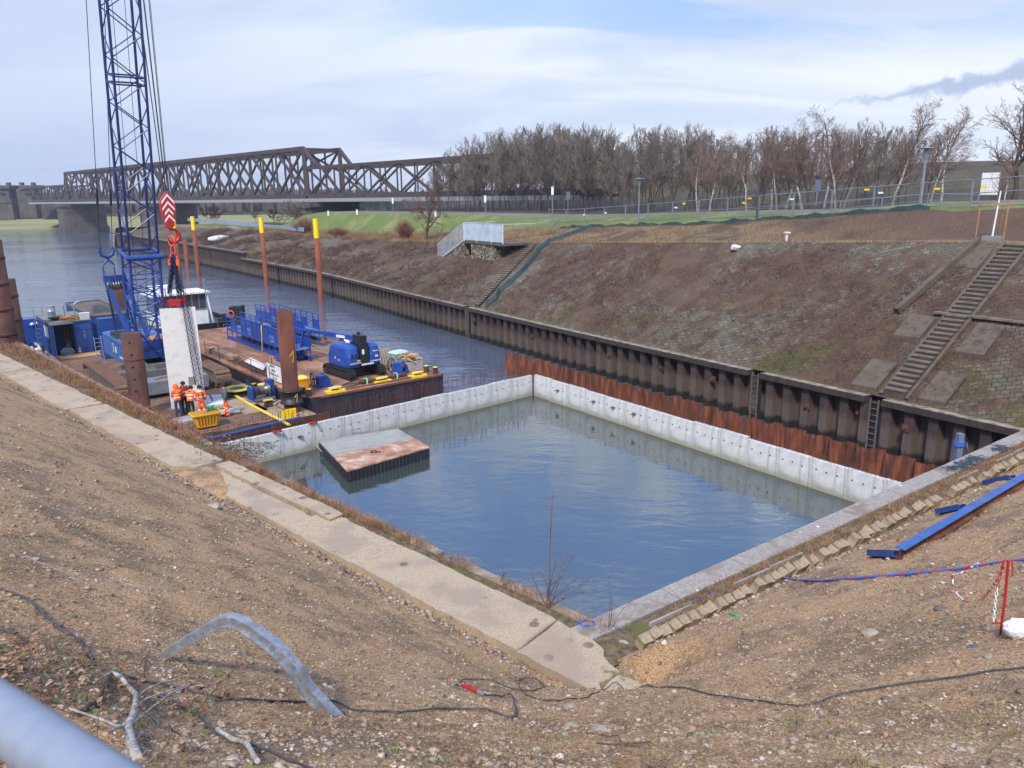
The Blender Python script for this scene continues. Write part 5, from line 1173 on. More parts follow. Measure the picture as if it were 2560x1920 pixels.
simple(mb, 'roof_hose', mat('ochre_hose', [C(178, 130, 60), C(140, 96, 50)], 4, .7), 'ochre hose coiled on the container roof', 'hose', -6.4, 27.9, PZ+Hc+.08)
mb2 = MB(); 
for k in range(6): r_ = .2+.06*k; n = 16; mb2.path([(r_*math.cos(2*math.pi*i/n), r_*.7*math.sin(2*math.pi*i/n), .05+.03*k) for i in range(n)], .04, 5, closed=True)
simple(mb2, 'roof_cable', M_rubber, 'black cable coiled on the left of the container roof', 'cable', -7.1, 28.3, PZ+Hc+.08)
mb = MB(); loftp(mb, [ring_(-.3, .3, -.2, .2, 0, .04), ring_(-.34, .34, -.24, .24, .5, .04)]); simple(mb, 'white_bin', M_conc, 'pale plastic bin at the front of the container roof', 'bin', -5.3, 27.3, PZ+Hc+.08)
mb = MB()
for s_ in (0, .6): mb.tube((s_, 0, -2.2), (s_, 0, .75), .03, 6)
for k in range(7): mb.tube((0, 0, -1.7+k*.37), (.6, 0, -1.7+k*.37), .02, 5)
o = simple(mb, 'roof_ladder', M_galv, 'galvanised ladder reaching over the left side of the container roof', 'ladder', -8.0, 32.2, PZ+Hc)
# second container and the blue lockers
t = BT('store_container', 'long blue container with a flat brown roof behind the workshop container', 'container', -4.7, 28.3, PZ, 0); mb = MB(); mb.box((1.35, 5.0, 1.25), (2.7, 10.0, 2.5))
for k in range(16): mb.box((.6+k*0, .0, 0), (.0, .0, .0)) if False else mb.box((-.03, .4+k*.62, 1.25), (.05, .3, 2.3))
for k in range(5): mb.box((.3+k*.53, -.03, 1.25), (.25, .05, 2.3))
LB(mb, 'walls', M_blue, t); mb = MB(); mb.box((1.35, 5.0, 2.56), (2.85, 10.1, .1)); LB(mb, 'roof', mat('roof_brown', [C(66, 60, 58), C(104, 92, 84)], 1, .85), t)
mb = MB()
for x_ in (0.0, 2.7): mb.box((x_, 5, 2.66), (.08, 10, .08))
mb.box((1.35, 9.9, 2.66), (2.7, .08, .08))
for k in range(8): mb.beam((.4+.1*k, 1.2+.5*k, 2.68+.03*k), (2.3-.1*k, 2.0+.6*k, 2.70+.03*k), .1, .05)
LB(mb, 'roof_battens', M_steel, t)
t = BT('blue_lockers', 'stack of three blue steel boxes between the container and the crane', 'locker stack', -4.55, 23.6, PZ, 0); mb = MB()
for k in range(3): mb.box((0, 0, .52+k*.98), (1.25, .95, .94))
LB(mb, 'boxes', M_blue, t); mb = MB()
for k in range(3): mb.box((0, 0, 1.0+k*.98), (1.29, .99, .03))
LB(mb, 'rims', M_bluedk, t)
mb = MB()
for s_ in (0, .45): mb.tube((s_, 0, 0), (s_, .4, 2.1), .03, 6)
for k in range(7): mb.tube((0, .05+k*.055, .25+k*.28), (.45, .05+k*.055, .25+k*.28), .02, 5)
simple(mb, 'access_ladder', M_galv, 'short ladder leaning at the rear of the crane house', 'ladder', -6.05, 20.6, PZ)
mb = MB(); mb.box((0, 0, .05), (2.6, .9, .1)); mb.box((.3, .6, .08), (2.4, .3, .1)); simple(mb, 'wooden_boards', mat('new_boards', [C(166, 132, 88), C(190, 158, 112)], 1.5, .8), 'light timber boards on the deck in front of the container', 'boards', -6.3, 25.4, PZ+.03)
# generator, tank and canisters at the left end
q = P(52, 868, .8); tg_ = thing('generator_box', 'blue box with lamps at the left end of the pontoon beside the dark piles', 'generator', (q[0]-.6, q[1]+2.5, .75), TH); mb = MB(); mb.box((0, 0, 1.0), (1.5, 1.4, 2.0)); LB(mb, 'housing', M_gang, tg_)
mb = MB(); mb.lathe((.1, -.8, 1.5), [(.14, 0), (.2, .1), (.05, .22)], 12); mb.lathe((.5, -.8, 1.6), [(.1, 0), (.14, .1), (.05, .18)], 12); LB(mb, 'lamps', M_conc, tg_)
struct_q = MB(); struct_q.box((0, 0, -.6), (4.4, 3.4, 1.2)); o = struct_q.build('small_pontoon', M_hull, None, world=False); o.location = (q[0]+.2, q[1]+2.4, .70); o.rotation_euler = (0, 0, TH); tag(o, 'small dark float under the blue generator box at the far left', 'pontoon')
mb = MB(); mb.box((0, 0, .3), (1.5, .9, .6)); mb.box((0, 0, .62), (1.6, 1.0, .05)); q2 = P(86, 858, .8); o = mb.build('blue_tray', M_blue, None, world=False); o.location = (q2[0]-.5, q2[1]+1.2, .72); o.rotation_euler = (0, 0, TH); tag(o, 'open blue steel tray left of the workshop container', 'tray')
for k in range(6):
    q = P(72+k*6.2, 868-(k % 3)*3, 1.3); mb = MB(); mb.lathe((0, 0, 0), [(.17, 0), (.19, .05), (.19, .35), (.08, .42), (.08, .47)], 12); o = mb.build('canister', [M_white, M_white, M_rubber][k % 3], None, world=False); o.location = (q[0], q[1], .78); tag(o, ['white', 'white', 'black'][k % 3]+' plastic canister, number %s from the left in the row below the container' % ['one', 'two', 'three', 'four', 'five', 'six'][k], 'canister', 'canisters at the left end of the pontoon')
mb = MB(); mb.lathe((0, 0, 0), [(.12, 0), (.12, .5), (.05, .58)], 10); q = P(58, 878, 1.2); o = mb.build('red_bottle', M_red, None, world=False); o.location = (q[0], q[1], .75); tag(o, 'red gas bottle below the blue generator box', 'gas bottle')
# ---- push boat
t = BT('push_boat', 'white and black push boat moored behind the barge with a glazed wheelhouse', 'boat', 2.9, 31.2, 0, 0)
mb = MB(); mb.prism([(-3.6, -2.9), (3.7, -2.9), (4.0, -2.0), (4.0, 6), (-3.8, 6), (-3.8, -2.2)], -.6, 1.45); mb.box((.1, -2.86, 1.6), (7.2, .12, .35)); mb.box((3.93, 1.6, 1.6), (.12, 7.4, .35)); LB(mb, 'hull', M_black, t)
mb = MB(); mb.tube((-3.6, -2.98, 1.15), (3.7, -2.98, 1.15), .05, 6); mb.tube((-3.6, -2.98, 1.75), (3.7, -2.98, 1.78), .03, 6); LB(mb, 'rubbing_band', M_steel, t)
wz = zat(*BP(3, 30)[:2], 738)
mb = MB(); mb.box((-.1, .9, 2.0), (4.3, 3.0, 1.25)); wb = LB(mb, 'wheelhouse', M_white, t)
mb = MB(); mb.box((-.1, .9, (2.65+wz)/2), (4.2, 2.9, wz-2.65)); LB(mb, 'windows', M_glass, wb)
mb = MB()
for k in range(8): mb.box((-2.2+k*.6, -.56, (2.65+wz)/2), (.06, .05, wz-2.65))
for k in range(5): mb.box((2.02, -.5+k*.7, (2.65+wz)/2), (.05, .06, wz-2.65))
mb.box((-.1, -.57, 2.72), (4.25, .05, .12)); LB(mb, 'window_bars', M_galv, wb)
mb = MB(); mb.box((-.1, .9, wz+.06), (4.9, 3.5, .14)); LB(mb, 'roof', M_white, wb)
mb = MB(); mb.box((-1.4, .9, wz+.75), (1.7, .3, .08)); mb.box((-1.5, .7, wz+.55), (1.5, .1, .35)); mb.box((-1.0, .8, wz+.4), (.3, .3, .25)); mb.tube((-.6, .8, wz), (-.9, .8, wz+.7), .04, 5); LB(mb, 'searchlight_rack', M_white, t)
mb = MB(); mb.tube((1.95, -1.2, 1.5), (1.85, -1.0, wz+1.2), .05, 6); mb.box((1.85, -1.0, wz+1.0), (2.4, .05, .05)); mb.box((1.85, -1.0, wz+1.12), (.15, .12, .2)); LB(mb, 'mast', M_galv, t)
mb = MB(); mb.tube((2.4, -.8, 1.4), (2.1, -.6, wz-.2), .09, 8); LB(mb, 'post', M_white, t)
mb = MB(); mb.lathe((2.9, -2.1, 1.45), [(.22, 0), (.22, .9)], 14); mb.lathe((2.9, -1.2, 1.45), [(.28, 0), (.28, .4)], 14); mb.box((3.2, -1.8, 1.8), (.3, .3, .4)); LB(mb, 'winch_and_bollards', M_black, t)
mb = MB(); n = 12; mb.path([(2.6+.14*math.cos(2*math.pi*k/n), -3.02, 1.4+.14*math.sin(2*math.pi*k/n)) for k in range(n)], .04, 6, closed=True); LB(mb, 'hawse_ring', M_steel, t)
mb = MB(); mb.path([(0, 0, 0), (-.2, -.6, -.5), (0, -1.4, -.75), (.5, -2.2, -.72), (.2, -3.2, -.72)], .03, 5); simple(mb, 'mooring_line', M_rustdark, 'brown mooring line slack between the push boat and the barge deck', 'rope', 4.9, 28.2, 2.1)
# ================================================================ people
M_skin = mat('skin', [C(196, 146, 118)], rough=.6); M_hiv = mat('hi_vis_orange', [C(238, 92, 28), C(250, 112, 40)], 6, .75); M_refl = mat('reflective', [C(214, 214, 206)], rough=.4)
M_navy = mat('navy_cloth', [C(30, 48, 96), C(40, 60, 110)], 8, .9); M_blk = mat('black_cloth', [C(24, 25, 28), C(36, 37, 40)], 8, .9); M_hood = mat('grey_cloth', [C(74, 84, 92), C(92, 102, 110)], 8, .9); M_boot = mat('boots', [C(30, 26, 24)], rough=.7)
def person(label, loc, face, trousers, jacket, hat, J=None, bands=True, trbands=False, h=1.78, vest=None, hoodie=False):
    """J overrides joints; x = to the figure's left, -y = where it faces"""
    j = dict(pel=(0, 0, .95), ch=(0, .0, 1.28), nk=(0, .01, 1.50), hd=(0, -.02, 1.66), sl=(.20, .01, 1.43), sr=(-.20, .01, 1.43), el=(.27, .02, 1.15), er=(-.27, .02, 1.15), wl=(.26, -.12, .92), wr=(-.26, -.12, .92),
             hl=(.10, 0, .90), hr=(-.10, 0, .90), kl=(.12, -.03, .50), kr=(-.12, -.03, .50), al=(.13, .03, .10), ar=(-.13, .03, .10), tl=(.15, -.16, .04), tr=(-.15, -.16, .04))
    if J: j.update(J)
    nm = ['pel', 'ch', 'nk', 'hd', 'sl', 'el', 'wl', 'sr', 'er', 'wr', 'hl', 'kl', 'al', 'tl', 'hr', 'kr', 'ar', 'tr']
    rad = dict(pel=(.155, .115), ch=(.19, .14), nk=(.07, .07), hd=(.095, .115), sl=(.085, .085), sr=(.085, .085), el=(.062, .062), er=(.062, .062), wl=(.045, .045), wr=(.045, .045), hl=(.105, .105), hr=(.105, .105), kl=(.078, .078), kr=(.078, .078), al=(.058, .058), ar=(.058, .058), tl=(.04, .045), tr=(.04, .045))
    ed = [('pel', 'ch'), ('ch', 'nk'), ('nk', 'hd'), ('ch', 'sl'), ('sl', 'el'), ('el', 'wl'), ('ch', 'sr'), ('sr', 'er'), ('er', 'wr'), ('pel', 'hl'), ('hl', 'kl'), ('kl', 'al'), ('al', 'tl'), ('pel', 'hr'), ('hr', 'kr'), ('kr', 'ar'), ('ar', 'tr')]
    me = bpy.data.meshes.new('person'); me.from_pydata([j[n] for n in nm], [(nm.index(a), nm.index(b_)) for a, b_ in ed], []); me.update()
    ob = bpy.data.objects.new('tmp', me); COL.objects.link(ob); ob.modifiers.new('s', 'SKIN'); sb = ob.modifiers.new('u', 'SUBSURF'); sb.levels = 2; sb.render_levels = 2
    if not me.skin_vertices: me.attributes.new('x', 'FLOAT', 'POINT')
    for i, n in enumerate(nm): v = me.skin_vertices[0].data[i]; v.radius = rad[n]; v.use_root = (n == 'pel')
    bpy.context.view_layer.update(); dg = bpy.context.evaluated_depsgraph_get(); ev = ob.evaluated_get(dg); m2 = ev.to_mesh()
    mb = MB(); mb.smooth = True; hips = Vector(j['pel'])
    vs = [v.co.copy() for v in m2.vertices]; fs = [tuple(p.vertices) for p in m2.polygons]; ev.to_mesh_clear(); bpy.data.objects.remove(ob)
    sc1 = h/1.78; mb.add([v*sc1 for v in vs], fs)
    hd = Vector(j['hd']); nk = Vector(j['nk']); ups = (nk-hips).normalized(); wl, wr = Vector(j['wl']), Vector(j['wr'])
    for i, f in enumerate(fs):
        c_ = sum((vs[k] for k in f), Vector())/len(f); mi = 1
        if (c_-hd).length < .15 and (c_-nk).dot(hd-nk) > 0.003: mi = 0
        elif c_.z < .09: mi = 4
        elif c_.z < .84 or ((c_-hips).dot(ups) < -.07 and (c_-wl).length > .12 and (c_-wr).length > .12): mi = 3 if trbands and (.30 < c_.z < .36 or .44 < c_.z < .5) else 2
        elif bands and (.06 < (c_-hips).dot(ups) < .11 or .22 < (c_-hips).dot(ups) < .27): mi = 3
        mb.mi[i] = mi
    # hands: palm and five fingers closed a little, then nose and ears
    mb.m = 0
    for s_, w_, e_ in ((1, wl, Vector(j['el'])), (-1, wr, Vector(j['er']))):
        d_ = (w_-e_).normalized(); a = d_.cross(Vector((0, 1, 0)) if abs(d_.y) < .8 else Z).normalized(); n_ = d_.cross(a)
        mb.tube((w_+d_*.02)*sc1, (w_+d_*.10)*sc1, .036, 8, .032)
        for k in range(4): b0 = w_+d_*.09+a*(-.028+.019*k); l_ = [.055, .068, .064, .048][k]; mb.path([b0*sc1, (b0+d_*l_*.6+n_*.008)*sc1, (b0+d_*l_+n_*.03)*sc1], [.0095, .0085, .007], 6)
        b0 = w_+d_*.045+a*.032; mb.path([b0*sc1, (b0+a*.025+d_*.03)*sc1, (b0+a*.028+d_*.058+n_*.015)*sc1], [.011, .0095, .008], 6)
    mb.lathe((hd+Vector((0, -.115, .0)))*sc1, [(.006, .028), (.02, -.008), (.012, -.02)], 6)
    for s_ in (-1, 1): mb.lathe((hd+Vector((.098*s_, 0, -.02)))*sc1, [(.012, -.03), (.018, .0), (.014, .03)], 6); 
    o = mb.build('person', [M_skin, jacket, trousers, M_refl, M_boot], None, world=False); o.location = loc; o.rotation_euler = (0, 0, face); MW[o.name] = Matrix.Translation(Vector(loc)) @ Matrix.Rotation(face, 4, 'Z'); tag(o, label, 'person', 'construction workers on the pontoon')
    mb = MB(); mb.smooth = True
    if hat is not None: mb.lathe((hd+Vector((0, .01, .02)))*sc1, [(.118, -.02), (.125, .03), (.118, .08), (.085, .125), (.03, .148)], 16); LB(mb, 'beanie', hat, o)
    else: mb.lathe((hd+Vector((0, .03, -.04)))*sc1, [(.13, -.08), (.145, 0), (.135, .08), (.09, .15), (.03, .18)], 16); LB(mb, 'hood', jacket, o)
    mb = MB(); e_ = hd+Vector((0, -.1, .02)); 
    for s_ in (-1, 1): mb.lathe((e_+Vector((.032*s_, -.006, 0)))*sc1, [(.002, -.008), (.009, 0), (.002, .008)], 6)
    mb.box((e_+Vector((0, -.008, -.075)))*sc1, (.045, .01, .008)); LB(mb, 'eyes_and_mouth', M_boot, o)
    if hoodie: mb = MB(); mb.smooth = True; mb.lathe((nk+Vector((0, .05, -.03)))*sc1, [(.10, -.04), (.14, .0), (.12, .06), (.06, .08)], 14); LB(mb, 'hood', jacket, o)
    elif hat is not None: mb = MB(); mb.smooth = True; mb.lathe((nk+Vector((0, .03, -.04)))*sc1, [(.10, -.03), (.125, .0), (.10, .06), (.09, .07)], 14); LB(mb, 'collar', M_refl if vest else M_blk, o)
    if vest:
        mb = MB(); 
        for s_ in (-.09, .1): mb.path([(s_, .165, 1.02), (s_*1.1, .175, 1.25), (s_*1.1, .13, 1.42)], .014, 4)
        mb.path([(-.2, .08, 1.06), (-.1, .16, 1.05), (.1, .165, 1.0), (.21, .05, 1.02)], .016, 4); LB(mb, 'harness', M_blk, o)
    return o
def ploc(px__, py__): q = P(px__, py__, PZ+.02); return (q[0], q[1], PZ+.02)
away = lambda l: math.atan2(-l[0], l[1])+math.pi    # facing away from the camera side
for lab, pp, da, kw in [
    ('worker with raised orange hood and blue trousers at the left of the group', (449, 1040), .25, dict(trousers=M_navy, jacket=M_hiv, hat=None, J=dict(ch=(0, -.04, 1.27), nk=(0, -.1, 1.48), hd=(0, -.17, 1.62), wl=(.16, -.3, 1.05), wr=(-.16, -.3, 1.0), er=(-.27, -.08, 1.16), el=(.27, -.08, 1.16)))),
    ('worker in a black beanie facing the camera behind the blue trousered worker', (464, 1033), math.pi+.5, dict(trousers=M_blk, jacket=mat('worn_orange', [C(196, 70, 34), C(110, 40, 34)], 5, .8), hat=M_blk, J=dict(hd=(0, -.08, 1.64), wl=(.1, -.3, 1.12), wr=(-.1, -.3, 1.1)))),
    ('worker in orange jacket and black trousers bending in the middle of the group', (480, 1041), -.35, dict(trousers=M_blk, jacket=M_hiv, hat=M_blk, h=1.72, J=dict(ch=(0, -.10, 1.24), nk=(0, -.2, 1.42), hd=(.0, -.3, 1.53), sl=(.2, -.14, 1.38), sr=(-.2, -.14, 1.38), el=(.28, -.25, 1.12), er=(-.28, -.25, 1.12), wl=(.14, -.42, .98), wr=(-.14, -.42, .98)))),
    ('worker in orange jacket and orange trousers with a black harness', (507, 1044), 0.05, dict(trousers=M_hiv, jacket=M_hiv, hat=M_blk, vest=True, trbands=True, h=1.75, J=dict(hd=(0, -.05, 1.65), wl=(.24, -.22, .98), wr=(-.24, -.22, .98)))),
    ('worker in grey hoodie and orange trousers standing alone on the right', (567, 1040), math.pi/2+.1, dict(trousers=M_hiv, jacket=M_hood, hat=M_blk, bands=False, trbands=True, hoodie=True, J=dict(al=(.13, .10, .10), tl=(.15, -.1, .04), kl=(.12, .02, .5), tr=(-.15, -.22, .04), ar=(-.13, -.05, .10), wl=(.2, -.05, .95), wr=(-.2, -.14, .95))))]:
    l_ = ploc(*pp)
    person(lab, l_, math.atan2(l_[1], l_[0])+math.pi/2+da if da < 2 and 'alone' not in lab else (math.atan2(l_[1], l_[0])+math.pi/2+da), **kw)
# ================================================================ trees
def bough(mb, p, d, L, r, lev, rg, o, segs=3):
    """one tapering limb as thin three sided tubes, with its side shoots"""
    pts = [p]; rr = [r]; q = Vector(p); dd = Vector(d).normalized()
    for i in range(segs):
        dd = (dd+Vector((rg.gauss(0, 1), rg.gauss(0, 1), rg.gauss(0, 1)))*o['wob']+Vector((0, 0, o['up'][min(lev, len(o['up'])-1)]))).normalized()
        q = q+dd*(L/segs); pts.append(q.copy()); rr.append(max(r*(1-(i+1)/segs*.72), o['rmin']))
    (mb[0] if lev <= o['trunklev'] else mb[1]).path(pts, rr, 6 if lev == 0 else 3)
    if lev >= o['maxlev']: return
    n = o['n'][lev]
    for k in range(n):
        t = o['t0'][lev]+(1-o['t0'][lev])*(k+rg.random())/n; f = t*segs; i = min(int(f), segs-1); a = pts[i].lerp(pts[i+1], f-i); ax = (pts[i+1]-pts[i]).normalized()
        side = ax.orthogonal().normalized(); side = Matrix.Rotation(rg.uniform(0, 6.28), 3, ax) @ side
        an = R(o['ang'][lev]+rg.gauss(0, 8)); nd = ax*math.cos(an)+side*math.sin(an)
        bough(mb, a, nd, L*o['len'][lev]*(1-.45*t)*rg.uniform(.75, 1.2), max(rr[i]*o['rk'], o['rmin']), lev+1, rg, o, o['segs'][lev])
def make_tree(name, label, seed, h, r, o, tm, cm, cat='tree', group=None):
    rg = random.Random(seed); t = thing(name, label, cat, (0, 0, 0), 0, group); mb = (MB(), MB())
    bough(mb, Vector((0, 0, -.2)), Vector((rg.gauss(0, .03), rg.gauss(0, .03), 1)), h, r, 0, rg, o, 6)
    mb[0].build('trunk', tm, t, world=False); mb[1].build('crown', cm, t, world=False); return t
M_trunk = mat('forest_bark', [C(50, 42, 40), C(84, 72, 66)], 2, .9)
M_crown = mat('forest_twigs', [C(70, 64, 58), C(112, 103, 94), C(90, 82, 74)], .5, .9)
oF = dict(wob=.07, up=[0, .10, .14, .1], trunklev=0, maxlev=3, n=[26, 8, 4], t0=[.24, .15, .2], ang=[40, 32, 30], len=[.36, .52, .6], rk=.5, rmin=.021, segs=[3, 3, 2])
oB = dict(wob=.10, up=[0, .06, -.05, -.10], trunklev=0, maxlev=3, n=[20, 10, 5], t0=[.28, .2, .2], ang=[40, 42, 40], len=[.40, .5, .6], rk=.45, rmin=.012, segs=[4, 3, 3])
oS = dict(wob=.13, up=[0, .07, .05, .02], trunklev=1, maxlev=4, n=[10, 7, 5, 4], t0=[.22, .25, .2, .2], ang=[52, 42, 40, 40], len=[.72, .6, .55, .5], rk=.6, rmin=.014, segs=[4, 3, 3, 2])
def skyy(x): return float(np.interp(x, [1040, 1110, 1170, 1250, 1340, 1420, 1500, 1580, 1640, 1720, 1800, 1880, 1960, 2040, 2120, 2250, 2400, 2560], [465, 415, 385, 360, 345, 350, 352, 368, 352, 350, 360, 352, 350, 352, 352, 345, 345, 345]))
def pxof(x, y, z): return proj((x, y, z))[0]
where = lambda px: ('near the left end of the wood' if px < 1300 else 'left of the tall lamp' if px < 1580 else 'right of the tall lamp' if px < 1800 else 'behind the birches')
protos = [make_tree('plantation_tree', 'bare upright tree', 20+i, 12, .13, oF, M_trunk, M_crown) for i in range(5)]
GF = 'bare trees of the plantation behind the mesh fence'
used = set(); rt = random.Random(77); cnt = 0
rows = [(35.5, 3.2), (38.5, 3.3), (41.5, 3.3), (45, 3.5), (49, 3.8), (54, 4.5), (61, 5.5)]
lab_f = 'slender bare upright tree in the brown plantation behind the mesh fence, one of many alike'
for ri, (w_, st_) in enumerate(rows):
    s = 24+ri*3
    while s < 126:
        p = FB(s+rt.uniform(-.6, .6), w_+rt.uniform(-.6, .6)); zb = zP(s)+(.2 if w_ < 50 else 1)
        px = pxof(p[0], p[1], zb); yt = skyy(px)+rt.uniform(-16, 30)
        if px > 1070:
            h = min(max(zat(p[0], p[1], yt)-zb, 4.5), 17)
            k = (cnt*3+ri) % 5; root = protos[k]; a = rt.uniform(0, 6.28); sc_ = (h/12*rt.uniform(.85, 1.05), h/12*rt.uniform(.85, 1.05), h/12)
            if k in used: dupt(root, (p[0], p[1], zb), a, sc_, lab_f, GF)
            else: used.add(k); place(root, (p[0], p[1], zb), a, sc_); tag(root, lab_f, None, GF)
            cnt += 1
        s += st_
# birches
bp_ = [(1744, 516, 352), (1774, 516, 358), (1867, 504, 350), (1930, 507, 338), (1943, 505, 345), (1965, 503, 335), (2005, 509, 318), (2061, 503, 345), (2091, 496, 295), (2110, 500, 330), (2232, 500, 282), (2326, 503, 312), (2353, 509, 285), (2511, 496, 380)]
g = G('birch_bark_tapering', .8); a = g.noise(6, 6, .6, vec=g.map(sc_=(.6, .6, 2))); zb_ = g.xyz()[2]; g.base(g.mix(g.sm(zb_, 3.2, 6.5), g.ramp(a, [(.40, C(56, 50, 46)), (.47, C(164, 160, 152)), (.65, C(196, 192, 184))]), C(98, 84, 78))); M_birch2 = g.m
bird = [make_tree('birch_tree', 'birch', 60+i, 10, .15, oB, M_birch2, mat('birch_twigs_%d' % i, [C(96, 76, 70), C(130, 108, 98)], .5, .9)) for i in range(3)]
bl_ = ['leftmost white birch, thin, in front of the plantation', 'second white birch from the left, close beside the leftmost', 'third white birch from the left, behind the dark pole', 'fourth white birch from the left, leaning over the road', 'fifth white birch from the left, almost touching the fourth', 'sixth white birch from the left in the row', 'seventh white birch from the left, left of the utility pole', 'eighth white birch from the left, right of the utility pole', 'ninth white birch, broad crown in the middle of the row', 'tenth white birch, small, just right of the broad one', 'eleventh white birch, in front of the grey tower', 'twelfth white birch, behind the tall lamp', 'thirteenth white birch, thick forked trunk leaning right', 'last white birch on the right beside the big dark tree']
for i, (px, py, yt) in enumerate(bp_):
    s, z = hit(px, py, 33); p = FB(s, 33); zb = zP(s); h = zat(p[0], p[1], yt)-zb; a = 1.1*i
    sc_ = (h/10*1.05, h/10*1.05, h/10)
    if i < 3: o = bird[i]; place(o, (p[0], p[1], zb), a, sc_); tag(o, bl_[i], 'birch tree', 'birch trees along the road')
    else: o = dupt(bird[i % 3], (p[0], p[1], zb), a, sc_, bl_[i], 'birch trees along the road'); o['category'] = 'birch tree'
    if i in (3, 12, 10, 5): o.rotation_euler = (R(2), R(9 if i == 12 else 5), 0)
# big tree at the right, bare tree on the slope, park trees
s, z = hit(2545, 432, 48); p = FB(s, 48); zb = zP(s)+.5; o = make_tree('bare_oak', 'large dark bare tree with spreading limbs at the right edge of the photo', 7, 9.5, .34, dict(oS, ang=[38, 40, 40, 38], len=[.75, .62, .55, .5], n=[13, 8, 6, 4]), M_bark, M_twig); h = zat(p[0], p[1], 205)-zb; place(o, (p[0], p[1], zb-.2), 1.0, h/14)
s, z = hit(1066, 600, 12); p = FB(s, 12); zb = z1(s); o = make_tree('bare_tree', 'bare tree with fanning twigs at the top of the slope left of the steps', 12, 5.6, .22, dict(oS, n=[10, 8, 6, 4], up=[0, .03, .02, 0]), M_bark, M_twig); h = zat(p[0], p[1], 440)-zb; place(o, (p[0], p[1], zb), 2.0, (h/8, h/8, h/8))
oR = dict(oS, n=[13, 6, 5, 3], t0=[.35, .2, .2, .2], maxlev=3, rmin=.03)
park = [make_tree('park_tree', 'park', 30+i, 5, .12, oR, M_trunk, M_crown) for i in range(3)]
k = 0
for r_ in range(2):
    for i in range(9):
        px = 800+i*20+r_*9; s, z = hit(px, 531, 40+r_*7); p = FB(s, 40+r_*7); zb = 7.6
        zt_ = zat(p[0], p[1], 462+abs(i-4)*2.0+rt.uniform(-4, 4)); h = zt_-zb; lab = 'round crowned bare tree in the clump before the bridge end, one of many alike'
        if k < 3: o = park[k]; place(o, (p[0], p[1], zb-.5), k, (h/6.4,)*3 if False else h/6.4); tag(o, lab, None, 'clump of round crowned trees below the bridge')
        else: o = dupt(park[k % 3], (p[0], p[1], zb-.5), k*1.3, h/6.4, lab, 'clump of round crowned trees below the bridge')
        k += 1
M_beech = mat('copper_leaves', [C(120, 74, 54), C(156, 100, 74)], 1, .9)
cop = make_tree('young_tree', 'small tree with copper brown leaves in the park, the one nearest the embankment', 41, 4, .08, dict(oS, n=[12, 8, 5, 3], maxlev=3, rmin=.035), M_trunk, M_beech)
pk = [(683, 562, 520, True, None), (520, 556, 515, True, 'small copper brown tree, leftmost in the park'), (545, 558, 512, True, 'small copper brown tree, second from the left in the park'), (742, 575, 498, False, 'thin bare park tree left of the embankment end'), (765, 574, 495, False, 'thin bare park tree at the embankment end'), (640, 556, 528, False, 'small bare park tree behind the blue barrier')]
for i, (px, yb, yt, cop_, lab) in enumerate(pk):
    q = P(px, yb, 5.5); h = zat(q[0], q[1], yt)-5.5; src = cop if cop_ else park[0]
    if i == 0: place(cop, q, 0, h/5.2)
    else: o = dupt(src, q, i*1.0, h/(5.2 if cop_ else 6.4), lab, 'small trees in the park'); 
cop['group'] = 'small trees in the park'
def shrub(name, label, loc, rad, h, n, m, seed, group=None, cat='shrub', curl=.12):
    rg = random.Random(seed); mb = MB()
    for k in range(n):
        a = rg.uniform(0, 6.28); t = rg.random()**.6; tip = Vector((math.cos(a)*rad*t, math.sin(a)*rad*t, h*(1-.45*t*t)*rg.uniform(.7, 1.05))); b0 = Vector((math.cos(a)*rad*.25*rg.random(), math.sin(a)*rad*.25*rg.random(), 0)); c_ = b0.lerp(tip, .5)+Vector((rg.gauss(0, curl), rg.gauss(0, curl), .1*h)); mb.path([b0, c_, tip], [.014*h**.3, .010, .006], 3)
        for q in range(3): e = c_.lerp(tip, rg.random()); mb.path([e, e+Vector((rg.gauss(0, .16), rg.gauss(0, .16), rg.uniform(.02, .22)))*h*.6], [.008, .005], 3)
    o = mb.build(name, m, None, world=False); o.location = loc; return tag(o, label, cat, group)
M_redtw = mat('red_twigs', [C(98, 58, 52), C(132, 84, 72)], 2, .9)
for (px, py, r_, h_, lab, sd) in [(763, 588, 2.6, 3.0, 'dense reddish bare bush at the top of the slope behind the tall pole', 1), (845, 592, 2.2, 1.6, 'low brown bush right of the nearest yellow topped pole', 2), (1012, 600, 1.5, 2.9, 'reddish bare bush left of the bare tree on the slope', 3)]:
    s, z = hit(px, py, 12.5); p = FB(s, 12.5); shrub('bush', lab, (p[0], p[1], z1(s)), r_, h_, 420, M_redtw, sd, 'bushes along the top of the slope', curl=.3)
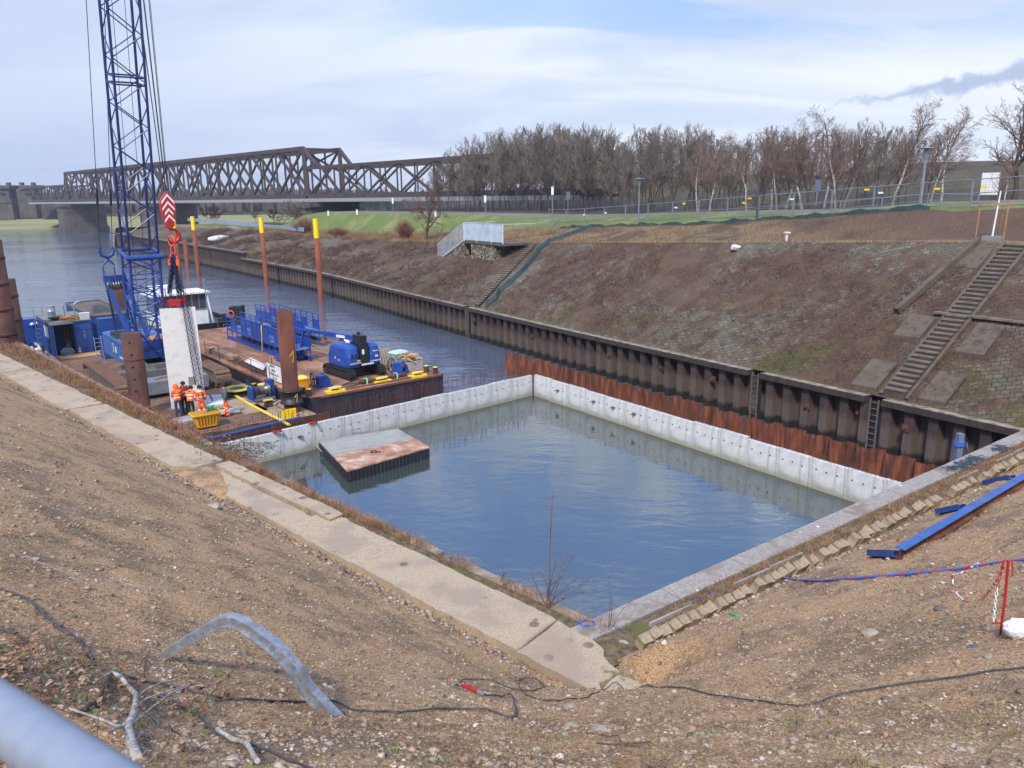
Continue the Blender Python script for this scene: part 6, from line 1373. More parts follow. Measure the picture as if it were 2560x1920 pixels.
# ================================================================ bridge
M_br = mat('bridge_steel', [C(40, 38, 42), C(68, 60, 60), C(56, 48, 50)], .3, .85); M_brg = mat('bridge_grey', [C(132, 136, 142)], rough=.8); M_pier = mat('pier_stone', [C(58, 54, 54), C(90, 84, 80)], .3, .95)
b0 = V2(-178, 318); bd_ = _n(V2(131, -135)); bn = V2(-bd_[1], bd_[0])
def Bp(t, o, z): p = b0+bd_*t+bn*o; return Vector((p[0], p[1], z))
br = thing('railway_bridge', 'long rusty steel truss railway bridge crossing the background', 'bridge', (b0[0], b0[1], 11))
def truss(t0, t1, npan, zt, off, nm, raked=True, w_=.55):
    mb = MB(); L = (t1-t0)/npan; zb = 12.6
    mb.beam(Bp(t0+(0 if raked else 0), off, zt), Bp(t1-(L*.0 if raked else 0), off, zt), .8*w_/.55, .9*w_/.55); mb.beam(Bp(t0, off, zb), Bp(t1, off, zb), .6, 1.1)
    for i in range(npan+1): mb.beam(Bp(t0+i*L, off, zb), Bp(t0+i*L, off, zt), w_*(1.5 if i in (0, npan) else .75), w_*(1.5 if i in (0, npan) else .7))
    for i in range(0, npan-1, 2):
        if True: mb.beam(Bp(t0+i*L, off+.1, zt), Bp(t0+(i+2)*L if i+2 <= npan else t1, off+.1, zb), w_, w_*.9); mb.beam(Bp(t0+i*L, off-.1, zb), Bp(t0+(i+2)*L if i+2 <= npan else t1, off-.1, zt), w_*.8, w_*.8)
        else: mb.beam(Bp(t0+i*L, off-.3, zt), Bp(t0+(i+2)*L if i+2 <= npan else t1, off-.3, zb), w_*.6, w_*.7)
    return mb.build(nm, M_br, br)
for off in (0, 9.5):
    truss(0, 188, 28, 23.3, off, 'main_truss'); truss(-56, -.8, 10, 18.6, off, 'side_truss', w_=.42); truss(188.8, 270, 14, 18.9, off, 'side_truss', w_=.42)
    mb = MB(); mb.beam(Bp(188, off, 23.3), Bp(193.5, off, 18.9), .7, .7); mb.build('end_post', M_br, br); mb = MB(); mb.beam(Bp(0, off, 23.3), Bp(-2.5, off, 18.6), .6, .6); mb.build('end_post', M_br, br)
mb = MB()
for t_ in np.arange(0, 189, 188/15): mb.beam(Bp(t_, 0, 23.2), Bp(t_, 9.5, 23.2), .4, .5); mb.beam(Bp(t_, 0, 23.2), Bp(min(t_+12.5, 188), 9.5, 23.2), .25, .25)
for t_ in (1, 187): mb.beam(Bp(t_, 0, 18.5), Bp(t_, 9.5, 23), .4, .4); mb.beam(Bp(t_, 9.5, 18.5), Bp(t_, 0, 23), .4, .4)
mb.build('top_bracing', M_br, br)
mb = MB(); mb.beam(Bp(-58, 4.75, 12.0), Bp(272, 4.75, 12.0), 9, .5); mb.build('deck', M_br, br)
mb = MB(); mb.beam(Bp(-60, -.7, 11.75), Bp(272, -.7, 11.75), .3, .75); mb.build('edge_girder', M_brg, br)
for i, (t_, wd, z0) in enumerate([(-2, 9, -1), (91, 8, -1), (190, 7, 4)]):
    mb = MB(); c_ = Bp(t_, 4.75, 0); M = Matrix((Vector((bd_[0], bd_[1], 0)), Vector((bn[0], bn[1], 0)), Z)).transposed()
    n = 18; pl = rrect(-wd/2, wd/2, -9, 9, wd/2-.1, 4); MM = Matrix.Translation(c_) @ M.to_4x4(); mb.prism(pl, z0, 10.2, M=MM); pl2 = rrect(-wd/2-.5, wd/2+.5, -9.5, 9.5, wd/2, 4); mb.prism(pl2, 10.2, 11.2, M=MM); mb.prism(pl2, z0, z0+3.2, M=MM)
    tag(mb.build('bridge_pier', M_pier, loc=c_), ['stone bridge pier at the far river bank', 'stone bridge pier behind the crane hook', 'stone bridge pier behind the round crowned trees'][i], 'bridge pier', 'stone piers of the railway bridge')
# bridgehead towers on the far bank
def dq(px, py, d): return D(px, py, d)
def boxpx(mb, x0, x1, y0, y1, d, th):
    a, b_ = dq(x0, y1, d), dq(x1, y0, d); mb.b2((a[0], d, a[2]), (b_[0], d+th, b_[2]))
tw_ = []
for i, (x0, x1) in enumerate([(-14, 22), (47, 84)]):
    base = dq((x0+x1)/2, 505, 395); t = thing('bridgehead_tower', ['crenellated stone tower at the far left edge across the river', 'crenellated stone tower beside the bridge end across the river'][i], 'tower', (base[0], 395, 4), 0, 'bridgehead towers'); mb = MB(); boxpx(mb, x0+4, x1-2, 472, 545, 395, 8); mb.build('shaft', M_pier, t)
    mb = MB(); boxpx(mb, x0+1, x1, 463, 472, 394, 10); 
    for a in (x0+1, x1-7): boxpx(mb, a, a+6, 456, 463, 394, 2); boxpx(mb, a, a+6, 456, 463, 402, 2)
    mb.build('battlements', M_pier, t); mb = MB(); boxpx(mb, (x0+x1)/2-4, (x0+x1)/2+1, 482, 488, 394.6, .3); boxpx(mb, (x0+x1)/2+3, (x0+x1)/2+8, 482, 488, 394.6, .3); mb.build('window', M_black, t)
mb = MB(); boxpx(mb, -80, 28, 497, 556, 392, 14); boxpx(mb, 28, 88, 502, 556, 396, 12); boxpx(mb, 84, 112, 506, 556, 398, 12); boxpx(mb, -80, 30, 506, 509, 391.6, 3); boxpx(mb, 28, 90, 508, 511, 395.6, 3); tag(mb.build('bridgehead', M_pier, loc=(-255, 395, 4)), 'long masonry bridgehead below the two towers across the river', 'building')
mb = MB(); a = dq(118, 513, 372)
for k in range(6): boxpx(mb, 108, 163+k*3.2, 513+k*6, 519+k*6, 368-k*.5, 14+k)
tag(mb.build('bridge_abutment', M_pier, loc=(-222, 368, 4)), 'stepped dark abutment under the left end of the truss bridge', 'abutment')
# far shore, its grass and the wood in the haze
mb = MB(); mb.smooth = True; n = 60
for i in range(n):
    x = -1400+i*30; y0 = 352+.06*(-x-150)+.0*x; y0 = 362 if x > -150 else 362+(-150-x)*.06
    for (dy, z_) in [(0, -.3), (6, 1.2), (22, 3.2), (26, 4.0), (1300, 4.5)]: mb.v.append((x, y0+dy, z_+(.3*fn(x, dy, .05) if dy < 30 else 0)))
    if i:
        for k in range(4): q = (i-1)*5+k; mb.f.append((q, q+5, q+6, q+1)); mb.mi.append(0); mb.sm.append(True)
struct(mb.build('far_shore', mat('far_grass', [C(104, 96, 84), C(122, 124, 76), C(134, 128, 96)], .05, .95, stretch=(.2, 1.5, 1))))
mb = MB(); rg = random.Random(5)
for k in range(5200):
    px = rg.uniform(85, 900) if k % 4 else rg.uniform(900, 2300); d = rg.uniform(430, 640) if px > 200 else rg.uniform(430, 520); x = (px-1280)/1911*d*1.0; hh = rg.uniform(9, 15)*(1+.25*fn(x, d, .01)); b_ = Vector((x, d, 4.2)); w_ = rg.uniform(.9, 2.2)
    vs = [b_+Vector((math.cos(a)*w_*s_, math.sin(a)*w_*s_, hh*t)) for t, s_ in ((.1, .5), (.55, 1)) for a in (0, 2.1, 4.2)]+[b_+Vector((rg.gauss(0, .5), 0, hh))]
    mb.add(vs, [(0, 1, 4, 3), (1, 2, 5, 4), (2, 0, 3, 5), (3, 4, 6), (4, 5, 6), (5, 3, 6)])
tag(mb.build('far_woodland', mat('far_wood', [C(74, 66, 62), C(96, 88, 80)], .05, .95)), 'distant winter woodland fading into haze beneath the bridge', 'woodland', kind='stuff')
# grey tower and utility pole beyond the birches
q = dq(2238, 430, 210); mb = MB(); z_ = zat(q[0], 210, 362); mb.lathe((q[0], 210, 0), [(1.6, 10), (1.35, z_), (1.1, z_+.05)], 20); tag(mb.build('chimney_stack', mat('stack_grey', [C(112, 116, 124), C(132, 136, 142)], .3, .9), loc=(q[0], 210, 10)), 'plain grey chimney tower rising behind the birches', 'chimney')
s, z = hit(2052, 424, 78); p = FB(s, 78); zt_ = zat(p[0], p[1], 333); t = thing('utility_pole', 'dark utility pole with crossarms above the birch row', 'utility pole', (p[0], p[1], z70(s))); mb = MB(); mb.tube((p[0], p[1], z70(s)-1), (p[0], p[1], zt_), .16, 8, .11); mb.build('pole', M_bark, t); mb = MB()
for dz, w_ in ((-.4, 1.3), (-2.0, .8)): mb.box((p[0], p[1], zt_+dz), (2*w_, .12, .14)); [mb.tube((p[0]+x_, p[1], zt_+dz), (p[0]+x_, p[1], zt_+dz+.35), .05, 6) for x_ in (-w_+.1, 0, w_-.1)]
mb.build('crossarm', M_bark, t)
# ================================================================ fences, lamps, steps on the far bank
M_fence = mat('fence_grey', [C(110, 118, 132), C(134, 142, 154)], 2, .5, .3); M_mesh = mat('fence_dark', [C(58, 60, 66), C(74, 76, 82)], 2, .7)
t = thing('mesh_fence', 'long dark mesh fence in front of the plantation across the road', 'fence', (*FB(20, 32.5), zP(20))); mb = MB(); mp_ = MB(); s = 20
def fp(s, w_, z): p = FB(s, w_); return (p[0], p[1], z)
while s < 138:
    zb = zP(s); mp_.box((*FB(s, 32.5), zb+.95), (.07, .07, 1.9)); s2 = s+2.5; zb2 = zP(s2)
    for h_ in (.1, .5, .95, 1.4, 1.8): mb.beam(fp(s, 32.5, zb+h_), fp(s2, 32.5, zb2+h_), .012, .02)
    for k in range(1, 20): u_ = k/20; mb.tube(fp(s+2.5*u_, 32.5, zb+(zb2-zb)*u_+.05), fp(s+2.5*u_, 32.5, zb+(zb2-zb)*u_+1.85), .014, 3, caps=False)
    s = s2
mb.build('mesh', M_mesh, t)
ztf = tab(20, [(2560, 440), (2300, 458), (1900, 489), (1434, 524)], [(-30, 14.2)])
t = thing('site_fence', 'tall grey tubular site fence with wire mesh along the top of the bank', 'fence', (*FB(10, 20), 11)); s = -4; tags = []
rf2 = random.Random(12); k = 0; mbp, mbm = MB(), MB()
while s < 58:
    s2 = s+3.4; z0_, z1_ = ztf(s), ztf(s2); b0_, b1_ = z2(s)+.25, z2(s2)+.25
    for (a, b_) in ((fp(s+.04, 20, z0_), fp(s2-.04, 20, z1_)), (fp(s+.04, 20, b0_), fp(s2-.04, 20, b1_)), (fp(s+.04, 20, b0_), fp(s+.04, 20, z0_+.02)), (fp(s2-.04, 20, b1_), fp(s2-.04, 20, z1_+.02)), (fp(s, 20, (z0_+b0_)/2), fp(s2, 20, (z1_+b1_)/2))): mbp.tube(a, b_, .033, 6)
    for q in range(1, 17): u_ = q/17; mbm.tube(fp(s+3.4*u_, 20, b0_+(b1_-b0_)*u_), fp(s+3.4*u_, 20, z0_+(z1_-z0_)*u_), .005, 3, caps=False)
    for q in range(1, 9): u_ = q/9; mbm.tube(fp(s, 20, b0_+(z0_-b0_)*u_), fp(s2, 20, b1_+(z1_-b1_)*u_), .004, 3, caps=False)
    p = FB(s, 20); mbp.box((p[0], p[1], z2(s)+.08), (.7, .25, .15), rz=.9)
    s = s2; k += 1
mbp.build('frames', M_fence, t); mbm.build('wire', M_mesh, t)
for i, (px, py, c_) in enumerate([(1710, 509, 0), (1690, 519, 1), (1860, 507, 0), (1874, 496, 2), (2167, 474, 0), (2202, 482, 1), (2343, 472, 0), (2460, 467, 0), (1980, 498, 1), (1514, 532, 1), (1460, 537, 1)]):
    s_, z_ = hit(px, py, 19.93); a, b_ = FB(s_-.2, 19.93), FB(s_+.2, 19.93); mb = MB(); mb.beam((a[0], a[1], z_), (b_[0], b_[1], z_), .012, .13)
    tag(mb.build('fence_tag', [M_yellow, M_white, mat('amber', [C(236, 176, 40)])][c_], loc=((a[0]+b_[0])/2, (a[1]+b_[1])/2, z_)), ['yellow', 'white', 'amber'][c_]+' tag clipped to the site fence '+['above the netting, left one of the yellow tags', 'just left of the leftmost yellow tag', 'left of the dark pole', 'close to the dark pole, above the yellow tag', 'in the middle of the right half', 'just right of the middle yellow tag', 'beside the tall lamp', 'in front of the white noticeboard', 'below the seventh birch', 'below the gate bar', 'at its left end'][i], 'tag', 'tags on the site fence')
# white notice board behind the fence
s_, z_ = hit(2470, 497, 21.5); a, b_ = FB(s_-.55, 21.5), FB(s_+.55, 21.5); t = thing('notice_board', 'white framed noticeboard behind the site fence at the right', 'notice board', (a[0], a[1], z_)); mb = MB(); mb.beam((a[0], a[1], z_+.95), (b_[0], b_[1], z_+.95), .04, 1.4); mb.build('panel', M_white, t); mb = MB(); [mb.beam((q[0], q[1], z_+.8), (q[0]+.01, q[1], z_+.8), .08, 1.9) for q in (a, b_)]; mb.build('frame', M_fence, t)
# low post and rail fences
def lowfence(name, label, s0, s1, w_, zf, h, st_, m, rails=(.9,), lean=0):
    t = thing(name, label, 'fence', fp(s0, w_, zf(s0))); mr = MB(); s = s0
    while s < s1:
        z0_, z1_ = zf(s), zf(min(s+st_, s1)); mp_ = MB(); mp_.tube(fp(s, w_, z0_-.1), fp(s+rt.uniform(-lean, lean), w_, z0_+h), .035, 5); mp_.build('post', m, t)
        for r_ in rails: mr.tube(fp(s, w_, z0_+h*r_), fp(min(s+st_, s1), w_, z1_+h*r_), .018, 4, caps=False)
        s += st_
    mr.build('wires', m, t); return t
lowfence('wire_fence', 'low wooden post and wire fence at the foot of the lawn', 62, 140, 17.6, z2, 1.0, 2.6, mat('grey_posts', [C(92, 86, 80), C(122, 116, 108)], 2, .9), (.95, .5), .15)
lowfence('post_fence', 'low grey post and rail fence on the lawn behind the netting', 12, 64, 18.8, z2, 1.0, 3.2, M_fence, (.95, .5), .05)
lowfence('pipe_rail', 'pale pipe railing above the old stone steps', 56, 74, 17.0, z2, .9, 3.0, M_galv, (1.0,), .0)
# teal silt netting
M_net = mat('teal_netting', [C(22, 50, 56), C(38, 76, 82)], 1.2, .7, 0, .03, 3)
mb = MB(); s = 14.5
while s < 55:
    a = fp(s, 17.7+.15*math.sin(s), z2(s)-.05); b_ = fp(s+.7, 17.7+.15*math.sin(s+.7), z2(s+.7)-.05); h0, h1 = .26+.09*math.sin(s*1.7)+.06*math.sin(s*5), .26+.09*math.sin((s+.7)*1.7)+.06*math.sin((s+.7)*5)
    mb.add([a, b_, (b_[0]+.05, b_[1]-.05, b_[2]+h1), (a[0]+.05, a[1]-.05, a[2]+h0)], [(0, 1, 2, 3)]); s += .7
tag(mb.build('silt_netting', M_net, loc=fp(30, 17.7, z2(30))), 'teal silt netting strung along the top of the bank below the site fence', 'netting')
def slope_pt(px, py):
    """where the ray through a pixel meets the far slope"""
    best = None
    for w_ in np.arange(.4, 17.9, .35):
        s, z = hit(px, py, float(round(w_, 2))); zs = z_w(s)+(z1(s)-z_w(s))*w_/10.3 if w_ < 10.3 else (z1(s)+.05 if w_ < 12 else z1(s)+(z2(s)-z1(s))*(w_-12)/6); e = abs(zs-z)
        if best is None or e < best[0]: best = (e, s, w_, zs)
    return best[1:]
def sp3(px, py, dz=0): s, w_, z = slope_pt(px, py); p = FB(s, float(round(w_, 2))); return Vector((p[0], p[1], z+dz))
mb = MB(); pts = [sp3(*q, .12) for q in [(1480, 566), (1440, 585), (1400, 600), (1372, 608), (1350, 628), (1330, 655), (1300, 690), (1272, 715), (1250, 730), (1240, 748), (1222, 760), (1215, 785)]]
for i in range(len(pts)-1):
    a, b_ = pts[i], pts[i+1]; sd_ = (b_-a).cross(Z).normalized()*.08; mb.add([a-sd_, b_-sd_, b_+sd_+Vector((0, 0, .3)), a+sd_+Vector((0, 0, .3))], [(0, 1, 2, 3)])
tag(mb.build('slope_netting', M_net, loc=pts[3]), 'teal netting trailing down the slope beside the narrow old steps', 'netting')
# steps
M_step = mat('step_stone', [C(84, 76, 68), C(122, 112, 102)], 1.5, .9, 0, .01, 12); M_riser = mat('step_shade', [C(58, 52, 48), C(80, 72, 66)], 2, .95); M_slabs = mat('old_slabs', [C(54, 48, 43), C(90, 80, 70), C(70, 66, 50)], 1.2, .9, 0, .01, 10)
def stairs(label, s0, s1, w0, w1, n, kerb=True, sh=0.):
    z_a, z_b = z_w(s0), z1((s0+s1)/2); t = thing('stairway', label, 'stairs', fp((s0+s1)/2, w0, 2.75)); tr, rs = MB(), MB()
    for i in range(n):
        wa = w0+(w1-w0)*i/n; wb = w0+(w1-w0)*(i+1)/n; wm = 10.3; za = 2.75+(z_b-2.75)*wa/wm; zb = 2.75+(z_b-2.75)*wb/wm+.10
        da, db = sh*(1-wa/10.3), sh*(1-wb/10.3); q = [FB(s0+da, round(wa, 3)), FB(s1+da, round(wa, 3)), FB(s1+db, round(wb, 3)), FB(s0+db, round(wb, 3))]
        tr.prism([tuple(x) for x in q][::-1], zb-.07, zb); q2 = [FB(s0+.02+da, round(wa+.03, 3)), FB(s1-.02+da, round(wa+.03, 3)), FB(s1-.02+db, round(wb, 3)), FB(s0+.02+db, round(wb, 3))]; rs.prism([tuple(x) for x in q2][::-1], za-.3, zb-.072)
    tr.build('treads', M_step, t); rs.build('risers', M_riser, t)
    if kerb:
        for sa, sb in ((s0-.22, s0-.02), (s1+.02, s1+.22)):
            mb = MB(); a0, a1 = (sa+sb)/2, (sa+sb)/2; mb.beam(fp(a0, w0, 2.75+.12), fp(a1, w1, 2.75+(z_b-2.75)*w1/10.3+.10), .16, .16); mb.build('kerb', M_slabs, t)
    return t
sA, sB = hit(2257, 988, 0)[0], hit(2203, 978, 0)[0]
stairs('wide stone stairway up the far bank at the right', min(sA, sB)+.1, max(sA, sB)+.05, .3, 10.2, 34)
def slopeslab(label, s0, s1, w0, w1):
    zb = z1((s0+s1)/2); mb = MB(); q = [(s0, w0), (s1, w0), (s1, w1), (s0, w1)]; vs = []
    for dz in (-.3, .04): vs += [(*FB(a, round(b_, 2)), 2.75+(zb-2.75)*b_/10.3+dz) for a, b_ in q]
    mb.add(vs, [(3, 2, 1, 0), (4, 5, 6, 7), (0, 1, 5, 4), (1, 2, 6, 5), (2, 3, 7, 6), (3, 0, 4, 7)][::1]); tag(mb.build('stone_slab', M_slabs, loc=fp(s0, w0, 3)), label, 'slab', 'grey slabs beside the stairway')
sm_ = (sA+sB)/2
for lab, a, b_, c_, d_ in [('grey slab left of the foot of the stairway', 1.0, 2.3, .4, 2.0), ('grey slab right of the foot of the stairway', -2.2, -1.0, .4, 2.0), ('grey slab left of the stairway at half height', 1.0, 2.3, 3.6, 5.0), ('grey slab right of the stairway at half height', -2.2, -1.0, 3.2, 5.0), ('grey slab left of the top of the stairway', 1.0, 2.2, 8.4, 10.1), ('grey slab right of the top of the stairway', -2.2, -1.0, 8.2, 10.0)]: slopeslab(lab, sm_+a, sm_+b_, c_, d_)
mb = MB(); zz_ = z1(sm_); mb.beam(fp(sm_+1.2, 5.2, 2.75+(zz_-2.75)*5.2/10.3+.12), fp(sm_-9, 5.2, 2.75+(z1(sm_-9)-2.75)*5.2/10.3+.12), .3, .1); tag(mb.build('slope_kerb', M_step, loc=fp(sm_, 5.2, 5)), 'pale stone band crossing the slope beside the stairway landing', 'kerb')
mb = MB(); mb.beam(fp(sm_+3.0, 4.9, 2.75+(zz_-2.75)*4.9/10.3+.2), fp(sm_+2.0, 10.2, zz_+.15), .3, .3); tag(mb.build('drain_kerb', M_slabs, loc=fp(sm_+3, 5, 5)), 'dark raised kerb running up the slope left of the stairway', 'kerb')
s_t = hit(1350, 607, 10.3)[0]; s_b = hit(1195, 770, 0)[0]
stairs('narrow overgrown steps up the slope beside the teal netting', s_t+.2, s_t+1.0, .3, 10.1, 30, False, s_b-s_t)
# platform with pale railings
sa, za = hit(1160, 606, 7.0); sb, zb = hit(1257, 606, 7.0); s0, s1 = min(sa, sb), max(sa, sb); zp_ = (za+zb)/2
t = thing('lookout_platform', 'old stone platform with pale metal railings and a stair on the slope', 'platform', fp(s0, 7, zp_)); g = G('rubble', .95); v = g.vor(2.2, out='Color'); e = g.vor(2.2, feat='DISTANCE_TO_EDGE'); cs = g.N.new('ShaderNodeSeparateColor'); g.L.new(v, cs.inputs[0]); col = g.ramp(cs.outputs[0], [(0, C(78, 72, 62)), (.5, C(122, 116, 100)), (1, C(150, 144, 128))]); col = g.mix(g.sm(e, .06, .02), col, C(34, 30, 28)); M_rub = g.base(col); g.bump(g.sm(e, 0, .12), .05)
mb = MB(); mb.prism([tuple(FB(a, b_)) for a, b_ in ((s0+1.6, 7.0), (s1-1.5, 7.0), (s1-1.5, 11.0), (s0+1.6, 11.0))][::-1], 3.5, zp_-.2); mb.prism([tuple(FB(a, b_)) for a, b_ in ((s1-1.4, 8.2), (s1+2.6, 8.2), (s1+2.6, 11.0), (s1-1.4, 11.0))][::-1], 3.5, zp_-.35); mb.build('rubble_wall', M_rub, t)
mb = MB(); mb.prism([tuple(FB(a, b_)) for a, b_ in ((s0-.2, 6.9), (s1+.1, 6.9), (s1+.1, 11.0), (s0-.2, 11.0))][::-1], zp_-.2, zp_); mb.build('slab', M_slabs, t)
M_pale = mat('pale_blue_metal', [C(150, 164, 178), C(178, 190, 200), C(160, 150, 138)], 1.4, .6, pos=[.3, .6, .85]); rh = 1.85
for a, b_ in ((s0+.0, s0+2.1), (s0+2.3, s0+5.0 if s1-s0 > 5.2 else s1), (s0+5.2, s1)):
    if b_-a > .2: mb = MB(); mb.beam(fp(a, 7.05, zp_+rh/2+.05), fp(b_, 7.05, zp_+rh/2+.05), .04, rh-.15); mb.beam(fp(a, 7.05, zp_+rh), fp(b_, 7.05, zp_+rh), .08, .06); mb.build('railing_panel', M_pale, t)
mb = MB()
for a in (s0, s0+2.2, s0+5.1, s1): mb.box(fp(a, 7.02, zp_+rh/2), (.1, .1, rh))
mb.beam(fp(s0, 7.05, zp_+rh), fp(s0, 10.8, zp_+rh), .06, .06); mb.beam(fp(s1, 7.05, zp_+rh), fp(s1, 10.8, zp_+rh), .06, .06); mb.build('railing_post', M_pale, t)
se = hit(1096, 690, 7.0)[0]; se = min(se, s1+9); ze = zat(*FB(se, 7.0), 652); ze_t = zat(*FB(se, 7.0), 612)
mb = MB(); a, b_ = Vector(fp(s1, 7.05, zp_+.1)), Vector(fp(se, 7.05, ze+.1)); A2_, B2_ = Vector(fp(s1, 7.05, zp_+rh)), Vector(fp(se, 7.05, ze+rh)); mb.beam(a, b_, .06, .12); mb.beam(A2_, B2_, .06, .07); n = 22
for k in range(n+1): mb.tube(a.lerp(b_, k/n), A2_.lerp(B2_, k/n), .03, 4)
mb.build('stair_railing', M_pale, t)
mb = MB(); n = 16
for k in range(n): u0 = s1+(se-s1)*k/n; u1 = s1+(se-s1)*(k+1)/n; z_ = zp_+(ze-zp_)*(k+1)/n; mb.prism([tuple(FB(q, r_)) for q, r_ in ((u0, 7.15), (u1, 7.15), (u1, 8.4), (u0, 8.4))][::-1], z_-1.6, z_)
mb.build('flight', M_rub, t)
# lamps and signs
def lamp(label, px, yb, yt, w_, head, m=M_fence, r=.06):
    s, z = hit(px, yb, w_); p = FB(s, w_); zt_ = zat(p[0], p[1], yt); t = thing('lamp_post', label, 'lamp post', (p[0], p[1], z), 0, 'lamp posts on the far bank'); mb = MB(); mb.tube((p[0], p[1], z-.3), (p[0], p[1], zt_-.1), r, 8, r*.7); mb.build('pole', m, t); mb = MB(); q = Vector((p[0], p[1], zt_))
    if head == 'lantern': mb.box(q+Vector((0, 0, -.25)), (.26, .26, .8)); mb.box(q+Vector((0, 0, .2)), (.34, .34, .06))
    elif head == 'disc': mb.lathe(q, [(.1, -.7), (.18, -.15), (.18, 0), (.45, .02), (.45, .06), (.15, .12)], 16)
    else: mb.lathe(q, [(.1, -.3), (.13, 0)], 10)
    mb.build('head', M_white if head == 'lantern' else m, t); return t
for a in [('lamp post with white lantern, above the lookout platform', 1214, 560, 493, 18.5, 'lantern'), ('lamp post with white lantern, between the platform and the teal netting', 1381, 557, 472, 18.5, 'lantern'), ('tall lamp post with flat disc head in front of the plantation', 1596, 560, 448, 18.5, 'disc', M_fence, .08), ('dark plain pole among the left birches', 1892, 543, 430, 19, 'top', M_mesh, .10), ('tall lamp post with disc head near the right birches', 2300, 522, 372, 18.8, 'disc', M_fence, .11), ('lamp post on the lawn, second from the left', 896, 587, 527, 17.4, 'lantern'), ('lamp post on the lawn, leftmost', 824, 580, 530, 17.4, 'lantern'), ('lamp post on the lawn, third from the left', 986, 588, 498, 17.4, 'lantern'), ('lamp post on the lawn behind the bare tree', 1091, 586, 530, 17.4, 'lantern')]: lamp(*a)
for lab, px, yb, yt in [('small dark box sign on a post by the mesh fence', 1420, 536, 481), ('dark triangular backed sign on a post among the birches', 2040, 510, 452)]:
    s, z = hit(px, yb, 27); p = FB(s, 27); zt_ = zat(p[0], p[1], yt); t = thing('road_sign', lab, 'sign', (p[0], p[1], z), 0, 'signs beside the road'); mb = MB(); mb.tube((p[0], p[1], z-.2), (p[0], p[1], zt_), .05, 6); mb.build('post', M_fence, t); mb = MB(); mb.box((p[0], p[1]-.06, zt_-.35), (.5, .05, .9)); mb.build('panel', mat('sign_back', [C(84, 92, 112)]), t)
# staked sapling
s, z = hit(2478, 606, 10.8); p = FB(s, 10.8); zb = z1(s)+.04; t = thing('young_tree', 'young whitewashed tree tied between three timber stakes at the top of the stairway', 'tree', (p[0], p[1], zb)); sx = _n(V2(p[1], -p[0])); Lp3 = lambda a, d, z_: Vector((p[0]+sx[0]*a+sx[1]*-d*0, p[1]+sx[1]*a+d, zb+z_))
mb = MB(); mb.tube(Lp3(0, 0, 0), Lp3(.12, 0, 2.6), .05, 8, .035); mb.build('trunk', M_white, t); rg = random.Random(6); mb = MB()
for k in range(26): a = Lp3(.12, 0, 2.3+rg.uniform(0, .3)); mb.path([a, a+Vector((rg.gauss(0, .25), rg.gauss(0, .2), rg.uniform(.3, .7))), a+Vector((rg.gauss(0, .4), rg.gauss(0, .3), rg.uniform(.6, 1.1)))], [.012, .009, .006], 3)
mb.build('crown', M_twig, t)
M_stake = mat('stakes', [C(134, 98, 68), C(164, 126, 90)], 3, .8)
for a, d in ((-.75, 0), (.35, -.3), (.55, .45)): mb = MB(); mb.tube(Lp3(a, d, -.05), Lp3(a+.04, d, 1.95), .045, 8); mb.build('stake', M_stake, t)
mb = MB(); mb.beam(Lp3(-.8, -.05, 1.9), Lp3(.7, -.05, 1.95), .05, .09); mb.build('crossbar', M_stake, t); mb = MB(); mb.box(Lp3(.05, 0, .14), (1.0, .5, .28), rz=math.atan2(sx[1], sx[0])); mb.build('watering_collar', mat('collar_grey', [C(110, 116, 126)]), t)
# small marks on the bank
for lab, px, py, w_, h_ in [('white painted stone on the slope below the platform lawn', 1840, 622, .9, .5), ('white concrete slab lying on the left end of the slope', 552, 598, 5.0, 2.4)]:
    c_ = sp3(px, py, .2); mb = MB(); rg = random.Random(px); n = 9; pl = [(w_*.5*math.cos(2*math.pi*i/n)*rg.uniform(.8, 1.1), h_*.5*math.sin(2*math.pi*i/n)*rg.uniform(.8, 1.1)) for i in range(n)]
    mb.prism(pl, -.15, .05, M=Matrix.Translation(c_) @ Matrix.Rotation(TH, 4, 'Z') @ Matrix.Rotation(R(25), 4, 'X')); tag(mb.build('painted_stone' if px > 1000 else 'concrete_slab', M_conc, loc=c_), lab, 'stone' if px > 1000 else 'slab')
c_ = Vector(fp(*slope_pt(1966, 600)[:2], 0)) if False else sp3(1966, 602, 0); mb = MB(); mb.tube(c_, c_+Vector((0, 0, .5)), .1, 10); mb.box(c_+Vector((0, 0, .55)), (.36, .36, .1)); tag(mb.build('marker_post', M_conc, loc=c_), 'small concrete marker post on the promenade above the slope', 'marker')
q0, q1 = P(470, 556, 5.6), P(655, 573, 5.6); q2 = P(760, 586, 6.2); t = thing('blue_barrier', 'long low blue grey barrier along the park path left of the lawn', 'barrier', q0); mb = MB(); mb.beam(q0+Vector((0, 0, .9)), q1+Vector((0, 0, .9)), .1, .9); mb.beam(q1+Vector((0, 0, .8)), q2+Vector((0, 0, .8)), .1, .7)
mb.build('panels', mat('barrier_blue', [C(112, 128, 150), C(136, 150, 170)], .5, .7), t)
mb = MB(); mb.quad(P(640, 563, 5.62), P(760, 577, 5.62), P(720, 583, 5.62), P(560, 566, 5.62)); struct(mb.build('park_path', mat('path_grey', [C(150, 150, 152)], rough=.9)))
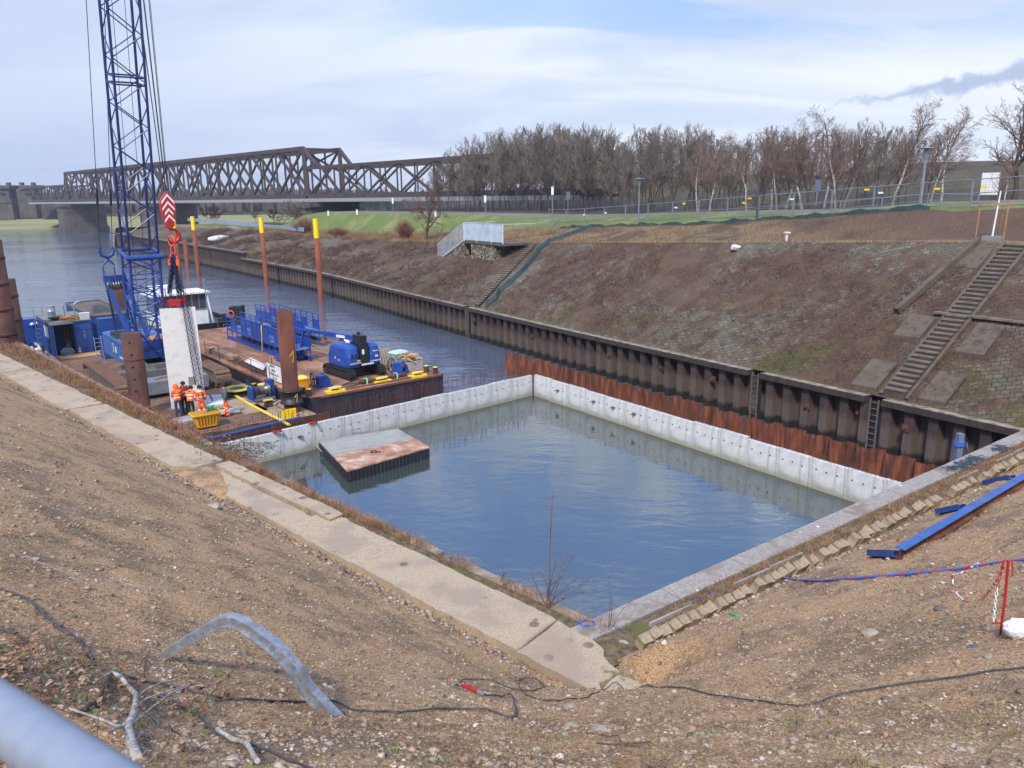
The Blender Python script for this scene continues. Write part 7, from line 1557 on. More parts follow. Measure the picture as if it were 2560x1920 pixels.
# ================================================================ foreground
def gnd(px, py, dz=0.):
    """where the ray through a pixel meets the near ground"""
    r = ray(px, py); r = r/np.linalg.norm(r); t = 1.2; st = .1
    while t < 80:
        q = r*t; z = 2.79 if segd(q[0], q[1]) < .62 else (nz_(q[0], q[1]) if ndist(q[0], q[1]) > 0 else 2.68)
        if H+q[2] < z: break
        t += st
    q = r*t; return Vector((q[0], q[1], H+q[2]+dz))
def gpt(x, y): return Vector((x, y, nz_(x, y) if ndist(x, y) > 0 else 2.68))
rg = random.Random(101)
def polar(n, rmin, rmax, k):
    """points around the viewpoint on the bank, thinning out with distance"""
    out = []
    while len(out) < n:
        r = rmin*(rmax/rmin)**(rg.random()**k); a = rg.uniform(-.78, .80); x, y = r*math.sin(a), r*math.cos(a)
        if ndist(x, y) > .05: out.append((x, y, r))
    return out
ico = [(0, 0, 1), (.89, 0, .45), (.28, .85, .45), (-.72, .53, .45), (-.72, -.53, .45), (.28, -.85, .45), (.72, .53, -.45), (-.28, .85, -.45), (-.89, 0, -.45), (-.28, -.85, -.45), (.72, -.53, -.45), (0, 0, -1)]
icf = [(0, 1, 2), (0, 2, 3), (0, 3, 4), (0, 4, 5), (0, 5, 1), (1, 6, 2), (2, 7, 3), (3, 8, 4), (4, 9, 5), (5, 10, 1), (6, 7, 2), (7, 8, 3), (8, 9, 4), (9, 10, 5), (10, 6, 1), (6, 11, 7), (7, 11, 8), (8, 11, 9), (9, 11, 10), (10, 11, 6)]
octa = [(1, 0, 0), (0, 1, 0), (-1, 0, 0), (0, -1, 0), (0, 0, 1), (0, 0, -1)]; octf = [(0, 1, 4), (1, 2, 4), (2, 3, 4), (3, 0, 4)]
def stone(mb, p, r, big=False, flat=.6):
    a = rg.uniform(0, 6.28); c_, s_ = math.cos(a), math.sin(a); ex = rg.uniform(.7, 1.5); vs = []
    for v in (ico if big else octa):
        k = rg.uniform(.78, 1.15); x, y, z = v[0]*r*ex*k, v[1]*r*k, v[2]*r*flat*k; vs.append((p[0]+x*c_-y*s_, p[1]+x*s_+y*c_, p[2]+z))
    mb.smooth = True; mb.add(vs, icf if big else octf)
g = G('pebbles', .85); cs = g.N.new('ShaderNodeSeparateColor'); g.L.new(g.vor(9, out='Color'), cs.inputs[0])
col = g.ramp(cs.outputs[0], [(0, C(78, 66, 58)), (.3, C(128, 106, 86)), (.55, C(176, 150, 122)), (.8, C(142, 130, 120)), (.96, C(186, 172, 152)), (1, C(216, 208, 196))]); g.base(g.mix(g.sm(g.noise(60, 3), .3, .7), col, g.mix(.5, col, C(110, 92, 76)))); M_peb = g.m
mb = MB()
for x, y, r in polar(52000, 2.6, 34, .8):
    cl = fbm(x, y, .8, 31, 3)
    if cl < -.12 and rg.random() < .45: continue
    rad = rg.choice([.007, .009, .011, .014, .018])*(1+.03*r)*(2.0 if rg.random() < .05 else 1); p = gpt(x, y); stone(mb, (p[0], p[1], p[2]+rad*.1), rad, rad > .024)
tag(mb.build('gravel', M_peb), 'loose pebbles and gravel strewn over the near slope', 'gravel', kind='stuff')
M_straw = mat('litter', [C(60, 46, 36), C(124, 98, 72), C(168, 140, 104)], 5, .95)
mb = MB()
for x, y, r in polar(46000, 2.6, 40, .8):
    if fbm(x, y, .5, 61, 3) < -.2: continue
    p = gpt(x, y); a = rg.uniform(0, 6.28); l = rg.uniform(.02, .07)*(1+.03*r); w = .0022*(1+.06*r); d = Vector((math.cos(a), math.sin(a), rg.uniform(-.1, .3)))*l; s_ = Vector((-math.sin(a), math.cos(a), 0))*w; q = p+Vector((0, 0, .006)); mb.add([q-s_, q+s_, q+d+s_, q+d-s_, q+d*.5+Vector((0, 0, w*2))], [(0, 1, 4), (1, 2, 4), (2, 3, 4), (3, 0, 4)])
tag(mb.build('plant_litter', M_straw), 'dead stalks and small twigs lying over the near slope', 'litter', kind='stuff')
# rubble at the edge of the footpath
mb = MB()
for k in range(2600):
    a = rg.uniform(-.5, 17) if rg.random() < .8 else rg.uniform(17, 45); o = -abs(rg.gauss(.05, .42))-.03; x, y = Lp(a, o); p = gpt(x, y); rad = rg.choice([.02, .03, .035, .05, .07])*(1.0 if a < 17 else 1.3); stone(mb, (x, y, p[2]+rad*.2), rad, True)
for k in range(500):
    t_ = rg.uniform(-1, 20); x, y = Fp(t_, 1.6+abs(rg.gauss(0, .3))); p = gpt(x, y); rad = rg.choice([.025, .035, .05, .08]); stone(mb, (x, y, p[2]+rad*.2), rad, True)
for k in range(260):
    x, y = 2.2+rg.gauss(0, .7), 12.2+rg.gauss(0, .6); p = gpt(x, y); rad = rg.choice([.02, .03, .05, .06]); stone(mb, (x, y, p[2]+rad*.2), rad, True)
tag(mb.build('rubble', M_peb), 'rubble and coarse stones gathered along the footpath edge', 'rubble', kind='stuff')
# broken piece closing the gap in the footpath: loose soil patch
mb = MB(); mb.smooth = True
for i in range(9):
    for j in range(6):
        x, y = Lp(12.4+i*.55, -.15+j*.26); e = 0 if i in (0, 8) or j in (0, 5) else 1; mb.v.append((x, y, 2.64+e*(.08+.06*fn(x, y, 1.5))))
for i in range(8):
    for j in range(5): q = i*6+j; mb.f.append((q, q+6, q+7, q+1)); mb.mi.append(0); mb.sm.append(True)
struct(mb.build('soil_patch', bpy.data.materials['gravel_soil']))
# kerb stones
M_kst = mat('kerb_stone', [C(104, 90, 74), C(150, 134, 112), C(172, 158, 136)], 2.2, .9, 0, .008, 14)
base = None; k = 0; t_ = .55
ks = []
while t_ < EL+4:
    if rg.random() < (.93 if t_ < 9 else .8): ks.append(t_)
    t_ += .30
for k, t_ in enumerate(ks):
    if k % 5 == 0:
        mb = MB(); vs = []
        jw = lambda: rg.uniform(-.02, .02)
        mb.prism([(-.13+jw(), -.12+jw()), (.13+jw(), -.12+jw()), (.125+jw(), .12+jw()), (-.13+jw(), .11+jw())], -.16, .14); o = mb.build('kerb_stone', M_kst, None, world=False); base = o
    else: o = base.copy(); COL.objects.link(o)
    p = Fp(t_, 1.42+rg.uniform(-.04, .04)); o.location = (p[0], p[1], 2.80+rg.uniform(-.02, .02)); o.rotation_euler = (R(rg.uniform(18, 34)), R(rg.uniform(-10, 10)), math.atan2(Ed[1], Ed[0])+R(rg.uniform(-7, 7)))
    tag(o, 'rough squared kerb stone tilted in the row behind the basin coping, one of many alike', 'kerb stone', 'row of kerb stones behind the basin coping')
# single stones
for px, py, r_, lab in [(2178, 1585, .17, 'large rounded grey brown stone alone on the right slope'), (2440, 1622, .11, 'brown angular stone on a dark patch at the right'), (2478, 1645, .09, 'pale stone right of the brown angular stone'), (1428, 1772, .15, 'grey squared block beside the broken end of the footpath'), (1497, 1782, .11, 'round grey stone next to the squared block'), (1503, 1832, .16, 'pale broken concrete lump below the end of the footpath'), (2052, 1412, .13, 'mossy yellowish stone below the blue beam'), (2352, 1523, .13, 'flat dark slate coloured stone on the right slope'), (1430, 1818, .12, 'pale rounded stone below the squared block'), (535, 1268, .33, 'grey green slab fragment in the gap of the footpath'), (1985, 1442, .12, 'yellowish stone near the twisted rope'), (1555, 1610, .22, 'mossy block at the inner corner of the kerb row'), (1545, 1655, .16, 'white edged rubble block near the end of the footpath')]:
    p = gnd(px, py); mb = MB(); mb.smooth = True
    vs = []; n1_ = 9
    for i in range(n1_+1):
        th = math.pi*i/n1_
        for j in range(14): ph = 2*math.pi*j/14; d = Vector((math.sin(th)*math.cos(ph), math.sin(th)*math.sin(ph), math.cos(th))); k_ = .62*r_*(1+.5*_nz.noise(d*1.3+Vector((px*.1, 0, 0)))+.12*_nz.noise(d*4+Vector((px*.1, 0, 0)))); k_ = min(k_, r_*.66); vs.append((p[0]+d.x*k_*1.25, p[1]+d.y*k_*.95, p[2]+r_*.02+d.z*k_*.5))
    fs = [(i*14+j, i*14+(j+1) % 14, (i+1)*14+(j+1) % 14, (i+1)*14+j) for i in range(n1_) for j in range(14)]; mb.add(vs, [f[::-1] for f in fs])
    tag(mb.build('rock', mat('rock_%d' % px, [C(112, 104, 94), C(150, 142, 128), C(172, 162, 146)] if px not in (2352, 2440) else [C(70, 72, 74), C(108, 104, 98)], 9, .9, 0, .01, 20), loc=p), lab, 'stone')
# ---------------------------------------------------------------- vegetation along the quay
M_brown = mat('dry_stalks', [C(84, 62, 48), C(142, 106, 78), C(170, 136, 100)], 3, .95); M_grn = mat('green_grass', [C(62, 84, 28), C(104, 132, 48), C(128, 140, 70)], 3, .9)
def blades(mb, n, posf, hh, w, lean=.5):
    for k in range(n):
        p = posf(); a = rg.uniform(0, 6.28); h = rg.uniform(*hh); s_ = Vector((math.cos(a), math.sin(a), 0))*w; l = Vector((rg.gauss(0, lean), rg.gauss(0, lean), 1)).normalized()*h; l2 = l*.55+Vector((0, 0, h*.1)); mb.add([p-s_, p+s_, p+l2+s_*.7, p+l2-s_*.7, p+l], [(0, 1, 2, 3), (3, 2, 4)])
def strip(a0, a1, o0, o1):
    def f():
        a = rg.uniform(a0, a1); o = rg.uniform(o0, max(o1, qoff(a)-.35 if o1 > 2 else o1)); x, y = Lp(a, o); return Vector((x, y, 2.66))
    return f
def wavy(a0, a1, o0, o1, thr=0., sc_=.7):
    f = strip(a0, a1, o0, o1)
    def g_():
        for _ in range(20):
            p = f()
            if fbm(p[0], p[1], sc_, 17, 3)+rg.uniform(-.25, .25) > thr: return p
        return p
    return g_
mb = MB(); blades(mb, 5200, wavy(6, 22, 1.68, 2.1, -.2), (.08, .42), .0045, .5); blades(mb, 7000, wavy(20, 52, 1.6, 2.3, -.3), (.1, .5), .008, .6); blades(mb, 2600, wavy(-1, 8, 1.7, 2.2, -.1), (.05, .30), .004)
blades(mb, 5000, wavy(20, 50, 1.9, 2.6, -.5), (.05, .35), .012, 1.2)
tag(mb.build('dry_vegetation', M_brown), 'dry brown stalks growing between the footpath and the quay edge', 'dry plants', kind='stuff')
mb = MB(); blades(mb, 9000, wavy(-1.2, 13, 1.50, 1.9, -.25, .9), (.02, .10), .0045, .8); blades(mb, 700, wavy(12, 40, 1.45, 1.7, .2, .9), (.03, .12), .008, .8)
def vf():
    t_ = rg.uniform(-.5, 14); o = rg.uniform(.66, 1.3)
    x, y = Fp(t_, o); return Vector((x, y, 2.7))
blades(mb, 2200, vf, (.02, .09), .004, .8)
def pf():
    x, y = 1.95+rg.gauss(0, .35), 12.9+rg.gauss(0, .3); return gpt(x, y)
blades(mb, 700, pf, (.04, .16), .004, .8)
for k in range(42):
    x, y, r = polar(1, 3.2, 22, .9)[0]
    def pq(x=x, y=y): return gpt(x+rg.gauss(0, .10+.008*r), y+rg.gauss(0, .10+.008*r))
    blades(mb, 55, pq, (.02, .06), .003*(1+.05*r), .9)
tag(mb.build('green_grass', M_grn), 'short green grass and moss along the footpath edge and in tufts', 'grass', kind='stuff')
mb = MB(); blades(mb, 9000, lambda: (lambda q: Vector((q[0], q[1], 2.70)))(Fp(rg.uniform(2, EL+3), rg.uniform(.62, 1.35))), (.05, .24), .006, .9); tag(mb.build('verge_plants', M_brown), 'dry low plants on the verge behind the basin coping', 'dry plants', kind='stuff')
def stems(name, label, base, tips, m, r=.009, side=8, cat='shrub'):
    mb = MB()
    for tp in tips:
        a = base+Vector((rg.gauss(0, .04), rg.gauss(0, .04), 0)); m_ = a.lerp(tp, .5)+Vector((rg.gauss(0, .05), rg.gauss(0, .05), .05)); mb.path([a, m_, tp], [r, r*.75, r*.35], 4)
        for k in range(side): e = m_.lerp(tp, rg.random()) if rg.random() < .6 else a.lerp(m_, rg.uniform(.4, 1)); L_ = (tp-a).length*.16; mb.path([e, e+Vector((rg.gauss(0, 1), rg.gauss(0, 1), rg.uniform(.2, 1.4))).normalized()*L_*rg.uniform(.4, 1.2)], [r*.45, r*.2], 3)
    return tag(mb.build(name, m, loc=base), label, cat)
def at(px, py, y): return D(px, py, y)
bq = P(1368, 1520, 2.66); y_ = bq[1]
stems('bare_shrub', 'bare thin stemmed shrub with two tall whips at the quay edge near the basin corner', bq, [at(1383, 1222, y_+.3), at(1378, 1262, y_+.1), at(1350, 1420, y_), at(1418, 1385, y_+.2), at(1436, 1388, y_-.1), at(1470, 1452, y_), at(1448, 1440, y_+.2), at(1322, 1415, y_), at(1390, 1400, y_+.1), at(1404, 1440, y_), at(1460, 1480, y_-.2), at(1340, 1480, y_), at(1425, 1470, y_)], M_twig, .010, 14)
bq = P(1520, 1572, 2.66); y_ = bq[1]; stems('bare_shrub', 'three thin bare whips beside the coping near the basin corner', bq, [at(1523, 1450, y_), at(1590, 1490, y_+.2), at(1530, 1495, y_-.1), at(1545, 1570, y_)], M_twig, .009, 3)
bq = P(985, 1290, 2.66); 
for i, (px, py, pt) in enumerate([(1125, 1412, 1375), (1256, 1460, 1418), (795, 1225, 1170), (738, 1205, 1140)]):
    bq = P(px, py, 2.66); stems('dead_stalk', ['dead flower stalk with two heads above the quay notch', 'dead umbel stalk left of the bare shrub', 'dead brown stalk over the water, right one of two', 'dead brown stalk over the water, left one of two'][i], bq, [at(px+rg.uniform(-4, 4), pt, bq[1]), at(px+9, pt+12, bq[1])], M_bark, .008, 5, 'plant')
# bramble with leaves in front of the first panels
bq = P(560, 1140, 2.55); mb = MB(); lf = MB()
for k in range(70):
    a0 = P(rg.uniform(470, 660), rg.uniform(1110, 1175), 2.5); tp = at(rg.uniform(480, 715), rg.uniform(1085, 1165), a0[1]+rg.uniform(.2, 1.2)); mid = a0.lerp(tp, .5)+Vector((0, 0, rg.uniform(.05, .3))); mb.path([a0, mid, tp], [.012, .009, .005], 3)
    for q in range(5):
        e = mid.lerp(tp, rg.random()); s_ = rg.uniform(.035, .075); u_ = Vector((rg.gauss(0, 1), rg.gauss(0, 1), rg.gauss(0, .6))).normalized(); w_ = u_.orthogonal().normalized(); lf.add([e, e+u_*s_+w_*s_*.5, e+u_*s_*2, e+u_*s_-w_*s_*.5], [(0, 1, 2, 3)])
t = thing('bramble', 'tangled bramble with a few dark leaves hanging over the first concrete panels', 'shrub', bq); mb.build('stems', M_bark, t); lf.build('leaves', mat('bramble_leaf', [C(52, 64, 46), C(88, 98, 78), C(96, 72, 58)], 4, .7), t)
mb = MB()
for k in range(2400):
    a_ = rg.uniform(15, 46); x, y = Lp(a_, rg.uniform(1.75, qoff(a_)+.25)); b_ = Vector((x, y, rg.uniform(2.45, 2.7))); d = Vector((rg.gauss(0, 1), rg.gauss(0, 1), rg.uniform(.1, .8))).normalized()*rg.uniform(.15, .55); mb.path([b_, b_+d*.6, b_+d+Vector((0, 0, -.1))], [.007, .006, .004], 3)
tag(mb.build('dry_brambles', M_redtw), 'dense dry brambles covering the far part of the quay edge', 'brambles', kind='stuff')
# twigs covering the far slope
mb = MB()
for k in range(64000):
    s_ = -8+170*rg.random()**1.7; w_ = rg.uniform(.35, 10.2)
    if fbm(s_*.9, w_, .16, 3, 3)+.5*fbm(s_, w_, .9, 9, 2) < .02-.12*(w_ < 5): continue
    p = FB(s_, round(w_*8)/8); z_ = z_w(s_)+(z1(s_)-z_w(s_))*w_/10.3; far_ = 1+s_/60; l = rg.uniform(.14, .42)*far_; d = Vector((rg.gauss(0, 1), rg.gauss(0, 1), rg.uniform(.15, 1))).normalized()*l; r_ = .009*far_; q = Vector((p[0], p[1], z_-.02)); n_ = d.orthogonal().normalized()*r_; m_ = d.cross(n_).normalized()*r_
    mb.add([q+n_, q-n_*.5+m_, q-n_*.5-m_, q+d], [(0, 1, 3), (1, 2, 3), (2, 0, 3)])
tag(mb.build('slope_brambles', mat('slope_twigs', [C(52, 40, 36), C(98, 76, 66), C(140, 118, 98)], .7, .95, pos=[.35, .55, .72])), 'dry brown brambles and twigs overgrowing the far stone slope', 'brambles', kind='stuff')
mb = MB()
for k in range(26000):
    s_ = -6+150*rg.random()**1.5; w_ = rg.uniform(12.0, 17.9) if rg.random() < .75 else rg.uniform(9.9, 10.9)
    p = FB(s_, round(w_*8)/8); z_ = z1(s_)+(z2(s_)-z1(s_))*max(0, w_-12)/6; far_ = 1+s_/60; l = rg.uniform(.12, .38)*far_; d = Vector((rg.gauss(0, .5), rg.gauss(0, .5), 1)).normalized()*l; r_ = .008*far_; q = Vector((p[0], p[1], z_-.02)); n_ = Vector((r_, 0, 0)); m_ = Vector((0, r_, 0)); mb.add([q+n_, q-n_*.5+m_, q-n_*.5-m_, q+d], [(0, 1, 3), (1, 2, 3), (2, 0, 3)])
tag(mb.build('bank_grass', mat('bank_grass', [C(72, 56, 44), C(126, 100, 72), C(164, 138, 100)], .35, .95)), 'tall dry grass and weeds on the upper far bank', 'dry grass', kind='stuff')
# ---------------------------------------------------------------- bent steel section
def vplane(A, B_, px, py):
    r = Vector(ray(px, py)); n_ = Vector(((B_-A).y, -(B_-A).x, 0)); t = n_.dot(A-Vector((0, 0, H)))/n_.dot(r); return Vector((0, 0, H))+r*t
GA, GB = gnd(392, 1640), gnd(868, 1796)
pts_px = [(380, 1645), (430, 1612), (482, 1580), (535, 1548), (570, 1538), (605, 1546), (650, 1574), (700, 1612), (745, 1662), (780, 1716), (812, 1752), (840, 1782), (866, 1806)]
pl = [vplane(GA, GB, *q) for q in pts_px]
cp = []
for i in range(len(pl)-1):
    p0, p1, p2, p3 = pl[max(i-1, 0)], pl[i], pl[i+1], pl[min(i+2, len(pl)-1)]
    for k in range(5): t = k/5; cp.append(.5*((2*p1)+(p2-p0)*t+(2*p0-5*p1+4*p2-p3)*t*t+(3*p1-p0-3*p2+p3)*t**3))
cp.append(pl[-1])
def sweep(mb, pts, sec, side):
    rings = []
    for i, p in enumerate(pts):
        d = (pts[min(i+1, len(pts)-1)]-pts[max(i-1, 0)]).normalized(); s_ = (side-d*side.dot(d)).normalized(); u_ = s_.cross(d).normalized(); rings.append([p+s_*a+u_*b_ for a, b_ in sec])
    n = len(sec); vs = [v for r in rings for v in r]; fs = [(i*n+k, i*n+(k+1) % n, (i+1)*n+(k+1) % n, (i+1)*n+k) for i in range(len(pts)-1) for k in range(n)]; mb.add(vs, fs+[tuple(range(n))[::-1], tuple(range(len(vs)-n, len(vs)))])
side = Vector(((GB-GA).y, -(GB-GA).x, 0)).normalized(); side = side if side.y < 0 else -side
if (side.cross((cp[1]-cp[0]).normalized())).z < 0: sgn = -1
else: sgn = 1
th_ = .007; Wd_, Dd = .050, .088*sgn
sec = [(-Wd_, 0), (Wd_, 0), (Wd_+.004, -Dd), (Wd_+.03, -Dd*1.02), (Wd_+.03, -Dd*.9), (Wd_-th_, -Dd*.86), (Wd_-th_, -th_*sgn*1.5), (-Wd_+th_, -th_*sgn*1.5), (-Wd_+th_, -Dd), (-Wd_, -Dd)]
g = G('bent_galvanised', .42); g.bs.inputs['Metallic'].default_value = .45; a = g.noise(18, 8, .7); b = g.noise(3, 4); col = g.mix(g.sm(a, .35, .7), C(118, 126, 138), C(176, 182, 190)); x_ = g.xyz(); dirt = g.math('MULTIPLY', g.sm(g.noise(9, 8, .75), .50, .62), .7); g.base(g.mix(dirt, col, C(120, 104, 84))); g.bump(a, .004)
mb = MB(); sweep(mb, cp, sec, side); tag(mb.build('bent_steel_section', g.m, loc=GA), 'bent galvanised steel channel arching out of the gravel in the foreground', 'steel section')
# ---------------------------------------------------------------- cables and rope
def sm_z(c):
    low = [q.z for q in c]; z = low[:]
    for _ in range(5): z = [max((z[max(i-1, 0)]+z[i]+z[min(i+1, len(z)-1)])/3, low[i]) for i in range(len(z))]
    return [Vector((q.x, q.y, h)) for q, h in zip(c, z)]
def cable(name, label, px, r, m, cat='cable', dz=None, off=0):
    pts = [gnd(*q, r) for q in px]; c_ = []
    for i in range(len(pts)-1):
        p0, p1, p2, p3 = pts[max(i-1, 0)], pts[i], pts[i+1], pts[min(i+2, len(pts)-1)]
        for k in range(6): t = k/6; c_.append(.5*((2*p1)+(p2-p0)*t+(2*p0-5*p1+4*p2-p3)*t*t+(3*p1-p0-3*p2+p3)*t**3))
    c_.append(pts[-1]); c_ = sm_z([Vector((q.x, q.y, (nz_(q.x, q.y) if ndist(q.x, q.y) > .02 and segd(q.x, q.y) > .60 else 2.79)+r+.012)) for q in c_]); mb = MB(); mb.path(c_, r, 8); tag(mb.build(name, m, loc=pts[0]), label, cat); return c_
M_cab = mat('cable_grey', [C(44, 46, 50), C(74, 78, 84)], 9, .6)
cable('power_cable', 'dark grey cable running from under the driftwood past the bent steel to the red connector', [(245, 1672), (330, 1702), (420, 1722), (520, 1742), (620, 1757), (720, 1762), (830, 1764), (900, 1780), (1000, 1786), (1100, 1778), (1200, 1780), (1262, 1794), (1290, 1782), (1278, 1756), (1248, 1746), (1208, 1740)], .011, M_cab)
cable('power_cable', 'dark cable looping from the red connector over the footpath end to the right edge', [(1138, 1714), (1165, 1704), (1220, 1708), (1290, 1726), (1340, 1728), (1360, 1716), (1338, 1703), (1306, 1700), (1294, 1714), (1312, 1738), (1360, 1755), (1420, 1756), (1480, 1738), (1540, 1720), (1620, 1715), (1720, 1730), (1805, 1747), (1967, 1766), (2118, 1743), (2315, 1713), (2560, 1676), (2700, 1650)], .0095, M_cab)
cable('power_cable', 'dark cable at the far left running down toward the driftwood', [(-20, 1472), (20, 1487), (80, 1516), (140, 1572), (190, 1602), (215, 1640), (236, 1655)], .012, M_cab)
cable('power_cable', 'black cable running out of the bottom of the photo beside the twigs', [(382, 1745), (440, 1768), (495, 1800), (545, 1842), (600, 1868), (670, 1890), (760, 1925), (830, 1960)], .0095, M_cab)
cable('power_cable', 'short dark cable end at the left edge above the railing', [(-30, 1570), (0, 1582), (40, 1600), (70, 1618)], .012, M_cab)
cable('wire', 'thin pale wire lying in a loop on the left slope', [(20, 1375), (80, 1400), (150, 1430), (200, 1455), (260, 1447), (330, 1468), (390, 1480), (430, 1475), (400, 1455), (350, 1442)], .003, M_galv, 'wire')
a, b_ = gnd(1205, 1739, .035), gnd(1146, 1716, .035); t = thing('plug_connector', 'red industrial plug connector lying on the gravel between two cable ends', 'connector', a); d = (b_-a); mb = MB(); mb.tube(a+d*.12, a+d*.82, .034, 14, .03); mb.tube(a+d*.45, a+d*.62, .042, 14); mb.tube(a+d*.5, a+d*.52+Vector((0, 0, .055)), .026, 12); mb.build('body', M_red, t); mb = MB(); mb.tube(a-d*.02, a+d*.13, .026, 12, .034); mb.tube(a+d*.82, a+d*1.08, .028, 12, .014); mb.build('gland', M_galv, t)
M_rb, M_rr_ = mat('rope_blue', [C(50, 84, 168), C(74, 108, 190)], 30, .8), mat('rope_redw', [C(170, 50, 50)], rough=.8)
pts = [gnd(*q, .03) for q in [(1560, 1585), (1620, 1555), (1690, 1524), (1760, 1496), (1830, 1468), (1868, 1446), (1905, 1436), (1940, 1443), (1985, 1453), (2050, 1456), (2120, 1450), (2210, 1443), (2300, 1436), (2390, 1428), (2470, 1415), (2560, 1405), (2680, 1390)]]
c_ = []
for i in range(len(pts)-1):
    L_ = (pts[i+1]-pts[i]).length; n = max(3, int(L_/.05))
    for k in range(n): c_.append(pts[i].lerp(pts[i+1], k/n))
t = thing('twisted_rope', 'blue rope twisted with a thin red strand across the right slope', 'rope', pts[0])
for nm, m_, r_, ph in (('blue_strand', M_rb, .018, 0), ('blue_strand', M_rb, .018, 2.1), ('red_strand', M_rr_, .013, 4.2)):
    q = []; acc = 0
    for i, p in enumerate(c_):
        if i: acc += (c_[i]-c_[i-1]).length
        d = (c_[min(i+1, len(c_)-1)]-c_[max(i-1, 0)]).normalized(); u_ = d.cross(Z).normalized(); w_ = u_.cross(d); an = acc*2*math.pi/.36+ph; q.append(p+(u_*math.cos(an)+w_*math.sin(an))*.018)
    mb = MB(); mb.path(q, r_, 5); mb.build(nm, m_, t)
q0 = P(1462, 1562, 2.72); mb = MB()
for k in range(3): n = 14; rr_ = .22-.03*k; mb.path([q0+Vector((rr_*math.cos(2*math.pi*i/n)+.03*k, .7*rr_*math.sin(2*math.pi*i/n), .02*k+.03*math.sin(i*2))) for i in range(n)], .013, 5, closed=True)
mb.path([q0+Vector((.2, 0, .02)), q0+Vector((.45, -.12, .01)), q0+Vector((.6, -.1, .02)), q0+Vector((.8, -.22, .01))], .014, 5); tag(mb.build('rope_coil', M_rb, loc=q0), 'small coil of blue rope at the corner of the basin edge', 'rope')
# ---------------------------------------------------------------- blue beam
def beamH(mb, a, b_, w, h, th_, m0):
    d = (b_-a).normalized(); x = d.cross(Z).normalized(); z = x.cross(d)
    mb.beam(a+z*h, b_+z*h, w, th_); mb.beam(a, b_, w, th_)
    return x, z
a, b_ = gnd(2246, 1402, .04), gnd(2590, 1192, .04); t = thing('steel_beam', 'long steel beam with a blue top flange lying up the right slope', 'steel beam', a); d = (b_-a).normalized(); x = d.cross(Z).normalized(); z = x.cross(d); hB = .22
mb = MB(); mb.beam(a+z*hB, b_+z*hB, .20, .02, up=z); mb.build('top_flange', mat('beam_blue', [C(36, 70, 132), C(50, 90, 156), C(96, 88, 84)], 2, .4, pos=[.3, .6, .78]), t); mb = MB(); mb.beam(a+z*.01, b_+z*.01, .20, .02, up=z); mb.beam(a+z*hB/2, b_+z*hB/2, .02, hB-.03, up=z); mb.build('web', M_rust, t); mb = MB()
for f_ in (.12, .3, .55, .75): q = a.lerp(b_, f_)+x*.02+z*hB*.5; mb.tube(q, q+x*.012, .04, 10)
mb.build('bolt_hole', M_black, t)
for i, (p0, p1, lab) in enumerate([((2178, 1392), (2244, 1396), 'short blue steel channel under the lower end of the long beam'), ((2345, 1287), (2405, 1275), 'short blue steel channel under the middle of the long beam'), ((2462, 1214), (2530, 1200), 'short blue steel channel under the upper end of the long beam')]):
    a_, c_ = gnd(*p0, .02), gnd(*p1, .02); t2 = thing('steel_channel', lab, 'steel channel', a_, 0, 'short blue channels under the long beam'); mb = MB(); mb.beam(a_+Vector((0, 0, .02)), c_+Vector((0, 0, .02)), .2, .015); s_ = (c_-a_).cross(Z).normalized()*.1; mb.beam(a_+s_+Vector((0, 0, .08)), c_+s_+Vector((0, 0, .08)), .012, .14); mb.beam(a_-s_+Vector((0, 0, .08)), c_-s_+Vector((0, 0, .08)), .012, .14); mb.build('profile', M_blue, t2)
# ---------------------------------------------------------------- red barrier post with red and white chain
pb = gnd(2500, 1592); y_ = pb[1]; t = thing('barrier_post', 'red steel barrier stake with a loop at the top on the right slope', 'post', pb); mb = MB()
top_ = at(2521, 1402, y_); mb.path([pb-Vector((0, 0, .1)), at(2512, 1500, y_), top_], .014, 8); mb.path([top_, at(2512, 1398, y_), at(2508, 1404, y_), at(2506, 1420, y_)], .010, 6); mb.path([top_, at(2531, 1404, y_), at(2530, 1440, y_), at(2525, 1442, y_)], .008, 6); mb.path([at(2482, 1557, y_), at(2550, 1557, y_)], .010, 6); mb.build('stake', M_red, t)
def rwchain(mb_r, mb_w, pts, lk=.045):
    acc = 0; i = 0
    for k in range(len(pts)-1):
        a, b_ = pts[k], pts[k+1]; L_ = (b_-a).length; n = max(1, int(L_/lk)); d = (b_-a).normalized(); u_ = d.orthogonal().normalized(); w_ = d.cross(u_)
        for j in range(n):
            c_ = a+(b_-a)*((j+.5)/n); s_ = u_ if i % 2 else w_; q = [c_+d*(.62*lk*math.cos(e*math.pi/3))+s_*(.014*math.sin(e*math.pi/3)) for e in range(6)]; (mb_r if (i//11) % 2 == 0 else mb_w).path(q, .0045, 4, closed=True); i += 1
pts = [gnd(2640, 1330, .02), gnd(2560, 1352, .02), gnd(2520, 1372, .02), gnd(2478, 1392, .02), gnd(2440, 1414, .02), gnd(2402, 1436, .02), gnd(2380, 1440, .02), gnd(2382, 1462, .02), gnd(2392, 1488, .02), gnd(2410, 1506, .02), gnd(2432, 1512, .02), gnd(2456, 1502, .02), gnd(2476, 1478, .03), at(2492, 1452, y_), at(2504, 1428, y_), at(2508, 1412, y_), at(2500, 1440, y_), at(2490, 1490, y_), at(2484, 1555, y_)]
t = thing('barrier_chain', 'red and white plastic chain looping over the slope to the red stake', 'chain', pts[6]); mr, mw_ = MB(), MB(); rwchain(mr, mw_, pts); mr.build('red_links', M_red, t); mw_.build('white_links', M_white, t)
p = gnd(2548, 1590, .08); mb = MB(); mb.smooth = True; n1_, n2_ = 10, 14
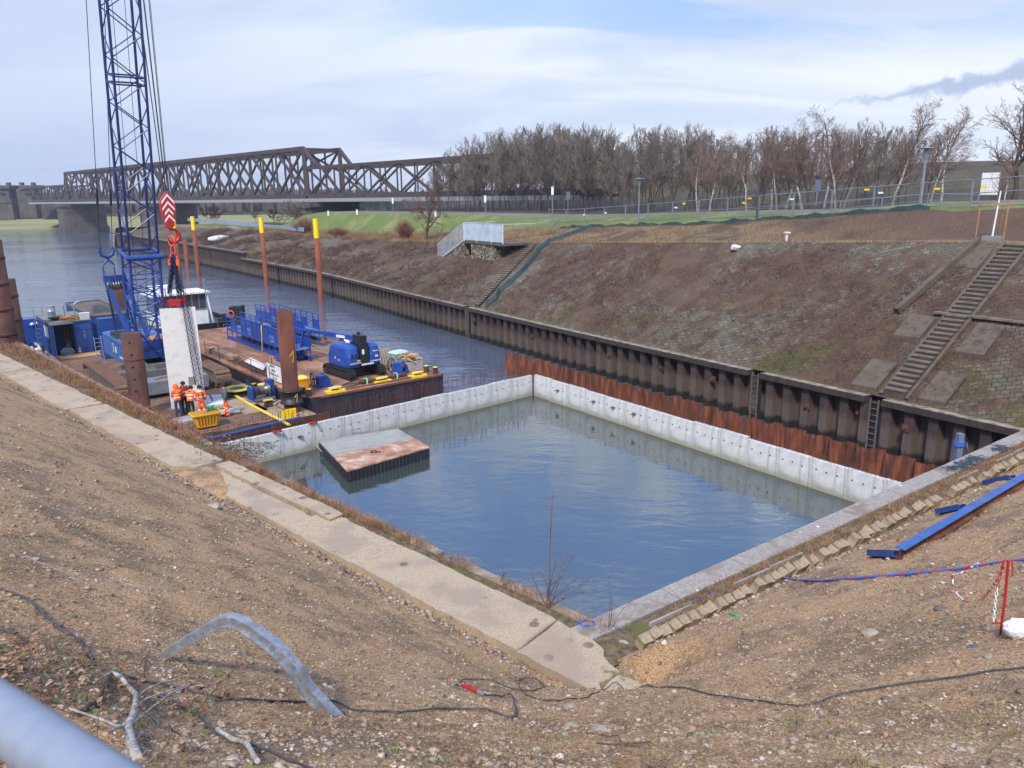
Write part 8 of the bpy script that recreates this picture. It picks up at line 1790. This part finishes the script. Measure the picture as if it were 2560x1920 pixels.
vs = [p+Vector((math.sin(math.pi*i/n1_)*math.cos(2*math.pi*j/n2_)*.16, math.sin(math.pi*i/n1_)*math.sin(2*math.pi*j/n2_)*.13, math.cos(math.pi*i/n1_)*.11))*1*(1)+Vector((rg.uniform(-.02, .02), rg.uniform(-.02, .02), rg.uniform(-.02, .02))) for i in range(n1_+1) for j in range(n2_)]
mb.smooth = False; mb.add(vs, [(i*n2_+j, i*n2_+(j+1) % n2_, (i+1)*n2_+(j+1) % n2_, (i+1)*n2_+j)[::-1] for i in range(n1_) for j in range(n2_)]); tag(mb.build('plastic_bag', mat('crumpled_film', [C(196, 200, 206), C(232, 234, 238)], 12, .3), loc=p), 'crumpled silvery plastic bag at the right edge below the red stake', 'bag')
a, b_ = gnd(1826, 1536, .03), gnd(1844, 1544, .03); mb = MB(); mb.tube(a, b_, .032, 12); mb.tube(b_, b_+(b_-a).normalized()*.015, .024, 12); tag(mb.build('green_can', mat('can_green', [C(24, 170, 90)], rough=.35), loc=a), 'small bright green can lying below the kerb stones', 'can')
p = gnd(318, 1118, .02); mb = MB(); mb.box(p, (.16, .10, .06), rz=.4); mb.box(p+Vector((.05, .02, .05)), (.06, .05, .06), rz=.9); tag(mb.build('yellow_scrap', M_yellow, loc=p), 'small yellow scrap in the gutter left of the footpath', 'scrap')
# things on the coping near the far corner
q = P(2412, 1142, 2.6); t = thing('mooring_post', 'grey blue steel post wound with rope beside the dark wall at the right', 'post', (q[0]-.15, q[1]+.2, 2.0)); zt_ = zat(q[0]-.15, q[1]+.2, 1084); mb = MB(); mb.box((q[0]-.15, q[1]+.2, (zt_+.5)/2), (.20, .24, zt_-.5)); mb.build('post', mat('post_blue', [C(84, 98, 120), C(104, 118, 140)], 3, .6), t); mb = MB()
for k in range(5): n = 12; mb.path([(q[0]-.15+.17*math.cos(2*math.pi*i/n), q[1]+.2+.17*math.sin(2*math.pi*i/n), zt_-.45+.04*k) for i in range(n)], .018, 5, closed=True)
mb.path([(q[0]+.0, q[1]+.1, zt_-.4), (q[0]+.1, q[1]+.0, zt_-.6), (q[0]+.06, q[1]+.1, zt_-.3)], .018, 5); mb.build('rope', M_rb, t)
M_teal = mat('rope_teal', [C(30, 48, 62), C(52, 74, 90)], 20, .85)
for (px, py, n, lab) in [(2415, 1160, 26, 'tangle of dark teal rope lying across the coping near the far corner'), (2505, 1122, 9, 'smaller tangle of teal rope on the coping at the right edge')]:
    c_ = P(px, py, 2.78); mb = MB()
    for k in range(n): t_ = rg.uniform(-1.1, 1.1)*(1 if n > 10 else .4); b0_ = c_+Vector((Ed[0]*t_, Ed[1]*t_, 0)); pp = [b0_+Vector((rg.gauss(0, .2), rg.gauss(0, .13), .02+.02*rg.random())) for _ in range(5)]; mb.path(pp, .014, 4)
    tag(mb.build('rope_tangle', M_teal, loc=c_), lab, 'rope')
# ---------------------------------------------------------------- driftwood, leaves and twigs at the lower left
M_drift = mat('driftwood', [C(92, 84, 78), C(150, 144, 138), C(190, 186, 180)], 14, .85, 0, .004, 40)
def lift(px, dz): return [gnd(*q, dz_) for q, dz_ in zip(px, dz)]
t = thing('driftwood', 'forked weathered grey branch lying among leaves behind the railing', 'branch', gnd(330, 1800)); mb = MB()
mb.path(lift([(282, 1694), (305, 1712), (325, 1738), (343, 1758), (342, 1785), (335, 1812), (322, 1838), (330, 1870), (342, 1906)], [.05, .07, .07, .08, .08, .07, .06, .05, .03]), [.016, .018, .019, .02, .021, .024, .026, .03, .034], 8); mb.build('stem', M_drift, t); mb = MB()
for ps in ([(282, 1696), (262, 1718), (240, 1742)], [(320, 1838), (300, 1850), (275, 1878)], [(342, 1760), (372, 1748), (410, 1738), (445, 1738)], [(338, 1790), (370, 1772), (420, 1764), (470, 1756), (520, 1735), (570, 1712)], [(332, 1830), (380, 1800), (430, 1768), (480, 1754)], [(322, 1845), (260, 1830), (180, 1812)]): mb.path(lift(ps, [.06+.03*i for i in range(len(ps))]), [.011*(1-.18*i) for i in range(len(ps))], 6)
mb.build('side_branches', M_drift, t)
cable('dead_branch', 'dark dead branch under the grey driftwood', [(190, 1800), (225, 1770), (262, 1738), (280, 1705)], .016, M_bark, 'branch')
cable('dead_branch', 'mossy dark branch beside the black cable at the bottom', [(545, 1840), (580, 1862), (620, 1885), (645, 1915)], .017, M_drift, 'branch')
cable('twig', 'short upright dark twig right of the driftwood', [(360, 1720), (362, 1690), (366, 1662), (374, 1640)], .006, M_bark, 'twig')
cable('twig', 'forked dark stick on the slope below the footpath end', [(1465, 1840), (1510, 1842), (1545, 1852), (1555, 1866), (1600, 1880)], .006, M_bark, 'twig'); cable('twig', 'straight dark stick crossing below the pale concrete lump', [(1490, 1872), (1560, 1868), (1625, 1866)], .006, M_bark, 'twig')
cable('twig', 'thin dark root curling left of the cable loop', [(1088, 1692), (1098, 1700), (1115, 1700), (1140, 1690), (1180, 1704)], .004, M_bark, 'twig')
lm_ = [mat('leaf_%d' % i, [c1, c2], 9, .7) for i, (c1, c2) in enumerate([(C(96, 66, 46), C(138, 104, 74)), (C(56, 74, 38), C(86, 104, 58)), (C(132, 98, 76), C(170, 138, 112)), (C(92, 56, 50), C(118, 76, 66))])]
mbl = MB()
def leaf(mb, p, s_, up=.3):
    a = rg.uniform(0, 6.28); u_ = Vector((math.cos(a), math.sin(a), rg.uniform(-up, up))).normalized(); n_ = Vector((rg.gauss(0, .4), rg.gauss(0, .4), 1)).normalized(); w_ = u_.cross(n_).normalized(); c_ = n_*s_*.18
    mb.add([p, p+u_*s_*.35+w_*s_*.32+c_, p+u_*s_*.75+w_*s_*.25+c_, p+u_*s_*1.1, p+u_*s_*.75-w_*s_*.25+c_, p+u_*s_*.35-w_*s_*.32+c_, p+u_*s_*.5], [(0, 1, 6), (1, 2, 6), (2, 3, 6), (3, 4, 6), (4, 5, 6), (5, 0, 6)])
cA = gnd(150, 1760); cB = gnd(-60, 1640)
for k in range(600):
    f_ = rg.random(); c_ = cA.lerp(cB, f_) ; x, y = c_[0]+rg.gauss(0, .40), c_[1]+rg.gauss(0, .45)
    if ndist(x, y) < .2: continue
    mbl.m = rg.choice([0, 0, 1, 2, 2, 3, 1]); p = gpt(x, y); leaf(mbl, p+Vector((0, 0, rg.uniform(.005, .05))), rg.uniform(.025, .07), .5)
tag(mbl.build('leaf_litter', lm_), 'brown and green leaves strewn at the lower left behind the railing', 'leaves', kind='stuff')
mb = MB()
for k in range(520):
    f_ = rg.random(); c_ = cA.lerp(cB, f_); x, y = c_[0]+rg.gauss(0, .45), c_[1]+rg.gauss(0, .5); p = gpt(x, y); d = Vector((rg.gauss(0, 1), rg.gauss(0, 1), rg.uniform(0, .5))).normalized()*rg.uniform(.06, .3); mb.path([p, p+d*.5+Vector((0, 0, .02)), p+d], [.0028, .0024, .0016], 3)
tag(mb.build('fine_twigs', M_bark), 'fine dead twigs among the leaves at the lower left', 'twigs', kind='stuff')
t = thing('bramble', 'thin trailing bramble shoot with red and green leaves beside the driftwood', 'shrub', gnd(430, 1830)); mb = MB(); lf = MB()
for ps in ([(400, 1905), (440, 1850), (480, 1800), (520, 1770), (545, 1745)], [(480, 1800), (530, 1755), (575, 1715), (600, 1705)], [(545, 1745), (580, 1752), (600, 1770)]):
    q = lift(ps, [.03+.05*i for i in range(len(ps))]); mb.path(q, .004, 5)
    for i in range(1, len(q)): 
        for z_ in range(2): lf.m = rg.choice([0, 1, 1]); leaf(lf, q[i]+Vector((rg.gauss(0, .01), rg.gauss(0, .01), 0)), rg.uniform(.05, .08), .6)
mb.build('stems', M_redtw, t); lf.build('leaves', [lm_[3], lm_[1]], t)
# ---------------------------------------------------------------- railing in front of the viewer
ra, rb_ = P(-30, 1768, 11.50), P(200, 1925, 11.50); d = (rb_-ra); g = G('railing_paint', .35); g.bs.inputs['Metallic'].default_value = .1; a = g.noise(40, 4); g.base(g.mix(a, C(112, 122, 138), C(138, 148, 164)))
t = thing('railing', 'pale grey blue tubular handrail close to the camera at the lower left', 'railing', ra-d*3); mb = MB(); mb.tube(ra-d*8, rb_+d*4, .0275, 32); mb.build('handrail', g.m, t); mb = MB()
for f_ in (-5.5, 4.5): q = ra+d*f_; mb.tube((q[0], q[1], 10.0), (q[0], q[1], 11.49), .024, 12)
q0, q1 = ra-d*8, rb_+d*4; mb.tube((q0[0], q0[1], 10.9), (q1[0], q1[1], 10.9), .018, 10); mb.build('posts', g.m, t)
# ================================================================ haze over the river and the far bank
hz_ = bpy.data.materials.new('haze'); hz_.use_nodes = True; nt = hz_.node_tree; nt.nodes.clear(); o_ = nt.nodes.new('ShaderNodeOutputMaterial'); v_ = nt.nodes.new('ShaderNodeVolumePrincipled'); v_.inputs['Color'].default_value = (.70, .78, .92, 1); v_.inputs['Density'].default_value = .00027; v_.inputs['Anisotropy'].default_value = .2; nt.links.new(v_.outputs[0], o_.inputs['Volume'])
mb = MB(); mb.b2((-1900, -90, -4), (1300, 1750, 62)); tag(mb.build('haze', hz_), kind='stuff')
